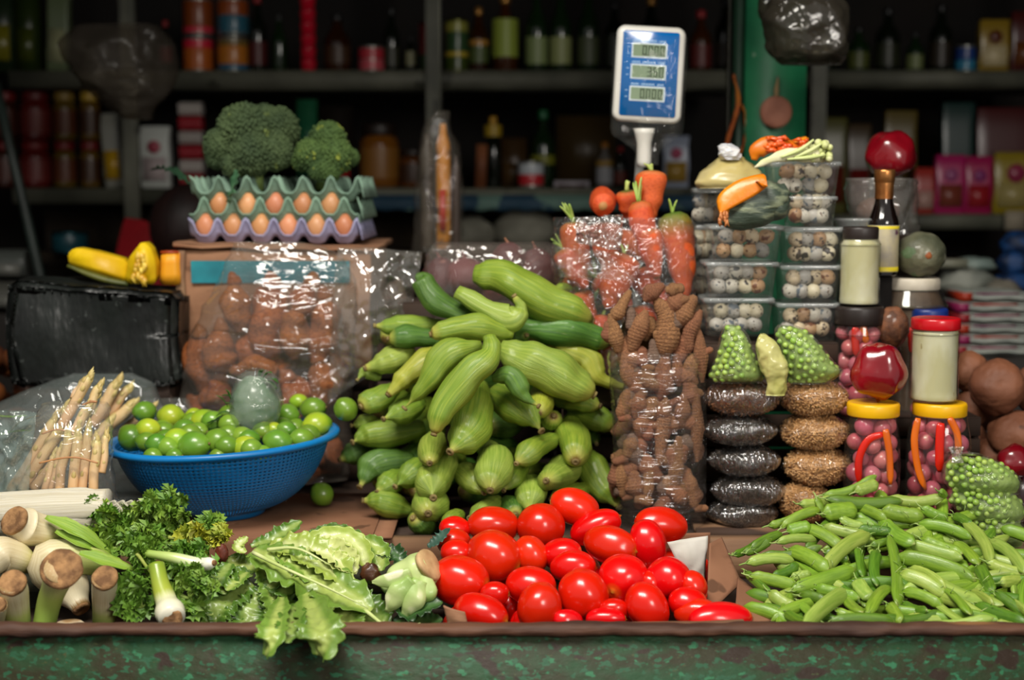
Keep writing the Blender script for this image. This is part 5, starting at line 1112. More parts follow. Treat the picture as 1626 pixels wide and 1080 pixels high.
for i in range(46):
    p = at(rr.uniform(1286, 1320), rr.uniform(226, 254), .60 + rr.uniform(-.012, .012)) - cf.location; r = rr.uniform(.004, .0075)
    if (topx(p + cf.location)[0] - 1302) ** 2 + (topx(p + cf.location)[1] - 240) ** 2 > 19 ** 2: continue
    Vb, Fb, Ab = ball(r, r, r, 5, 8); g.add([tuple(Vector(v) + p) for v in Vb], Fb, Ab)
g.obj('florets', M_cfl, cf)
for (a_, b_, c_) in [((1240, 250), (1270, 238), (1292, 222)), ((1262, 250), (1285, 240), (1305, 228)), ((1250, 253), (1285, 250), (1310, 246))]:
    g = Geo(); g.add(*tube([at(*a_, .59) - cf.location, at(*b_, .588) - cf.location, at(*c_, .59) - cf.location], [(0, .002), (.5, .004), (1, .002)], 10, 8)); g.obj('leaf_rib', mat('pale_rib', '#d3da9a', '#b9c878', 20, .5), cf)

# ------------------------------------------------------------------ pillow bags of grain and seed
M_gr1 = mat('brown_barley', '#8a5a34', '#5a3820', 40, .6, rand=0, lo=.35, hi=.65); M_gr2 = mat('pale_barley', '#d8a870', '#b08048', 60, .55, lo=.35, hi=.65); M_gr3 = mat('black_seed', '#5a4e42', '#1d1916', 80, .5, lo=.4, hi=.6)
M_in1 = mat('brown_barley_bed', '#4a2e1a', '#6b4226', 60, .7, .6, 120); M_in2 = mat('pale_barley_bed', '#9a7040', '#c09058', 60, .7, .6, 120); M_in3 = mat('black_seed_bed', '#2a2622', '#4a433b', 130, .6, .8, 200, lo=.4, hi=.6)
M_gfilm = film('grain_film', haze=.02, wr=1.0, wscale=40, gloss=5.5, rough=.10, stretch=(3.2, 1, .5), dist=.006)
M_gfilm2 = film('pale_grain_film', haze=.01, wr=1.0, wscale=40, gloss=2.2, rough=.08, stretch=(3.2, 1, .5), dist=.006)
def pillow(name, label, x0, x1, y0, y1, Y, d, kind, group, seed, skew=0, pinch=.35):
    """sealed cushion: film outside, bed of grains inside"""
    k = px2m(Y); c = at((x0 + x1) / 2, (y0 + y1) / 2, Y + d); t = thing(name, label, 'bag', c, group)
    w = (x1 - x0) * k / 2; h = (y1 - y0) * k / 2; rr = random.Random(seed)
    def P(u, v, s=1.0):       # u -1..1 along, v angle
        e = (1 - abs(u) ** 2.3) ** .72; hh = h * 1.10 * (.10 * (1 - e) + e) * s; dd = d * (e * .95 + .05) * s
        wob = 1 + .10 * noise.noise(Vector((u * 2 + seed, math.cos(v) * 1.5, math.sin(v) * 1.5)))
        return Vector((u * w * (s if s < 1 else 1), -dd * math.cos(v) * wob, hh * wob * math.copysign(abs(math.sin(v)) ** .8, math.sin(v)) + skew * u * h))
    def surf(s, n, seg, wr):
        V = []; F = []
        for i in range(n):
            u = -1 + 2 * i / (n - 1)
            for j in range(seg):
                v = 2 * pi * j / seg; p = P(u, v, s)
                if wr: p += Vector((0, -math.cos(v), math.sin(v))) * (wr * (1 - 2.2 * abs(noise.noise(Vector((p.x * 110 + seed * 5, p.y * 25, p.z * 22)))))) * (1 - abs(u) ** 6)
                V.append(p)
        for i in range(n - 1):
            for j in range(seg): q = (j + 1) % seg; F.append((i * seg + j, i * seg + q, (i + 1) * seg + q, (i + 1) * seg + j))
        F.append(tuple(range(seg))); F.append(tuple((n - 1) * seg + j for j in reversed(range(seg)))); return V, F
    Geo().add(*surf(1.0, 40, 44, .0016)).obj('film', M_gfilm2 if kind == 'p' else M_gfilm, t)
    inner, gm, gl, gr, cnt = {'b': (M_in1, M_gr1, .0042, .0015, 900), 'p': (M_in2, M_gr2, .0042, .00155, 900), 's': (M_in3, M_gr3, .0026, .0012, 1300)}[kind]
    g = Geo(); g.add(*surf(.95, 30, 30, 0)); g.obj('filling', inner, t)['kind'] = 'stuff'
    g = Geo(); base_ = ball(gr, gr, gl, 4, 6)
    for i in range(cnt):
        u = rr.uniform(-.95, .95); v = rr.uniform(-1.5, 1.9); p = P(u, v, .965)
        M = Matrix.Translation(p) @ Euler((rr.gauss(0, .8), rr.gauss(0, .8) + 1.2, rr.uniform(0, 6))).to_matrix().to_4x4()
        g.add([tuple(M @ Vector(q)) for q in base_[0]], base_[1], base_[2])
    o = g.obj('grains', gm, t); o['kind'] = 'stuff'; return t
GY = .47
bags = [(1118, 1238, 791, 835, 's', 'flat bag of black seed, lowest of the left column'), (1126, 1249, 752, 803, 's', 'bag of black seed, second from the bottom of the left column'), (1121, 1242, 706, 754, 's', 'bag of black seed, third from the bottom of the left column'),
        (1113, 1237, 659, 706, 's', 'bag of black seed, fourth up, just under the dark brown grain bag'), (1114, 1240, 604, 659, 'b', 'bag of dark brown grain, top of the left column under the peas')]
for i, (x0, x1, y0, y1, k_, lb) in enumerate(bags): pillow('grain_bag', lb, x0, x1, y0, y1, GY, .055, k_, 'stacked bags of grain and seed', i + 1)
bags = [(1233, 1320, 764, 826, 'p', 'pale grain bag at the foot of the right column, partly behind pea pods'), (1240, 1354, 710, 768, 'p', 'pale grain bag, second from the bottom of the right column'), (1234, 1352, 657, 712, 'p', 'pale grain bag, second from the top of the right column'), (1234, 1349, 603, 659, 'p', 'pale brown grain bag on top of the right column')]
for i, (x0, x1, y0, y1, k_, lb) in enumerate(bags): pillow('grain_bag', lb, x0, x1, y0, y1, GY + .004, .055, k_, 'stacked bags of grain and seed', i + 21)
xa, xb = at(1108, 840, .45).x, at(1345, 840, .45).x
o = bevelbox('wooden_plank', -(xb - xa) / 2, (xb - xa) / 2, 0, .14, 0, .012, M_wood, None, .002, loc=((xa + xb) / 2, .45, .003)); tag(o, 'light wooden plank under the columns of grain bags', 'plank')

# bags of peas
M_pea = mat('green_pea', '#a4c05c', '#8aae42', 60, .4, rand=.10, hue=.01, sss=.15, coat=.2); PEAM = (Geo().add(*ball(.0053, .0053, .0050, 8, 12))).mesh('pea', M_pea)
M_peain = mat('pea_bed', '#93ae52', '#7a963e', 90, .6, .6, 90); M_pfilm = film('pea_film', haze=.07, wr=1.0, wscale=30, gloss=1.3, rough=.06, hazecol='#c8d4b0')
def peabag(label, rows, Y, d, group, seed, n_peas=70, peamesh=None):
    t = thing('pea_bag', label, 'bag', at(sum(r[1] + r[2] for r in rows) / len(rows) / 2, rows[-1][0], Y), group)
    bagform('film', rows, Y, d, M_pfilm, t, wr=.0015, wf=70, seed=seed, close0=True, n=30, seg=40, power=2.0)
    inner = [(r[0] + (2 if i == 0 else -2 if i == len(rows) - 1 else 0), r[1] + 4, r[2] - 4, r[3] * .88) for i, r in enumerate(rows)]
    bagform('filling', inner, Y, d, M_peain, t, wr=0, close0=True, n=16, seg=20, power=2.0)['kind'] = 'stuff'
    rr = random.Random(seed); ys = [r[0] for r in rows]; got = []; tries = 0
    while len(got) < n_peas and tries < 6000:
        tries += 1; y = rr.uniform(ys[0] + 5, ys[-1] - 4); l = np.interp(y, ys, [r[1] for r in rows]) + 5; r_ = np.interp(y, ys, [r[2] for r in rows]) - 5; th = np.interp(y, ys, [r[3] for r in rows])
        if r_ <= l: continue
        x = rr.uniform(l, r_); u = (2 * x - l - r_) / (r_ - l)
        if any((x - a) ** 2 + (y - b) ** 2 < 9.3 ** 2 for a, b in got): continue
        got.append((x, y)); o = bpy.data.objects.new('pea', PEAM); COL.objects.link(o)
        o.location = at(x, y, Y - d * th * .90 * math.sqrt(max(0.02, 1 - u * u)) - .0); o.scale = (rr.uniform(.9, 1.1),) * 3; o.rotation_euler = (rr.random() * 3, rr.random() * 3, 0)
        o['category'] = 'pea'; o['group'] = 'peas in ' + group; o['label'] = 'round green pea inside the ' + label.replace('clear bag of green peas', 'pea bag').replace('clear bag', 'bag')
    return t
ztop = 604
peabag('clear bag of green peas leaning left above the dark grain', [(515, 1150, 1172, .3), (530, 1145, 1186, .6), (555, 1138, 1198, .9), (580, 1130, 1208, 1), (598, 1124, 1215, .9), (607, 1132, 1208, .4)], .50, .040, 'bags of peas on the grain bags', 31, 62)
peabag('clear bag of green peas leaning right beside the chilli jar', [(516, 1236, 1262, .3), (528, 1230, 1285, .6), (555, 1236, 1310, .9), (575, 1242, 1325, 1), (590, 1246, 1338, .9), (608, 1252, 1316, .5)], .50, .040, 'bags of peas on the grain bags', 32, 66)
yb = thing('folded_bag', 'narrow folded bag of yellowish paste between the two pea bags', 'bag', at(1225, 625, .47))
M_yb = mat('yellow_paste_bag', '#c3bf78', '#a8a850', 9, .3, .7, 24, coat=.6, dots=[(12, .6, '#d8d6a4')])
bagform('body', [(530, 1208, 1216, .3), (545, 1198, 1232, .7), (570, 1204, 1246, 1), (590, 1210, 1252, 1), (606, 1218, 1250, .7), (628, 1217, 1246, .35)], .462, .016, M_yb, yb, wr=.004, wf=40, seed=8, close0=True)
RP = [(725, 772, 'topmost pea bag at the right edge, with a twisted neck'), (772, 822, 'middle pea bag of the three at the right edge'), (820, 862, 'lowest pea bag of the three at the right edge')]
peabag('clear bag of green peas with a twisted neck, topmost at the right edge', [(722, 1524, 1560, .5), (735, 1502, 1590, .8), (750, 1498, 1612, 1), (765, 1500, 1622, 1), (782, 1512, 1618, .7)], .40, .045, 'bags of peas at the right edge', 41, 78)
peabag('clear bag of green peas in the middle of three at the right edge', [(778, 1510, 1610, .8), (795, 1506, 1624, 1), (812, 1520, 1630, 1), (824, 1530, 1628, .8)], .40, .042, 'bags of peas at the right edge', 42, 46)
peabag('clear bag of green peas lowest of three at the right edge', [(822, 1538, 1618, .8), (838, 1530, 1628, 1), (852, 1532, 1628, 1), (866, 1540, 1626, .8)], .40, .042, 'bags of peas at the right edge', 43, 30)
pn = bagform('bag_neck', [(710, 1506, 1530, 1), (722, 1512, 1526, .5), (734, 1512, 1530, .8)], .36, .006, M_shiny, wr=.003, wf=90, seed=3); pn.name = 'twisted_neck'; pn.parent = [o for o in bpy.data.objects if o.name.startswith('pea_bag')][-3]; pn.location = Vector(pn.location) - pn.parent.location

# ------------------------------------------------------------------ jars of pickles, bottle, wrapped peppers
M_glass = film('jar_glass', haze=.015, gloss=1.0, rough=.03, wr=.06, wscale=8, tint='#f4f6f0')
M_yel = mat('yellow_lid', '#f0b80c', '#e6aa08', 12, .4, coat=.15); M_redl = mat('red_lid', '#c8101c', '#b80c18', 12, .3, coat=.3); M_blackl = mat('dark_lid', '#2a211e', '#201917', 12, .45); M_bluel = mat('blue_lid', '#14307e', '#102868', 12, .4)
M_oni = mat('pickled_onion', '#d8808a', '#c85a70', 12, .3, rand=.12, hue=.01, sss=.25, coat=.3, dots=[(18, .66, '#e4b0a4')]); M_chi = mat('red_chilli', '#d8200c', '#c01808', 12, .3, coat=.3); M_cao = mat('carrot_strip', '#e06c10', '#d05c0c', 12, .35, coat=.2)
M_brine = mat('pink_brine', '#a03048', '#7c1c34', 8, .3)
def pjar(label, px, ybase, ytop, w, lidh, lidm, Y, kind, neck=.84, shoulder=.10, z=None, lidw=None, round_=0):
    k = px2m(Y); b = at(px, ybase, Y); b.z = b.z if z is None else z; h = at(px, ytop, Y).z - b.z; r = w * k / 2; lh = lidh * k
    t = thing('glass_jar', label, 'jar', Vector((b.x, Y + r * .3, b.z))); hb = h - lh
    if round_: prof = [(r * .5, 0), (r * .82, .003), (r * .94, .02), (r, hb * .35), (r, hb * .6), (r * .95, hb * .8), (r * neck * 1.02, hb * .93), (r * neck, hb)]
    else: prof = [(r * .6, 0), (r * .93, .002), (r, .009), (r * .985, .02), (r * .975, hb * .4), (r * .985, hb - shoulder * h - .004), (r, hb - shoulder * h), (r * neck * 1.04, hb - .004), (r * neck, hb)]
    Pc = [(p.x, p.z) for p in catmull([(a, 0, c) for a, c in prof], 30)]
    Geo().add(*lathe(Pc, 44, True, False)).obj('glass_body', M_glass, t)
    lr = (lidw * k / 2) if lidw else r * (neck + .06)
    prof = [(lr * .97, -.002), (lr, 0), (lr, lh * .8), (lr * .97, lh * .95), (lr * .9, lh), (lr * .86, lh * .97), (.001, lh * .97)]
    Geo().add(*lathe([(a, c + hb) for a, c in prof], 80, True, False, fn=lambda a, rr, z: 1 + (.010 * (math.sin(a * 40) > 0) if hb + .001 < z < hb + lh * .9 and lidm is not M_redl else 0))).obj('lid', lidm, t)
    Pi = [(max(a * .93, .001), max(c, .004) * .985) for a, c in Pc]
    if kind == 'white':
        Geo().add(*lathe([(a * (1 + .0), c) for a, c in Pi], 40, True, True, fn=lambda a, rr, z: 1 + .02 * noise.noise(Vector((math.cos(a) * 1.5, math.sin(a) * 1.5, z * 30))))).obj('filling', mat('white_pickle', '#dcd6bc', '#ccc49c', 26, .35, .5, 30, sss=.2, stretch=(1, 1, .5), dots=[(60, .72, '#a8986a')]), t)
    elif kind == 'brown':
        Geo().add(*lathe(Pi, 40, True, True)).obj('filling', mat('brown_grain_fill', '#5a4638', '#4a372b', 50, .5, .3, 120), t)
    else:
        rr = random.Random(int(px)); g = Geo(); g.add(*lathe([(a * .55, c) for a, c in Pi], 24, True, True)); g.obj('brine', M_brine, t)
        ro = .0155; n = 0; zz = ro * .9; ring = 0
        while zz < hb - ro * .6:
            m = max(5, int(2 * pi * (r * .9 - ro) / (ro * 2.05)))
            for i in range(m):
                a = 2 * pi * (i + .5 * (ring % 2)) / m + rr.uniform(-.1, .1)
                if math.sin(a) > .45: continue
                s = rr.uniform(.85, 1.08); rad = min(r * .93, np.interp(zz, [c for a_, c in Pc], [a_ for a_, c in Pc]) * .95) - ro * s
                o = bpy.data.objects.new('pickled_onion', ONI); COL.objects.link(o); o.scale = (s * ro / .015,) * 3
                o.location = t.location + Vector((rad * math.cos(a), rad * math.sin(a), zz + rr.uniform(-.003, .003))); o.rotation_euler = (rr.uniform(-1, 1), rr.uniform(-1, 1), 0)
                o['category'] = 'onion'; o['group'] = 'pickled onions in the jars'; later(o, 'pink onion', 'of ' + kind.replace('the yellow lidded', 'the').replace('the dark lidded jar', 'the dark lidded jar'), kind, o.location)
            zz += ro * 1.72; ring += 1
    return t
ONI = (Geo().add(*ball(.0150, .0150, .0155, 12, 16, lambda d: 1 + .12 * max(0, d.z - .85) / .15))).mesh('pickled_onion', M_oni)
def strip(name, label, cat, jar_, pts, w, Y, m, group):
    P = [at(x, y, Y) for x, y in pts]; c = sum(P, Vector()) / len(P); k = px2m(Y) * w / 2
    o = Geo().add(*tube([p - c for p in P], [(0, k * .7), (.1, k), (.85, k * .95), (1, k * .4)], 16, 10, .35, up=(0, -1, 0))).obj(name, m, None, c); tag(o, label, cat, group); return o
JY = .47
zt0 = .003
jl = pjar('pickled onion jar with a yellow lid under the dark red wrapped pepper', 1386, 800, 640, 90, 20, M_yel, JY, 'the yellow lidded jar under the pepper', z=.0175, lidw=83, round_=1)
jr = pjar('pickled onion jar with a yellow lid under the white jar', 1492, 800, 640, 104, 20, M_yel, JY, 'the yellow lidded jar under the white jar', z=.0175, lidw=85, round_=1)
xa, xb = at(1340, 700, .5).x, at(1552, 700, .5).x
o = bevelbox('wooden_plank', -(xb - xa) / 2, (xb - xa) / 2, -.01, .13, 0, .013, M_wood, None, .002, loc=((xa + xb) / 2, .445, .003)); tag(o, 'thin wooden plank under the two tall pickle jars', 'plank')
F_ = JY + .3 * .045 - .052
strip('chilli_strip', 'bent red chilli strip in the left yellow lidded jar', 'chilli', jl, [(1402, 690), (1378, 700), (1364, 730), (1364, 770)], 13, JY - .028, M_chi, 'strips in the jars')
strip('carrot_strip', 'orange carrot strip right of the chilli in the left jar', 'carrot', jl, [(1406, 682), (1412, 720), (1414, 770)], 12, JY - .029, M_cao, 'strips in the jars')
strip('carrot_strip', 'long orange carrot strip at the left side of the right pickle jar', 'carrot', jr, [(1458, 664), (1452, 700), (1458, 745), (1470, 778)], 12, JY - .024, M_cao, 'strips in the jars')
strip('chilli_strip', 'straight red chilli strip in the middle of the right pickle jar', 'chilli', jr, [(1494, 672), (1492, 710), (1492, 750)], 15, JY - .040, M_chi, 'strips in the jars')
strip('carrot_strip', 'orange carrot strip at the right side of the right pickle jar', 'carrot', jr, [(1508, 664), (1520, 690), (1522, 725)], 12, JY - .030, M_cao, 'strips in the jars')
zl = jl.location.z + (at(1386, 640, JY).z - .0175)
# dark red pepper in film, lower one
def wpepper(name, label, px, py, w, h, Y, seed, m, z=None):
    k = px2m(Y); c = at(px, py, Y); t = thing(name, label, 'pepper', c)
    def f(d): return 1 + .055 * math.cos(3 * math.atan2(d.y, d.x) + seed) * math.hypot(d.x, d.y) + .13 * noise.noise(d * 1.5 + Vector((seed, 0, 0))) + .02 * noise.noise(d * 5) + .05 * d.z - .30 * max(0, -d.z - .65)
    Geo().add(*ball(w * k / 2 * .93, w * k / 2 * .85, h * k / 2 * .95, 26, 34, f)).obj('flesh', m, t)
    return t
M_pep = mat('dark_red_pepper', '#960a1a', '#780614', 5, .2, .6, 14, coat=1.0, bdist=.004, spec=.6); M_pep2 = mat('deep_red_pepper', '#8c0a1a', '#6a0612', 5, .25, .5, 18, coat=.8, bdist=.005)
wp = wpepper('wrapped_pepper', 'glossy dark red pepper wrapped in film, standing on a yellow jar lid', 1395, 592, 90, 102, JY + .01, 2.2, M_pep)
pjar('tall white jar of pale pickles with a bright red lid', 1485.5, 641, 505, 77, 17, M_redl, JY + .005, 'white', neck=.93, shoulder=.06, z=jr.location.z + (at(1492, 640, JY).z - .0175) + .0005, lidw=77)
# second rank
J2 = .60
jb = pjar('jar of pink onions and chilli strips with a dark lid behind the red pepper', 1363, 660, 486, 78, 28, M_blackl, J2, 'the dark lidded jar', neck=.88, lidw=77)
strip('chilli_strip', 'red chilli strip in the dark lidded jar behind the pepper', 'chilli', jb, [(1359, 520), (1358, 540), (1360, 566)], 13, J2 - .022, M_chi, 'strips in the jars')
strip('carrot_strip', 'orange carrot strip in the dark lidded jar behind the pepper', 'carrot', jb, [(1370, 518), (1376, 545)], 12, J2 - .022, M_cao, 'strips in the jars')
crate('wooden_crate', 'dark wooden crate behind the jars', 1336, 1560, .585, .78, .003, at(1400, 660, .60).z - .001)
zj = at(1363, 486, J2).z
pjar('white pickle jar with a dark brown lid, stacked on the dark lidded onion jar', 1366, 489, 360, 65, 18, M_blackl, J2, 'white', neck=.86, shoulder=.08, z=zj, lidw=56)
pjar('jar with a blue lid behind the red lidded white jar', 1472, 662, 490, 66, 24, M_bluel, J2 + .06, 'the blue lidded jar', neck=.88, lidw=61)
strip('chilli_strip', 'red strip showing in the blue lidded jar', 'chilli', None, [(1446, 520), (1446, 545), (1448, 560)], 9, J2 + .03, M_chi, 'strips in the jars')
# wide jar with white lid, squash on it
wj = pjar('wide jar of brown powder with a white lid, under the round squash', 1444, 662, 441, 116, 18, mat('cream_lid', '#cfc6b4', '#bcb29e', 20, .5), .70, 'brown', neck=.80, shoulder=.12, lidw=92)
rs = thing('round_squash', 'round grey green squash with an orange stem scar on the white jar lid', 'squash', at(1462, 404, .70))
k = px2m(.70); Vb, Fb, Ab = ball(38 * k, 38 * k, 35 * k, 24, 40, lambda d: 1 + .035 * abs(math.sin(4.5 * math.atan2(d.z, d.x))) + .03 * noise.noise(d * 4)); g = Geo().add(Vb, Fb, Ab); g.obj('rind', mat('grey_squash', '#68674f', '#474a38', 14, .55, .7, 60, dots=[(30, .62, '#7b7b68'), (22, .66, '#4d6140')], coat=.25, bdist=.004), rs)
Geo().add(*ball(.008, .005, .007, 7, 9, lambda d: 1 + .3 * noise.noise(d * 3))).obj('stem_scar', mat('orange_scar', '#b86a34', '#8a4a24', 60, .7, .5, 90), rs, (.001, -36 * k, .0))
# soy sauce bottle
sb = thing('sauce_bottle', 'dark soy sauce bottle with a copper foil neck beside the white jar', 'bottle', Vector((at(1405, 439, .66).x, .68, at(1405, 439, .66).z)))
k = px2m(.66); H = lambda y: at(1405, y, .66).z - sb.location.z
prof = [(20 * k, 0), (23.5 * k, .003), (24 * k, .01), (24 * k, H(366)), (23.5 * k, H(352)), (19 * k, H(338)), (14.5 * k, H(322)), (13.5 * k, H(308)), (13 * k, H(288))]
Geo().add(*lathe([(p.x, p.z) for p in catmull([(a, 0, c) for a, c in prof], 40)], 36)).obj('body', mat('soy_glass', '#120806', '#0c0504', 5, .06, coat=1.0), sb)
g = Geo(); g.add(*lathe([(14.6 * k, H(316)), (14.4 * k, H(300)), (15.2 * k, H(291)), (15.2 * k, H(289)), (16 * k, H(288)), (16.2 * k, H(272)), (15.5 * k, H(269)), (.001, H(268.5))], 36, False, False, fn=lambda a, r_, z: 1 + .01 * math.sin(a * 24))); g.obj('foil_cap', mat('copper_foil', '#c98a50', '#a86a38', 30, .3, .4, 60, metal=.85), sb)
g = Geo(); g.add(*lathe([(24.1 * k, H(432)), (24.6 * k, H(431)), (24.6 * k, H(359)), (24.1 * k, H(358))], 36, False, False)); lbl = g.obj('paper_label', mat('cream_label', '#b9ad84', '#9c9484', 18, .5, lo=.4, hi=.55, dots=[(30, .64, '#5a3a4a')]), sb)
g = Geo(); g.add(*lathe([(24.7 * k, H(431)), (24.8 * k, H(424)), (24.7 * k, H(424))], 36, False, False)); g.add(*lathe([(24.7 * k, H(364)), (24.8 * k, H(359)), (24.7 * k, H(359))], 36, False, False)); g.obj('yellow_line', mat('label_yellow', '#d8c428'), lbl)
bkz = at(1405, 439, .66).z
o = bevelbox('tin_box', -.05, .015, -.02, .03, 0, bkz - at(1363, 660, .6).z - .001, mat('dark_tin_box', '#15110f'), None, .002, loc=(sb.location.x, .685, at(1363, 660, .6).z)); tag(o, 'dark box hidden behind the white jar, under the sauce bottle', 'box')
# red pepper in film on plastic tubs
wpepper('wrapped_pepper', 'large dark red pepper wrapped in film on top of the rear bowl', 1415, 248, 86, 80, .80, 5.1, M_pep2)
wb2 = thing('wrapped_bowl', 'clear plastic bowl wrapped in film under the upper red pepper', 'bowl', Vector((at(1400, 372, .80).x, .83, at(1400, 372, .80).z)))
k = px2m(.80); g = Geo(); g.add(*lathe([(30 * k, 0), (38 * k, .004), (44 * k, 45 * k), (48 * k, 82 * k), (52 * k, 84 * k), (52 * k, 88 * k), (46 * k, 88 * k), (.001, 87 * k)], 44, True, False)); g.obj('bowl', film('bowl_film', haze=.22, hazecol='#a8a29c', wr=1.0, wscale=20, gloss=1.4), wb2)
bagform('film', [(284, 1348, 1452, .9), (300, 1344, 1453, 1), (340, 1350, 1455, 1), (372, 1352, 1458, .9)], .80, .055, film('bowl_wrap', haze=.12, hazecol='#9a948c', wr=1.0, wscale=16, gloss=1.3, stretch=(1, 1, .4)), wb2, wr=.006, wf=30, seed=14)
g = Geo(); g.add(*ball(34 * k, 30 * k, 22 * k, 12, 18, lambda d: 1 + .1 * noise.noise(d * 3))); g.obj('filling', mat('pinkish_fill', '#8d6a5a', '#7a5848', 20, .5), wb2, (0, 0, 36 * k))
o = crate('wooden_crate', 'dark crate behind the jars carrying the rear bowl', 1352, 1460, .785, .90, .003, at(1400, 372, .80).z - .001)
tb2 = thing('shallow_tub', 'shallow clear tub with a film lid behind the dark brown lid', 'tub', Vector((at(1362, 372, .70).x, .71, at(1362, 372, .70).z)))
g = Geo(); k = px2m(.7); g.add(*lathe([(24 * k, 0), (27 * k, .002), (33 * k, 20 * k), (36 * k, 22 * k), (36 * k, 25 * k), (30 * k, 25 * k), (.001, 24 * k)], 36, True, False)); g.obj('box', M_lid, tb2)
o = crate('wooden_crate', 'narrow dark crate under the shallow clear tub', 1340, 1382, .69, .76, .003, at(1362, 372, .70).z - .001)
# wrapped bundle of brown grain between jars
blob('brown_powder_bag', 1418, 520, 52, 66, .60, mat('brown_crumbs', '#7a4a2c', '#4e2c18', 60, .7, .8, 120, coat=.4), 'small bag of coarse brown crumbs between the dark and blue lidded jars', 'bag', seed=5, amp=.12)

# ------------------------------------------------------------------ potatoes at the right
M_pot = mat('red_brown_potato', '#8a563a', '#6c402a', 7, .65, .5, 60, dots=[(24, .70, '#4a2a1c')], rand=.08, bdist=.003)
def potato(px, py, w, h, Y, label=None):
    k = px2m(Y); c = at(px, py, Y); t = thing('potato', label, 'potato', c, 'potatoes at the right edge', rot=(R.uniform(-.2, .2), R.uniform(-.4, .4), R.random() * 3)); s = R.random() * 30
    eyes = [Vector((math.cos(a) * math.cos(b_), math.sin(a) * math.cos(b_), math.sin(b_))) for a, b_ in [(R.uniform(0, 6.28), R.uniform(-.8, .8)) for q in range(14)]]
    def f(d): return 1 + .10 * noise.noise(d * 1.6 + Vector((s, 0, 0))) + .03 * noise.noise(d * 6) - sum(.05 * math.exp(-(d - e).length_squared / .006) for e in eyes)
    Geo().add(*ball(w * k / 2, w * k / 2 * .95, h * k / 2, 40, 52, f)).obj('skin', M_pot, t)
    if not label: later(t, 'red brown potato', 'of the potato heap', 'potatoes', c)
potato(1584, 614, 94, 88, .66, 'largest potato, pocked, at the right edge above the pea bags'); potato(1612, 688, 92, 70, .64); potato(1540, 590, 60, 66, .74); potato(1548, 650, 70, 80, .74); potato(1540, 700, 60, 60, .70); potato(1570, 722, 60, 50, .66); potato(1600, 750, 90, 60, .74); potato(1548, 770, 80, 70, .76); potato(1610, 776, 90, 70, .70); potato(1645, 620, 70, 80, .72)
potato(1650, 740, 80, 80, .62)
t = wpepper('wrapped_pepper', 'dark red wrapped pepper at the right edge above the pea bags', 1612, 735, 66, 58, .50, 1.0, M_pep2)
o = blob('wrapped_beet', 1622, 795, 60, 90, .53, mat('dark_beet', '#4a0f1c', '#330a14', 8, .3, .3, 40, coat=.6), 'very dark red wrapped beetroot beside the pea bags at the right edge', 'beetroot', seed=3)

# ------------------------------------------------------------------ brown tubers in the clear bag before the cardboard box
M_tub2 = mat('brown_tuber', '#a8602c', '#84481f', 5, .6, .7, 30, coord='tuv', stretch=(.8, .8, 6), bstretch=(.3, .3, 1), bdist=.004, rand=.10, hue=.006, dots=[(9, .68, '#6a3a1c')], coat=.2)
def tuber(pts, w, Y, label=None):
    P = [at(x, y, Y) for x, y in pts]; c = sum(P, Vector()) / len(P); r = w * px2m(Y) / 2; t = thing('brown_tuber', label, 'tuber', c, 'brown tubers in the clear bag'); s = R.random() * 20
    Geo().add(*tube([p - c for p in P], lambda q: r * (math.sin(pi * min(max(q, .04), .96)) ** .5) * (1 + .10 * math.sin(q * 13 + s)), 26, 22, .9, lump=(r * .45, 26, s))).obj('tuber', M_tub2, t)
    g = Geo(); q = P[0] - c; d = (P[0] - P[1]).normalized(); g.add(*tube([q - d * r * .2, q + d * r * .35, q + d * r * .5 + Vector((.003, 0, 0))], [(0, r * .5), (.6, r * .35), (1, r * .1)], 8, 12, lump=(.002, 60, s))); g.obj('knob', M_tub2, t)
    if not label: later(t, 'brown knobbly tuber', 'of the bag before the box', 'tubers', c)
UY = .80
for (pts, w, dY) in [([(372, 446), (376, 490), (380, 528)], 48, -.02), ([(432, 450), (424, 510), (425, 570)], 66, -.02), ([(434, 442), (436, 460)], 30, 0), ([(496, 448), (484, 476), (480, 500)], 56, -.01), ([(476, 490), (470, 530), (468, 570)], 54, -.03), ([(516, 470), (514, 530), (506, 570)], 56, -.01), ([(352, 520), (350, 560), (362, 590)], 54, -.03),
                     ([(398, 520), (395, 560), (400, 585)], 44, .0), ([(372, 588), (410, 580), (440, 590)], 36, -.04), ([(318, 530), (316, 570), (325, 620)], 54, .0), ([(350, 598), (345, 625), (355, 650)], 56, -.02), ([(455, 600), (468, 630), (480, 660)], 66, -.02), ([(505, 570), (516, 610), (510, 650)], 56, -.02), ([(400, 610), (415, 650)], 56, 0), ([(310, 640), (330, 680)], 60, 0), ([(540, 520), (536, 590), (530, 640)], 46, .02), ([(430, 560), (440, 610)], 50, 0), ([(320, 700), (400, 710)], 70, .0), ([(440, 690), (520, 700)], 70, .0), ([(360, 690), (300, 720)], 60, .02), ([(500, 730), (540, 700)], 60, .01), ([(300, 735), (400, 740)], 60, .02), ([(430, 735), (540, 740)], 60, .02)]:
    tuber(pts, w, UY + dY + .04)
M_tfilm = film('tuber_bag_film', haze=.10, wr=1.0, wscale=9, gloss=1.6, rough=.06, hazecol='#a39a8e', stretch=(.6, .6, 2.0), dist=.009)
tbag = bagform('tuber_bag', [(384, 372, 482, .18), (400, 366, 530, .3), (430, 352, 556, .55), (470, 330, 566, .85), (540, 302, 562, 1), (600, 290, 560, 1), (650, 286, 556, 1), (720, 280, 560, 1), (760, 290, 552, .9)], UY + .03, .062, M_tfilm, wr=.007, wf=22, seed=31, n=60, seg=64)
tag(tbag, 'clear plastic bag of brown tubers standing before the cardboard box', 'bag')
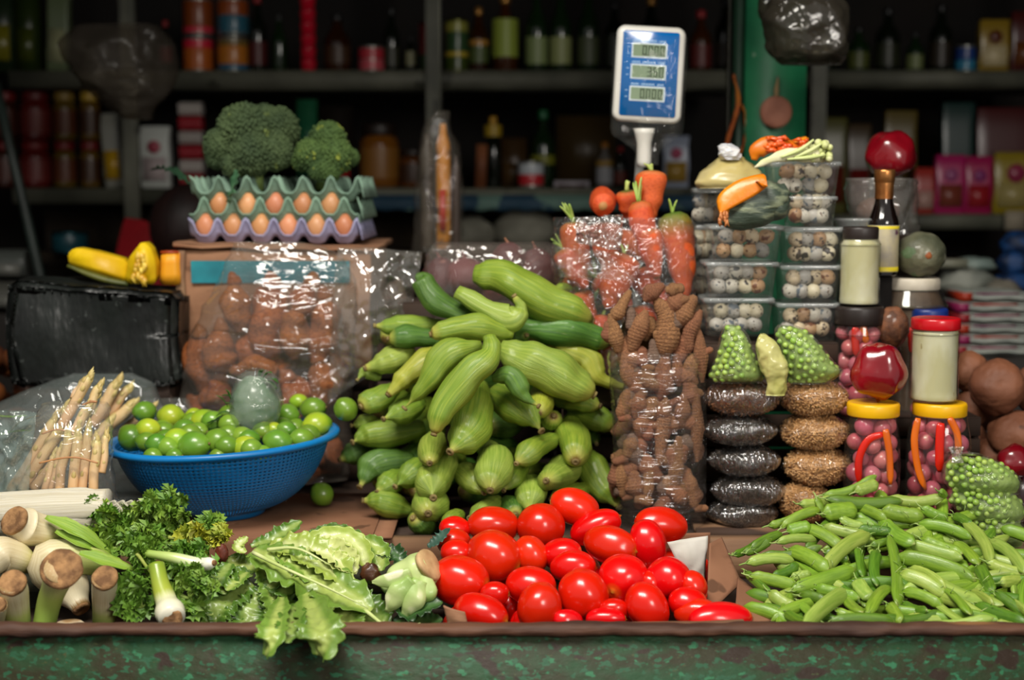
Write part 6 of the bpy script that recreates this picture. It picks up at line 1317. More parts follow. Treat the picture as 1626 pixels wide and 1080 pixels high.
sh = sheet('clear_bag', [(536, 392), (672, 400), (640, 560), (520, 640)], .80, film('loose_film', haze=.10, wr=1.0, wscale=7, gloss=1.8, rough=.05, hazecol='#b8b4aa', dist=.010), None, amp=.012, f=22, seed=5, bow=.03, n=56)
tag(sh, 'loose empty clear plastic bag between the tuber bag and the gourds', 'bag')
blob('dark_root', 628, 520, 56, 150, .86, mat('dark_root_skin', '#4a3222', '#3a2618', 8, .7, .4, 30), 'brown root vegetables bundle behind the loose clear bag', 'bundle', seed=8, amp=.15)  # root skin in mottled dark brown
crate('wooden_crate', 'dark wooden crate behind the gourd heap', 600, 880, .78, .90, .003, at(700, 480, .78).z)
# beetroots
M_beet = mat('beet_skin', '#6a2c30', '#4d1e24', 7, .6, .5, 50, rand=.1, dots=[(16, .66, '#8a5a50')])
for (x, y, w, h, Y, lb) in [(808, 412, 56, 52, .80, 'largest beetroot just behind the topmost gourd'), (852, 430, 60, 70, .81, 'beetroot between the gourds and the carrot bag'), (740, 440, 70, 60, .81, 'beetroot under the clear film left of the topmost gourd'), (700, 440, 60, 60, .83, 'leftmost beetroot under the clear film'), (780, 455, 60, 60, .83, 'lower beetroot partly behind the topmost gourd')]:
    k = px2m(Y); t = thing('beetroot', lb, 'beetroot', at(x, y, Y), 'beetroots behind the gourds'); Geo().add(*ball(w * k / 2, w * k / 2, h * k / 2, 18, 24, lambda d: 1 + .08 * noise.noise(d * 2.2 + Vector((x, 0, 0))) + .15 * max(0, d.z - .8))).obj('root', M_beet, t)
    g = Geo(); g.add(*tube([(0, 0, h * k * .45), (-.004, 0, h * k * .55), (-.008, .0, h * k * .66)], [(0, .004), (1, .0015)], 7, 8)); g.obj('leaf_stub', mat('beet_stub', '#8a5a3a', '#6a3a3a', 30), t)
o = bagform('beet_bag', [(384, 690, 870, .4), (392, 682, 888, .7), (420, 676, 892, 1), (470, 672, 890, 1), (510, 690, 880, .8)], .80, .06, film('beet_film', haze=.14, wr=1.0, wscale=9, gloss=1.6, rough=.06, hazecol='#a89c92', dist=.009), wr=.007, wf=24, seed=17)
tag(o, 'clear plastic bag over the beetroots behind the gourd heap', 'bag')

# ------------------------------------------------------------------ the seller bending behind the stall
person = thing('person', 'person in a red top with dark hair, head bowed behind the egg trays and box', 'person', at(300, 400, 1.85))
pc = Vector(person.location); M_skin = mat('skin', '#4a2618', '#3c1e12', 8, .5); M_hair = mat('dark_hair', '#150806', '#240e0a', 20, .6, .6, 60, stretch=(1, 1, .2)); M_red = mat('red_cloth', '#a00818', '#86040f', 7, .75, .3, 30); M_skirt = mat('dark_skirt', '#140c0c', rough=.9)
def skinned(name, joints, edges, m, parent, sub=2):
    me = bpy.data.meshes.new(name); me.from_pydata([j[0] for j in joints], edges, []); me.materials.append(m)
    o = bpy.data.objects.new(name, me); COL.objects.link(o); o.parent = parent
    md = o.modifiers.new('s', 'SKIN'); lay = me.skin_vertices[0] if me.skin_vertices else None
    if lay is None:
        bm = bmesh.new(); bm.from_mesh(me); bm.verts.layers.skin.verify(); bm.to_mesh(me); bm.free(); lay = me.skin_vertices[0]
    for i, j in enumerate(joints): lay.data[i].radius = j[1]; lay.data[i].use_root = (i == 0)
    md.use_smooth_shade = True; s = o.modifiers.new('d', 'SUBSURF'); s.levels = sub; s.render_levels = sub; return o
hc = at(300, 368, 1.80) - pc; kk_ = px2m(1.85)
sL = at(222, 392, 1.86) - pc; sR = at(385, 410, 1.88) - pc; ch = at(300, 460, 1.93) - pc; pel = Vector((ch.x + .02, .35, -.62)); el = Vector((sL.x - .01, -.06, -.40)); er = Vector((sR.x + .01, -.06, -.40))
J = [(pel, (.15, .13)), (pel.lerp(ch, .5), (.13, .12)), (ch, (.15, .12)), (ch + Vector((.0, -.03, .06)), (.07, .07)), (hc + Vector((0, .03, -.03)), (.06, .06)), (hc, (.085, .09)), (sL + Vector((.03, 0, -.05)), (.055, .055)), (el, (.042, .042)), (el + Vector((.14, -.17, -.05)), (.03, .03)), (el + Vector((.20, -.21, -.06)), (.034, .018)),
     (sR + Vector((-.03, 0, -.05)), (.055, .055)), (er, (.042, .042)), (er + Vector((-.14, -.17, -.05)), (.03, .03)), (er + Vector((-.20, -.21, -.06)), (.034, .018)), (pel + Vector((-.11, -.05, 0)), (.09, .09)), (pel + Vector((-.13, -.40, .01)), (.065, .065)), (pel + Vector((-.13, -.42, -.38)), (.04, .04)), (pel + Vector((-.13, -.54, -.42)), (.035, .03)),
     (pel + Vector((.11, -.05, 0)), (.09, .09)), (pel + Vector((.13, -.40, .01)), (.065, .065)), (pel + Vector((.13, -.42, -.38)), (.04, .04)), (pel + Vector((.13, -.54, -.42)), (.035, .03))]
E = [(0, 1), (1, 2), (2, 3), (3, 4), (4, 5), (2, 6), (6, 7), (7, 8), (8, 9), (2, 10), (10, 11), (11, 12), (12, 13), (0, 14), (14, 15), (15, 16), (16, 17), (0, 18), (18, 19), (19, 20), (20, 21)]
for sgn, hnd in ((-1, 9), (1, 13)):
    hp = J[hnd][0]
    for q in range(5):
        b0 = len(J); J.append((hp + Vector((-sgn * (.012 + .004 * q), -.02 - .002 * (q % 3), .022 - .011 * q)), (.009, .009))); J.append((hp + Vector((-sgn * (.03 + .004 * (q % 3)), -.05 + .008 * abs(q - 2), .024 - .012 * q)), (.008, .008))); E += [(hnd, b0), (b0, b0 + 1)]
skinned('body', J, E, M_skin, person)
J2_ = [(pel + Vector((0, 0, .02)), (.165, .145)), (pel.lerp(ch, .5), (.15, .14)), (ch, (.17, .14)), (ch + Vector((0, -.02, .05)), (.085, .085)), (sL + Vector((.03, 0, .0)), (.095, .085)), (sL.lerp(el, .6) + Vector((0, 0, 0)), (.062, .062)), (sR + Vector((-.03, 0, .0)), (.095, .085)), (sR.lerp(er, .6), (.062, .062))]
skinned('red_top', J2_, [(0, 1), (1, 2), (2, 3), (2, 4), (4, 5), (2, 6), (6, 7)], M_red, person)
skinned('skirt', [(pel, (.17, .15)), (pel + Vector((0, -.2, -.01)), (.21, .11)), (pel + Vector((0, -.43, -.02)), (.20, .09)), (pel + Vector((0, -.45, -.28)), (.19, .07))], [(0, 1), (1, 2), (2, 3)], mat('dark_red_skirt', '#7a0614', '#4a040c', 8, .8), person)
g = Geo(); rr = random.Random(4); Vb, Fb, Ab = ball(.102, .108, .112, 20, 26, lambda d: 1 + .04 * noise.noise(d * 5) + .02 * math.sin(14 * math.atan2(d.y, d.x))); g.add([tuple(Vector(v) + hc + Vector((0, .005, .012))) for v in Vb], Fb, Ab)
g.obj('hair', M_hair, person)
for (dx, nm_) in ((-.03, 'eye'), (.03, 'eye')): Geo().add(*ball(.012, .008, .008, 8, 10)).obj(nm_, mat('eye_white', '#8a8078', rough=.3), person, hc + Vector((dx, -.085, -.062)))
Geo().add(*ball(.013, .018, .022, 8, 10)).obj('nose', M_skin, person, hc + Vector((0, -.088, -.085)))
st = thing('stool', 'low wooden stool on which the seller sits', 'stool', (pc.x + pel.x, pc.y + pel.y, -.88)); zz = pc.z + pel.z - .15 + .88
bevelbox('seat', -.17, .17, -.15, .15, zz - .03, zz, M_dark, st, .004)
for sx in (-1, 1):
    for sy in (-1, 1): bevelbox('leg', sx * .13 - .015, sx * .13 + .015, sy * .11 - .015, sy * .11 + .015, 0, zz - .03, M_dark, st, .002)

# ------------------------------------------------------------------ tomato tray edges, paper
def poly(name, label, cat, pts, Y, m, bend=.0, thick=.003, crump=.002, seed=0, group=None, n=14):
    """stiff sheet with four corners (x, y, dY)"""
    o = sheet(name, pts, Y, m, None, n=n, amp=crump, f=30, seed=seed, ridge=False, bow=bend, thick=thick); return tag(o, label, cat, group)
poly('torn_cardboard', 'torn corner of brown cardboard at the front left of the tomatoes', 'cardboard', [(704, 962), (738, 972), (744, 1000), (712, 998)], .045, M_card, .004, .003, .003, 1)
o = bevelbox('wood_strip', -.12, .125, -.006, .006, -.008, .006, M_wood, None, .002, sub=3, loc=at(1040, 995, .035), warp=lambda v: v + Vector((0, 0, .001 * math.sin(v.x * 60)))); o.rotation_euler = (0, -.02, 0); tag(o, 'low weathered wooden strip in front of the right-hand tomatoes', 'wood strip')
poly('paper_sheet', 'crumpled white paper between the tomatoes and the cardboard flap', 'paper', [(1060, 862), (1124, 851, .02), (1120, 930), (1085, 915)], .25, mat('white_paper', '#cfcbc2', '#bdb8ad', 14, .8), .006, .0008, .006, 2)
poly('cardboard_flap', 'upright folded flap of brown cardboard right of the tomatoes', 'cardboard', [(1128, 862, .10), (1146, 853, .14), (1178, 925, .05), (1122, 975, -.02)], .17, M_sheet, .004, .0035, .002, 3)
poly('cardboard_flap', 'lower slanting flap of brown cardboard beside the pea pods', 'cardboard', [(1172, 915, .10), (1200, 935, .08), (1252, 978, .0), (1165, 1000, -.06)], .12, M_sheet, .004, .0035, .002, 4)
poly('cardboard_lining', 'brown cardboard lining standing behind the tomatoes', 'cardboard', [(1010, 850), (1128, 846), (1126, 900), (1010, 900)], .395, M_sheet, .0, .003, .001, 5)

# ------------------------------------------------------------------ pea pods
def podmat(i, a, b): return mat('pod_skin_%d' % i, a, b, 2.4, .36, .3, 30, coord='tuv', stretch=(1.2, 1.2, 1.2), bdist=.001, rand=.10, hue=.010, coat=.25, lo=.35, hi=.65, grad=[(0, '#8a9a4a'), (.03, None), (.95, None), (1, '#a8b060')], gradamt=.01, spec=.5)
PM = [podmat(0, '#83a632', '#688c24'), podmat(1, '#a3b854', '#86a23e'), podmat(2, '#648a24', '#4a701a')]
def podY(x, y): return float(np.interp(y, [755, 800, 850, 900, 950, 1000], [.41, .375, .315, .235, .145, .05]))
pn_ = [0]
M_podc = mat('pod_calyx', '#7fa048', '#a0b468', 40, .6)
def pod(x0, y0, x1, y1, w, o=0, m=None, label=None, roll=None, hidden=False):
    pn_[0] += 1; dy = R.uniform(-.012, .012); A_ = at(x0, y0, podY(x0, y0) - o + dy); B_ = at(x1, y1, podY(x1, y1) - o - dy); c = (A_ + B_) / 2; L_ = (B_ - A_).length; k = px2m(c.y); r = w * 1.06 * k / 2
    t = thing('pea_pod', label, 'pea pod', c, 'pea pods in the heap'); side = (B_ - A_).cross(Vector((0, 1, 0))).normalized() * L_ * R.uniform(-.09, .09); P = [(A_ - c) * 1.08, (A_ - c) * .35 + side, (B_ - c) * .35 + side, (B_ - c) * 1.08]
    n_p = max(5, int(L_ / .011)); ph = R.random() * 6
    def rf(q):
        e = min(1, (math.sin(pi * min(max(q, .0), 1)) * 2.2)) ** .62; return max(r * .06, r * e * (1 + .018 * math.sin(q * n_p * 2 * pi + ph)))
    rl = roll if roll is not None else R.uniform(-.5, .5)
    up = Vector((math.sin(rl), -math.cos(rl), .15)); g = Geo(); V, F, A = tube(P, rf, 26 if not hidden else 14, 14 if not hidden else 10, .52, up=up); g.add(V, F, A); g.obj('pod', m or R.choice(PM), t)
    if not hidden:
        d = (P[0] - P[1]).normalized(); g = Geo(); g.add(*tube([P[0] - d * .001, P[0] + d * .006, P[0] + d * .012 + Vector((0, 0, R.uniform(-.004, .004)))], [(0, .0016), (1, .0009)], 6, 6)); nn = Vector((0, -1, 0))
        for q in range(4):
            a = q * pi / 2 + .5; s = d.orthogonal().normalized(); s.rotate(Matrix.Rotation(a, 3, d)); g.add(*tube([P[0] + d * .001, P[0] - d * .002 + s * .0035, P[0] - d * .007 + s * .0045], [(0, .0008), (.5, .0014), (1, .0003)], 5, 5, .4))
        g.obj('calyx', M_podc, t)
    if not label: later(t, 'pea pod', 'of the pod heap', 'pods', c)
for i in range(95):
    x = R.uniform(1195, 1640); y = R.uniform(800, 985); lim = 1385 - (y - 760) * 1.0
    if x < lim and y < 960: continue
    if y < 770 + max(0, (x - 1480)) * .45: continue
    a = R.gauss(.3, .9); l = R.uniform(95, 130); pod(x - l / 2 * math.cos(a), y + 8 - l / 2 * math.sin(a) * .5, x + l / 2 * math.cos(a), y + 8 + l / 2 * math.sin(a) * .5, R.uniform(17, 22), -.020, hidden=True)
PD = [(600, 145, 855, 50, 50), (480, 190, 640, 165, 50), (620, 165, 985, 175, 62), (930, 160, 1200, 155, 54), (760, 130, 870, 90, 60), (600, 240, 760, 225, 85), (760, 205, 910, 270, 52), (895, 225, 1095, 255, 80), (1095, 210, 1220, 265, 54), (325, 300, 460, 255, 44), (390, 310, 575, 225, 50), (415, 330, 530, 305, 62), (505, 310, 705, 430, 62),
      (600, 305, 820, 355, 58, 1), (825, 350, 600, 525, 74, 1), (365, 385, 555, 375, 44, 1), (295, 445, 580, 405, 54), (215, 490, 440, 478, 54), (425, 425, 615, 525, 74), (445, 625, 745, 525, 84), (230, 555, 460, 605, 64), (770, 420, 795, 560, 62, 2), (930, 360, 965, 695, 86), (870, 430, 865, 600, 60, 2), (975, 460, 1350, 575, 80), (985, 545, 1205, 655, 70, 1), (1100, 535, 1490, 695, 72, 1),
      (1030, 395, 1290, 465, 66, 1), (1260, 385, 1375, 495, 66), (885, 275, 1050, 390, 78), (1080, 295, 1335, 365, 56), (1090, 365, 1290, 440, 62), (1300, 280, 1435, 485, 56), (1375, 505, 1445, 635, 64), (1430, 380, 1605, 535, 60), (1425, 485, 1612, 545, 56, 1), (1490, 590, 1600, 580, 58, 1), (1215, 625, 1330, 745, 74), (635, 790, 945, 790, 66), (895, 765, 1195, 738, 64), (1075, 805, 1440, 768, 66, 1),
      (500, 815, 712, 640, 84, 1), (325, 635, 475, 725, 64), (700, 635, 790, 735, 64), (480, 655, 625, 705, 56), (825, 745, 935, 615, 60), (1365, 700, 1612, 785, 64, 2), (1465, 640, 1612, 745, 54), (765, 575, 835, 670, 74), (1000, 635, 1185, 705, 56), (1030, 525, 1205, 615, 56), (660, 725, 805, 755, 46), (470, 685, 565, 775, 50), (195, 435, 330, 370, 46, 2), (145, 445, 265, 380, 40, 2), (205, 535, 330, 645, 44, 2),
      (775, 318, 940, 332, 50), (555, 615, 770, 665, 62), (340, 555, 465, 495, 56), (435, 565, 530, 545, 46), (995, 690, 1115, 725, 46, 2), (1465, 790, 1605, 822, 56), (235, 415, 385, 345, 48), (560, 160, 600, 260, 40), (1250, 250, 1340, 300, 46), (1180, 130, 1210, 160, 40), (600, 430, 720, 470, 50), (1340, 640, 1450, 700, 50), (400, 740, 520, 800, 50), (1160, 690, 1300, 790, 48), (920, 700, 980, 790, 60), (1540, 690, 1620, 740, 46), (680, 260, 800, 300, 46), (840, 400, 930, 380, 44)]
for i, q in enumerate(PD):
    x0, y0, x1, y1 = [1120 + q[0] / 3.176, 740 + q[1] / 3.176, 1120 + q[2] / 3.176, 740 + q[3] / 3.176]
    lb = {0: 'pea pod rising highest at the top left of the pod heap', 2: 'long level pea pod across the top of the pod heap', 14: 'broad pale pea pod slanting down to the left in mid heap', 19: 'wide pea pod with its end open, left of the heap centre', 22: 'upright pea pod standing in the centre of the heap', 41: 'flat pale pea pod slanting up at the lower left front', 40: 'pale pea pod lying along the front edge at right'}.get(i)
    pod(x0, y0, x1, y1, q[4] / 3.176, .004 + (i % 3) * .004, PM[q[5]] if len(q) > 5 else PM[R.choice((0, 0, 2, 0, 1))], lb)
# tendrils and broken calyx bits in the heap
g = Geo()
for i in range(60):
    x, y = R.uniform(1215, 1600), R.uniform(800, 985); Y = podY(x, y) - .025; a_ = at(x, y, Y); v = Vector((R.uniform(-1, 1), R.uniform(-.3, .1), R.uniform(-1, 1))) * .012
    if x < 1385 - (y - 760): continue
    g.add(*tube([a_, a_ + v * .5 + Vector((0, -.003, .002)), a_ + v], [(0, .0009), (1, .0005)], 7, 5))
o = g.obj('pod_tendrils', M_podc, recenter=True); tag(o, 'thin curly pea tendrils scattered over the pod heap', 'tendrils', kind='stuff')

# ------------------------------------------------------------------ leeks at the left front
M_leek = mat('leek_shaft', '#ddd0ac', '#cdbb90', 3, .4, .3, 5, coord='tuv', stretch=(3, 3, .5), bstretch=(3, 3, .3), bdist=.002, coat=.15, sss=.08, grad=[(0, '#b08a58'), (.05, '#e0d4b4'), (.45, None), (.75, '#b9c070'), (1, '#7fa03a')], gradamt=.06)
M_leek2 = mat('leek_green_shaft', '#c6c890', '#aab66c', 3, .4, .3, 5, coord='tuv', stretch=(3, 3, .5), bstretch=(3, 3, .3), bdist=.002, coat=.15, grad=[(0, '#c0a070'), (.06, '#d8d2a8'), (.5, '#a3b45a'), (1, '#7a9a38')], gradamt=.06)
M_rootd = mat('leek_root_disc', '#a87e52', '#6b4a2c', 50, .85, .9, 120, bdist=.003)
def leek(label, pts, w, Y, prof=None, disc=None, dY=None, m=None, discn=None, green=None):
    P = [at(q[0] / 3.178, 740 + q[1] / 3.178, Y + (q[2] if len(q) > 2 else 0)) for q in pts]; c = sum(P, Vector()) / len(P); k = px2m(Y); r = w / 3.178 * k / 2
    t = thing('leek', label, 'leek', c, 'leeks in the front tray'); P = [p - c for p in P]
    Geo().add(*tube(P, lambda q: r * interp(prof or [(0, .8), (.1, 1), (.6, .8), (1, .6)], q), 24, 26, .95, ribs=(5, .015, .3), lump=(r * .08, 20, w))).obj('shaft', m or M_leek, t)
    d = (P[0] - P[1]).normalized() if discn is None else Vector(discn).normalized(); rd = (disc or w * .7) / 3.178 * k / 2
    Vn, Fn, An = lathe([(rd * 1.0, -.004), (rd * 1.04, .0), (rd * .96, .003), (rd * .7, .0045), (rd * .4, .003), (.001, .004)], 30, fn=lambda a, rr, z: 1 + .06 * noise.noise(Vector((math.cos(a) * 2, math.sin(a) * 2, w + rr * 200))))
    M = Matrix.Translation(P[0]) @ d.to_track_quat('Z', 'Y').to_matrix().to_4x4(); g = Geo(); g.add([tuple(M @ Vector(v)) for v in Vn], Fn, An)
    g.obj('root_disc', M_rootd, t)
    if green:
        for (gp, gw) in green: leaf([at(q[0] / 3.178, 740 + q[1] / 3.178, Y + (q[2] if len(q) > 2 else -.01)) for q in gp], gw / 3.178 * k / 2, mat('leek_leaf', '#9db548', '#6f9a2c', 3, .4, .3, 20, coord='tuv', stretch=(9, 1, .5)), t, 'leaf', n=14, w=7, ruffle=.05, curl=.5, up=(0, -.5, 1))
    return t
BULB = [(0, .45), (.06, .72), (.3, 1), (.55, .85), (.8, .6), (1, .42)]
leek('leek bulb at the far left edge behind the leek stubs', [(-70, 520, -.02), (0, 450), (100, 470, .02), (150, 500, .05)], 210, .17, BULB, 90)
leek('upper leek with a torn brown root end pointing left and green leaves', [(70, 275, -.03), (130, 310, -.01), (260, 340, .01), (420, 400, .03)], 205, .22, BULB, 150, green=[([(230, 260, -.02), (400, 340, -.02), (560, 445, 0)], 90), ([(280, 330, -.03), (430, 400, -.03), (590, 480, 0)], 80)])
leek('fat leek bulb behind the large round root end, with pale green leaves', [(410, 720, .0), (350, 620, .02), (270, 500, .02), (420, 470, .03), (560, 500, .05)], 270, .17, [(0, .35), (.3, .8), (.5, 1), (.8, .6), (1, .4)], 90, green=[([(400, 440, -.03), (540, 490, -.02), (680, 525, 0)], 90)])
leek('leek with the largest round brown root end facing the viewer', [(310, 520, -.055), (285, 590, -.03), (245, 700, -.015), (212, 850, -.02)], 140, .12, [(0, 1.2), (.2, 1.0), (.5, .9), (1, .85)], 205, discn=(.1, -.8, .55), m=M_leek2)
leek('leek stub with a round root end left of the largest one', [(62, 590, -.05), (75, 670, -.03), (95, 800, -.01)], 140, .12, [(0, .95), (.3, 1), (1, .9)], 138, discn=(.0, -.75, .6), m=M_leek)
leek('leek stub with a round root end right of the largest one', [(528, 565, -.05), (530, 660, -.02), (528, 790, 0)], 130, .13, [(0, .95), (.3, 1), (1, .92)], 130, discn=(.0, -.75, .6), m=M_leek)
leek('leek stub cut off by the left edge of the picture', [(-10, 700, -.04), (-20, 780), (-20, 850)], 90, .09, [(0, 1), (1, 1)], 80, discn=(0, -.9, .4))
leek('spring onion with its white round root end facing the viewer', [(868, 768, -.05), (840, 690, -.02), (810, 600, .0), (790, 500, .02)], 150, .10, [(0, .9), (.12, 1.02), (.35, .72), (1, .55)], 100, discn=(.15, -.95, .1), m=mat('spring_onion', '#dcd8c0', '#c9c8a0', 3, .35, coord='tuv', stretch=(3, 3, .5), coat=.2, grad=[(0, '#e4e0cc'), (.3, '#dcdcb0'), (.5, '#a3b040'), (1, '#7f9a2c')]))
leek('thin spring onion lying level with its white end to the right', [(1078, 490, -.01), (1000, 495), (880, 465), (740, 440, .01)], 74, .145, [(0, .6), (.1, .95), (.3, 1), (1, .6)], 30, m=mat('spring_onion_side', '#dfe0c8', '#cfd6a4', 3, .35, coord='tuv', stretch=(3, 3, .5), coat=.2, grad=[(0, '#e8e6d8'), (.35, '#dfe4c0'), (.7, '#b9cc7a'), (1, '#93b04c')]))
t = thing('onion_slice', 'small half onion shell between the leek stubs', 'onion', at(110, 1000, .06)); g = Geo(); g.add(*lathe([(.024, .0), (.023, .006), (.018, .010), (.010, .008), (.001, .009)], 24)); g.obj('shell', mat('onion_shell', '#d8cbb0', '#b08a60', 30, .5), t)
blob('brown_root', 190, 985, 62, 34, .14, mat('brown_root', '#6a4a34', '#4a3222', 20, .8, .5, 60), 'brown root end in the shade right of the leek stubs', 'root', seed=2, zbase=0)
g = Geo(); g.add(*box(-1.2, -.02, .24, .40, -.0545, -.028)); o = g.obj('dark_underlay', mat('dark_leaf_bed', '#1d2412', '#2a2a18', 20, .9, .8, 40), smooth=False, recenter=True); tag(o, 'dark sacking under the leafy vegetables at left', 'underlay')  # plain dark mottled slab filling the tray below the leaves

# white layered stalk
ws = thing('white_stalk', 'thick white layered vegetable stalk lying behind the leeks', 'vegetable', at(75, 815, .33))
M_ws = mat('white_stalk', '#e0dac8', '#cfc6ac', 3, .45, .5, 4, coord='tuv', stretch=(4, 4, .6), bstretch=(5, 5, .4), bdist=.003, sss=.1)
P = [at(x, y, .33) - ws.location for x, y in [(-60, 822), (30, 818), (110, 814), (172, 812)]]
Geo().add(*tube(P, lambda q: 37 * px2m(.33), 26, 30, 1.0, lump=(.004, 16, 3), up=(0, 0, 1))).obj('core', M_ws, ws)
for i, (y0, dx) in enumerate([(-26, 0), (-14, -10), (0, 6), (14, -4), (26, 2)]):
    g = Geo(); P = [at(x + dx, 815 + y0 + .1 * (x - 60) * (i % 2 - .5), .295 + .012 * abs(y0) / 10) - ws.location for x in (-50, 20, 100, 168)]; g.add(*tube(P, [(0, .010), (.8, .012), (1, .004)], 20, 12, .3, up=(0, -1, .2))); g.obj('outer_layer', M_ws, ws)
for i in range(13):
    a = i / 12; x = 168 + 54 * a; y = 800 + 6 * math.sin(i * 2.1); p0 = at(x - 12, 836, .30); p1 = at(x, y + 14, .30); p2 = at(x + 6, y, .295)
    leaf([p0, p1, p2], .010, M_ws, ws, 'petal_tip', n=8, w=5, ruffle=.1, up=(0, -1, .2))

# ------------------------------------------------------------------ lettuce, cabbage, herbs
def leafmat(nm, mid, edge, scale=30): return mat(nm, edge, edge, scale, .42, .6, 60, coord='obj', bdist=.002, coat=.2, sss=.08, grad=[(0, mid), (.22, mid), (.6, edge), (1, edge)], gradamt=.16, gradaxis='y', rand=.08)
M_l1 = leafmat('lettuce_leaf', '#a3b45c', '#6c8c34'); M_l2 = leafmat('lettuce_leaf_pale', '#c6cf88', '#9cb04c'); M_l3 = leafmat('lettuce_leaf_deep', '#869c4c', '#4f7224'); M_l4 = leafmat('dark_leaf', '#3f6430', '#25461f')
let = thing('lettuce', 'large ruffled lettuce head spilling over the counter edge', 'lettuce', at(460, 900, .2)); cab = thing('cabbage', 'pale yellow green cabbage heart behind the lettuce', 'cabbage', at(530, 870, .28))
def lf(par, pts, w, m, Y=.16, up=(0, -.6, 1), ruffle=.34, rf=5, curl=.25, nm='leaf', n=54, ww=21, lobes=0):
    P = [at(260 + q[0] / 3.3875, 780 + q[1] / 3.3875, Y + q[2]) for q in pts]; k = px2m(Y) / 3.3875
    wt = (lambda t: w * k / 2 * (interp([(0, .35), (.25, .8), (.6, 1), (.85, .85), (1, .25)], t)))
    return leaf(P, wt, m, par, nm, n=n, w=ww, ruffle=ruffle, rf=rf, curl=curl, up=up, seed=R.random() * 9, lobes=lobes, crump=.22)
lf(let, [(560, 640, .06), (700, 600, .04), (900, 620, .05)], 420, M_l4, ruffle=.2)
for q in [([(480, 450, .05), (330, 470, .05), (170, 540, .02)], 150, M_l3), ([(560, 420, .06), (420, 400, .07), (340, 360, .08)], 130, M_l1), ([(480, 500, .03), (330, 600, .0), (190, 740, -.03)], 230, M_l3), ([(420, 560, .02), (300, 660, -.01), (280, 790, -.05)], 170, M_l1), ([(560, 520, .02), (470, 640, -.01), (450, 790, -.04)], 200, M_l3), ([(520, 400, .03), (600, 520, -.0), (640, 690, -.03)], 190, M_l1),
          ([(640, 560, -.01), (605, 690, -.15), (575, 790, -.205), (548, 890, -.2)], 150, M_l1), ([(720, 600, -.02), (690, 700, -.155), (665, 815, -.205)], 150, M_l3), ([(760, 540, -.02), (820, 690, -.152), (845, 780, -.205), (835, 885, -.2)], 230, M_l1), ([(980, 520, .03), (1080, 640, .0), (1200, 735, -.04)], 230, M_l3), ([(860, 560, .0), (960, 650, -.03), (1000, 770, -.07)], 220, M_l1), ([(480, 320, .05), (640, 400, .01), (860, 500, -.01), (1120, 640, -.04)], 300, M_l1),
          ([(440, 330, .06), (400, 300, .07), (450, 245, .08)], 70, M_l2), ([(470, 300, .08), (600, 250, .10), (740, 160, .13)], 110, M_l3), ([(560, 300, .06), (700, 300, .04), (860, 370, .02), (1010, 490, .0)], 230, M_l2), ([(600, 330, .04), (740, 400, .01), (880, 520, .0)], 160, M_l1)]:
    lf(let, q[0], q[1], q[2], ruffle=R.uniform(.16, .28), rf=R.uniform(5, 8))
for i in range(26):      # many smaller frilled leaves over the whole head
    x = R.uniform(170, 760); y = R.uniform(380, 700); a = R.gauss(1.9, .5) if x < 480 else R.gauss(1.2, .5); l = R.uniform(130, 210); d0 = .0 + .05 * (700 - y) / 320 - .02
    if x + l * math.cos(a) < 110 or y + l * .8 * math.sin(a) > 790: continue
    lf(let, [(x, y, d0 + .02), (x + .5 * l * math.cos(a), y + .4 * l * math.sin(a), d0 - .01), (x + l * math.cos(a), y + .8 * l * math.sin(a), d0 - .03)], R.uniform(90, 150), R.choice((M_l1, M_l3, M_l3)), ruffle=.3, rf=6, n=34, ww=13)
g = Geo()
for (pts) in [[(480, 330, .03), (640, 410, -.01), (860, 510, -.03), (1100, 630, -.06)], [(1080, 640, -.03), (1220, 735, -.06), (1380, 710, -.05)], [(560, 315, .04), (720, 310, .02), (900, 400, .0)]]:
    g.add(*tube([at(260 + q[0] / 3.3875, 780 + q[1] / 3.3875, .15 + q[2]) - let.location for q in pts], [(0, .0032), (.6, .002), (1, .0008)], 20, 8))
g.obj('midrib', mat('pale_rib', '#b5bf78', '#9fae60', 20, .5), let)
for q in [([(720, 290, .06), (900, 240, .06), (1040, 290, .05), (1100, 420, .04)], 120, M_l2, .1), ([(1050, 260, .09), (1150, 310, .07), (1170, 430, .05)], 120, M_l1, .15), ([(790, 290, .05), (900, 330, .03), (1040, 430, .02)], 170, leafmat('cabbage_heart', '#d8daa0', '#c3cc7c'), .12), ([(820, 330, .04), (920, 380, .02), (1040, 440, .02)], 120, leafmat('cabbage_heart', '#d8daa0', '#c3cc7c'), .15), ([(740, 260, .09), (900, 220, .10), (1080, 250, .10)], 90, M_l3, .3), ([(1120, 330, .07), (1230, 340, .07), (1290, 390, .06)], 110, M_l4, .3)]:
    lf(cab, q[0], q[1], q[2], ruffle=q[3], curl=.55)
blob('rotten_leaf', 588, 912, 32, 34, .19, mat('brown_rot', '#3a2010', '#553018', 40, .5, .8, 60, coat=.4), 'small wet dark brown rotten leaf ball beside the cabbage', 'leaf', seed=5, amp=.3)
blob('rotten_leaf', 352, 880, 20, 34, .22, mat('brown_red_leaf', '#6a2c18', '#4a1c10', 60, .6, .8, 90), 'dark reddish brown withered leaf at the lettuce left side', 'leaf', seed=7, amp=.35)
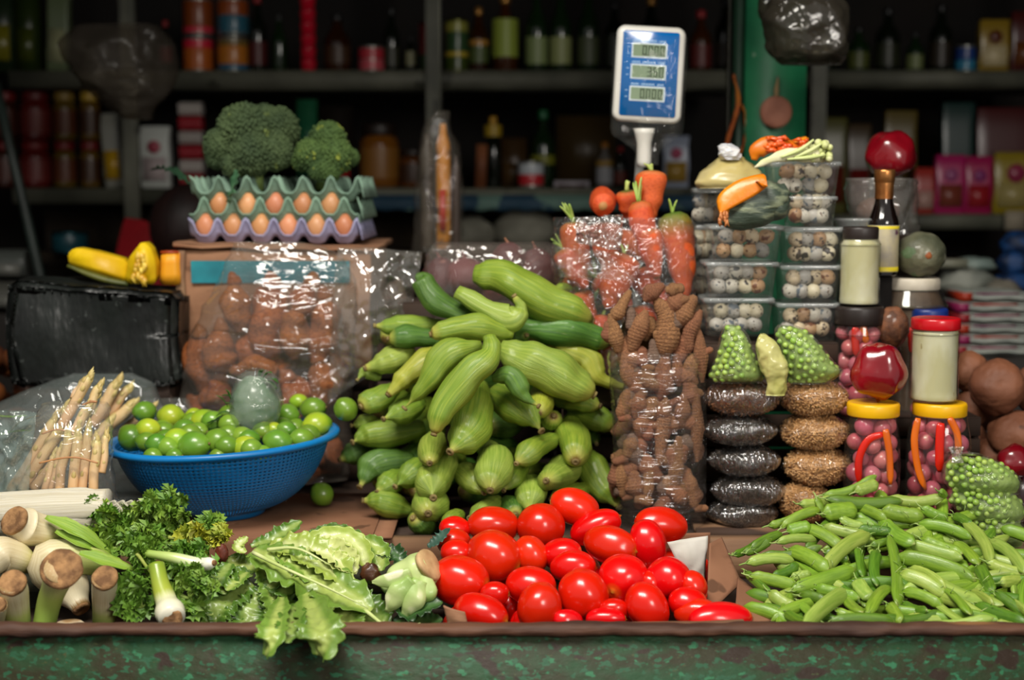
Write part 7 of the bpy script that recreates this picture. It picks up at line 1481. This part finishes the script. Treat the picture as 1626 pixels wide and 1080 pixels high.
# cut brassica core
co = thing('brassica_core', 'pale green cut cauliflower core with a tan sliced end beside the tomatoes', 'cauliflower', at(645, 925, .16))
M_core = mat('core_skin', '#c0d08a', '#8fae58', 9, .5, .6, 40, coat=.2, lo=.42, hi=.6, dots=[(14, .64, '#e4e4b8'), (24, .66, '#6f8f40')])
cp = lambda x, y, d=0: at(260 + x / 3.3875, 780 + y / 3.3875, .16 + d) - co.location
Geo().add(*tube([cp(1430, 400, .0), cp(1360, 440), cp(1290, 500), cp(1220, 570, -.01)], [(0, .024), (.3, .030), (.7, .033), (1, .018)], 24, 24, .9, ribs=(5, .07, .8), lump=(.006, 40, 2), up=(0, -1, 0))).obj('core', M_core, co)
d = (cp(1430, 400) - cp(1360, 440)).normalized() + Vector((0, -.35, .1)); Vn, Fn, An = lathe([(.024, -.006), (.0255, .0), (.023, .003), (.012, .002), (.001, .003)], 26, fn=lambda a, rr, z: 1 + .06 * math.sin(3 * a)); M = Matrix.Translation(cp(1428, 392, -.008)) @ d.to_track_quat('Z', 'Y').to_matrix().to_4x4(); g = Geo(); g.add([tuple(M @ Vector(v)) for v in Vn], Fn, An); g.obj('cut_end', mat('tan_cut', '#c9a878', '#a8845a', 30, .7, .5, 60), co)
for pts, w_ in [([(1330, 440, -.03), (1220, 480, -.035), (1120, 490, -.03)], 80), ([(1340, 480, -.035), (1260, 560, -.04), (1200, 650, -.04)], 110), ([(1380, 480, -.03), (1340, 580, -.04), (1290, 670, -.04)], 110), ([(1400, 450, -.02), (1420, 540, -.03), (1390, 620, -.03)], 90)]:
    P = [cp(*q) for q in pts]; g = Geo(); g.add(*tube(P, [(0, w_ * .00010), (.5, w_ * .00016), (1, w_ * .00005)], 16, 14, .55, ribs=(3, .1, .5), lump=(.004, 60, w_ + pts[0][0]), up=(0, -1, 0))); g.obj('leaf_stump', M_core, co)
for (pts, w, lb) in [([(1240, 720), (1360, 640), (1500, 600)], 150, 'dark green leaf under the cauliflower core'), ([(1420, 300), (1480, 260), (1540, 200)], 80, 'dark blue green leaf between the cauliflower core and tomatoes'), ([(1250, 640), (1400, 700), (1500, 690)], 130, 'dark leaf lying on the tray edge below the cauliflower core')]:
    P = [at(260 + q[0] / 3.3875, 780 + q[1] / 3.3875, .12 if q[1] > 500 else .26) for q in pts]; o = leaf(P, w * px2m(.12) / 3.3875 / 2, M_l4 if pts[0][0] != 1420 else mat('blue_leaf', '#3f5f50', '#2a4438', 30, .5), None, 'loose_leaf', n=22, w=9, ruffle=.3, recenter=True, up=(0, -.5, 1)); tag(o, lb, 'leaf')

def sprig(label, cx, cy, Y, n_st, spread, col, seed, name='parsley_sprig', size=.0145, dirs=None):
    rr = random.Random(seed); c = at(cx, cy, Y); t = thing(name, label, 'herb', c, 'parsley and celery leaves at the left'); gs = Geo(); gl = Geo()
    for i in range(n_st):
        a = rr.uniform(0, 2 * pi) if dirs is None else rr.uniform(*dirs); L_ = spread * rr.uniform(.5, 1); v = Vector((math.cos(a) * L_, rr.uniform(-.5, .4) * L_, math.sin(a) * L_ * .55 + .01)); P = [Vector(), v * .5 + Vector((0, 0, .006)), v]
        gs.add(*tube(P, [(0, .0018), (1, .0008)], 9, 6)); Q = catmull(P, 9)
        for b in range(2, 9):
            for s in (-1, 1):
                d = (v.normalized() * .6 + Vector((rr.uniform(-.7, .7), rr.uniform(-.8, .1), rr.uniform(-.5, .7)))).normalized(); sd = d.cross(Vector((rr.uniform(-.3, .3), -1, .3))).normalized(); z = size * rr.uniform(.7, 1.3); o = Q[b]; nn = d.cross(sd)
                pts = [(0, 0), (.25, .35), (.15, .7), (.5, .55), (.55, .95), (.78, .6), (1.15, .5), (.95, .22), (1.35, 0)]
                pts = pts + [(x, -y) for x, y in pts[-2:0:-1]]
                V = [o + d * z * .6] + [o + d * (x * z) + sd * (y * z) + nn * (z * .25 * math.sin(x * 4 + y * 3)) for x, y in pts]; m = len(V)
                gl.add(V, [(0, k, k + 1 if k + 1 < m else 1) for k in range(1, m)], [(0, 0, .5)] * m)
    gs.obj('stems', mat('herb_stem', '#8fae4c', '#a9bf62', 20, .5), t); gl.obj('leaflets', mat('herb_' + col[1:], col, '#5f8a2e' if col != '#b9b83a' else '#8a9a2c', 40, .5, .2, 60, rand=.1, sss=.05), t, smooth=False)
for i, (x, y, Y, n_, sp, col, lb, dirs) in enumerate([(205, 842, .30, 12, .075, '#93ae3e', 'parsley sprig just right of the white stalk', None), (245, 840, .30, 12, .08, '#7c9c36', 'parsley sprig under the left side of the basket', None), (290, 850, .28, 10, .07, '#86a63a', 'parsley sprig below the middle of the basket', None), (190, 870, .24, 9, .06, '#769832', 'parsley sprig behind the leek leaves', None), (255, 880, .23, 9, .06, '#749832', 'parsley sprig above the thin spring onion', None), (325, 872, .24, 6, .045, '#b9b83a', 'yellowing celery sprig at the lettuce left edge', None),
                                                       (235, 915, .16, 9, .06, '#6f9430', 'parsley sprig left of the round spring onion', None), (290, 905, .18, 9, .06, '#6a9830', 'parsley sprig between spring onion and lettuce', None), (225, 965, .10, 7, .045, '#668c2e', 'parsley sprig low in the tray left of the spring onion', None), (300, 950, .12, 8, .05, '#7a9a36', 'parsley sprig low in the tray right of the spring onion', None), (130, 830, .31, 5, .05, '#6a9830', 'small sprig of leaves on the white stalk', (0, 1.2))]):
    sprig(lb, x, y, Y, n_, sp, col, i + 50, dirs=dirs)
for i, (pts, lb) in enumerate([([(850, 360), (960, 385), (1050, 430)], 'pale celery stem over the parsley'), ([(690, 440), (740, 510), (775, 560)], 'bent yellowish stem left of the round spring onion'), ([(850, 530), (890, 580), (930, 600)], 'short bent stem right of the round spring onion')]):
    P = [at(q[0] / 3.178, 740 + q[1] / 3.178, .15 if i else .24) for q in pts]; o = Geo().add(*tube(P, [(0, .003), (1, .002)], 12, 8)).obj('stem', mat('celery_stem', '#b9c06a', '#a3b050', 20, .5), recenter=True); o.name = 'herb_stalk'; tag(o, lb, 'stalk')

# ------------------------------------------------------------------ white asparagus in bags
M_asp = mat('white_asparagus', '#dcc48e', '#cfae7a', 3, .45, .4, 6, coord='tuv', stretch=(2, 2, 3), bdist=.0015, rand=.06, hue=.006, sss=.1, coat=.1, grad=[(0, '#c9a070'), (.3, '#d8b488'), (.7, None), (.9, '#c3bc6a'), (1, '#a8a04a')], gradamt=.06)
def spear(tip, base, w, Y, label=None):
    A_ = at(tip[0] / 4.5, 560 + tip[1] / 4.5, Y + .01); B_ = at(base[0] / 4.5, 560 + base[1] / 4.5, Y - .01); c = (A_ + B_) / 2; r = w / 4.5 * px2m(Y) / 2; L_ = (A_ - B_).length; ph = R.random() * 6
    t = thing('asparagus_spear', label, 'asparagus', c, 'white asparagus spears'); m_ = Vector((R.uniform(-.003, .003), 0, 0))
    g = Geo(); g.add(*tube([B_ - c, (B_ - c) * .3 + m_, (A_ - c) * .4 - m_, A_ - c], lambda q: r * (.95 if q < .8 else .95 - (q - .8) * 3.4) + .0 * ph, 26, 16)); g.obj('stalk', M_asp, t)
    g = Geo(); d = (A_ - B_).normalized()
    for q in range(9):      # scales on stalk and tip
        s = [.25, .5, .7, .82, .87, .91, .94, .97, .99][q]; a = q * 2.4 + ph; rr_ = r * (.98 if s < .8 else .98 - (s - .8) * 3.0); p = (B_ - c).lerp(A_ - c, s); s1 = d.orthogonal().normalized(); s1.rotate(Matrix.Rotation(a, 3, d))
        if s1.y > .3: s1 = -s1
        g.add(*tube([p + s1 * rr_ * .75 - d * r * .9, p + s1 * rr_ * .98, p + s1 * rr_ * .72 + d * r * 1.2], [(0, r * .2), (.5, r * .42), (1, r * .06)], 7, 8, .35, up=tuple(s1)))
    g.obj('scales', mat('asparagus_scale', '#c9b878', '#b8a060', 20, .5), t)
    if not label: later(t, 'white asparagus spear', 'of the asparagus bundles', 'asparagus', c)
AS = [([520, 330], [80, 990], 90, .46), ([420, 420], [120, 950], 80, .44), ([460, 500], [160, 990], 90, .43), ([600, 190], [520, 330], 46, .47), ([660, 140], [440, 525], 78, .45), ([730, 210], [590, 500], 68, .46), ([860, 180], [660, 520], 84, .66), ([945, 230], [740, 470], 72, .68), ([960, 355], [700, 600], 96, .67), ([1110, 370], [880, 560], 64, .70), ([640, 380], [500, 620], 80, .44), ([560, 560], [240, 980], 84, .42), ([800, 470], [640, 690], 80, .62),
      ([450, 640], [365, 985], 54, .385), ([490, 545], [425, 990], 74, .375), ([562, 530], [520, 990], 78, .372), ([640, 500], [588, 990], 70, .376), ([692, 590], [668, 995], 74, .372), ([765, 560], [725, 860], 62, .385), ([400, 700], [320, 985], 60, .39)]
for i, (a_, b_, w, Y) in enumerate(AS): spear(a_, b_, w, Y, {4: 'tallest white asparagus spear, standing left of the others', 7: 'white asparagus spear leaning right, nearest the limes', 15: 'front bundle asparagus spear with the widest scaly tip'}.get(i))
M_band = mat('rubber_band', '#c08a58', '#a8744a', 20, .5)
for (pts, Y, lb) in [([(280, 790), (440, 755), (560, 752), (700, 790)], .345, 'rubber band around the front asparagus bundle'), ([(300, 580), (420, 550), (560, 600)], .415, 'rubber band around the rear asparagus bundle'), ([(590, 375), (640, 355), (690, 352), (640, 345)], .43, 'thin rubber band near the asparagus tips')]:
    P = [at(x / 4.5, 560 + y / 4.5, Y) for x, y in pts]; o = Geo().add(*tube(P, lambda q: .0016, 22, 7)).obj('rubber_band', M_band, recenter=True); tag(o, lb, 'rubber band')
M_afilm = film('asparagus_film', haze=.10, wr=1.0, wscale=16, gloss=1.4, rough=.05, hazecol='#b8bcb4', dist=.012)
o = bagform('asparagus_bag', [(640, 68, 172, .5), (670, 50, 174, .8), (700, 34, 176, 1), (750, 14, 178, 1), (795, 5, 186, .9)], .41, .05, M_afilm, wr=.005, wf=26, seed=41, close1=False); tag(o, 'clear plastic bag around the white asparagus bundles', 'bag')
o = bagform('rear_bag', [(592, 120, 205, .3), (604, 85, 235, .6), (625, 30, 252, .8), (660, -30, 258, 1), (720, -50, 250, 1), (790, -50, 235, .9)], .74, .05, film('rear_film', haze=.22, wr=1.0, wscale=10, gloss=1.3, rough=.07, hazecol='#8e9894', dist=.012), wr=.006, wf=16, seed=44); tag(o, 'large milky plastic bag standing behind the asparagus', 'bag')
o = sheet('clear_bag', [(-20, 650), (60, 655), (46, 790), (-20, 790)], .36, film('left_film', haze=.22, wr=1.0, wscale=16, gloss=1.5, hazecol='#8fa59c'), None, amp=.008, f=30, seed=9); tag(o, 'crumpled greenish clear bag at the far left edge', 'bag')
for (pts, w, m, lb) in [([(-10, 660), (20, 663), (42, 660)], .007, M_l1, 'thin green leaf in the bag at the far left'), ([(14, 690), (34, 670), (64, 660)], .008, mat('brown_leaf', '#6a4a20', '#4a3416', 20, .6), 'brown withered leaf in the bag at the far left'), ([(-10, 694), (20, 686), (50, 684)], .007, M_l3, 'lower green leaf in the bag at the far left')]:
    o = leaf([at(x, y, .44) for x, y in pts], w, m, None, 'leaf_blade', ruffle=.1, recenter=True); tag(o, lb, 'leaf')
bagform('bag_scrap', [(632, 232, 300, .3), (650, 215, 310, .8), (690, 210, 320, 1), (740, 212, 320, .8)], .80, .03, M_afilm, wr=.005, wf=24, seed=50)
o = bpy.data.objects['bag_scrap']; tag(o, 'crumpled clear film scrap behind the left side of the basket', 'bag')

finish_labels()
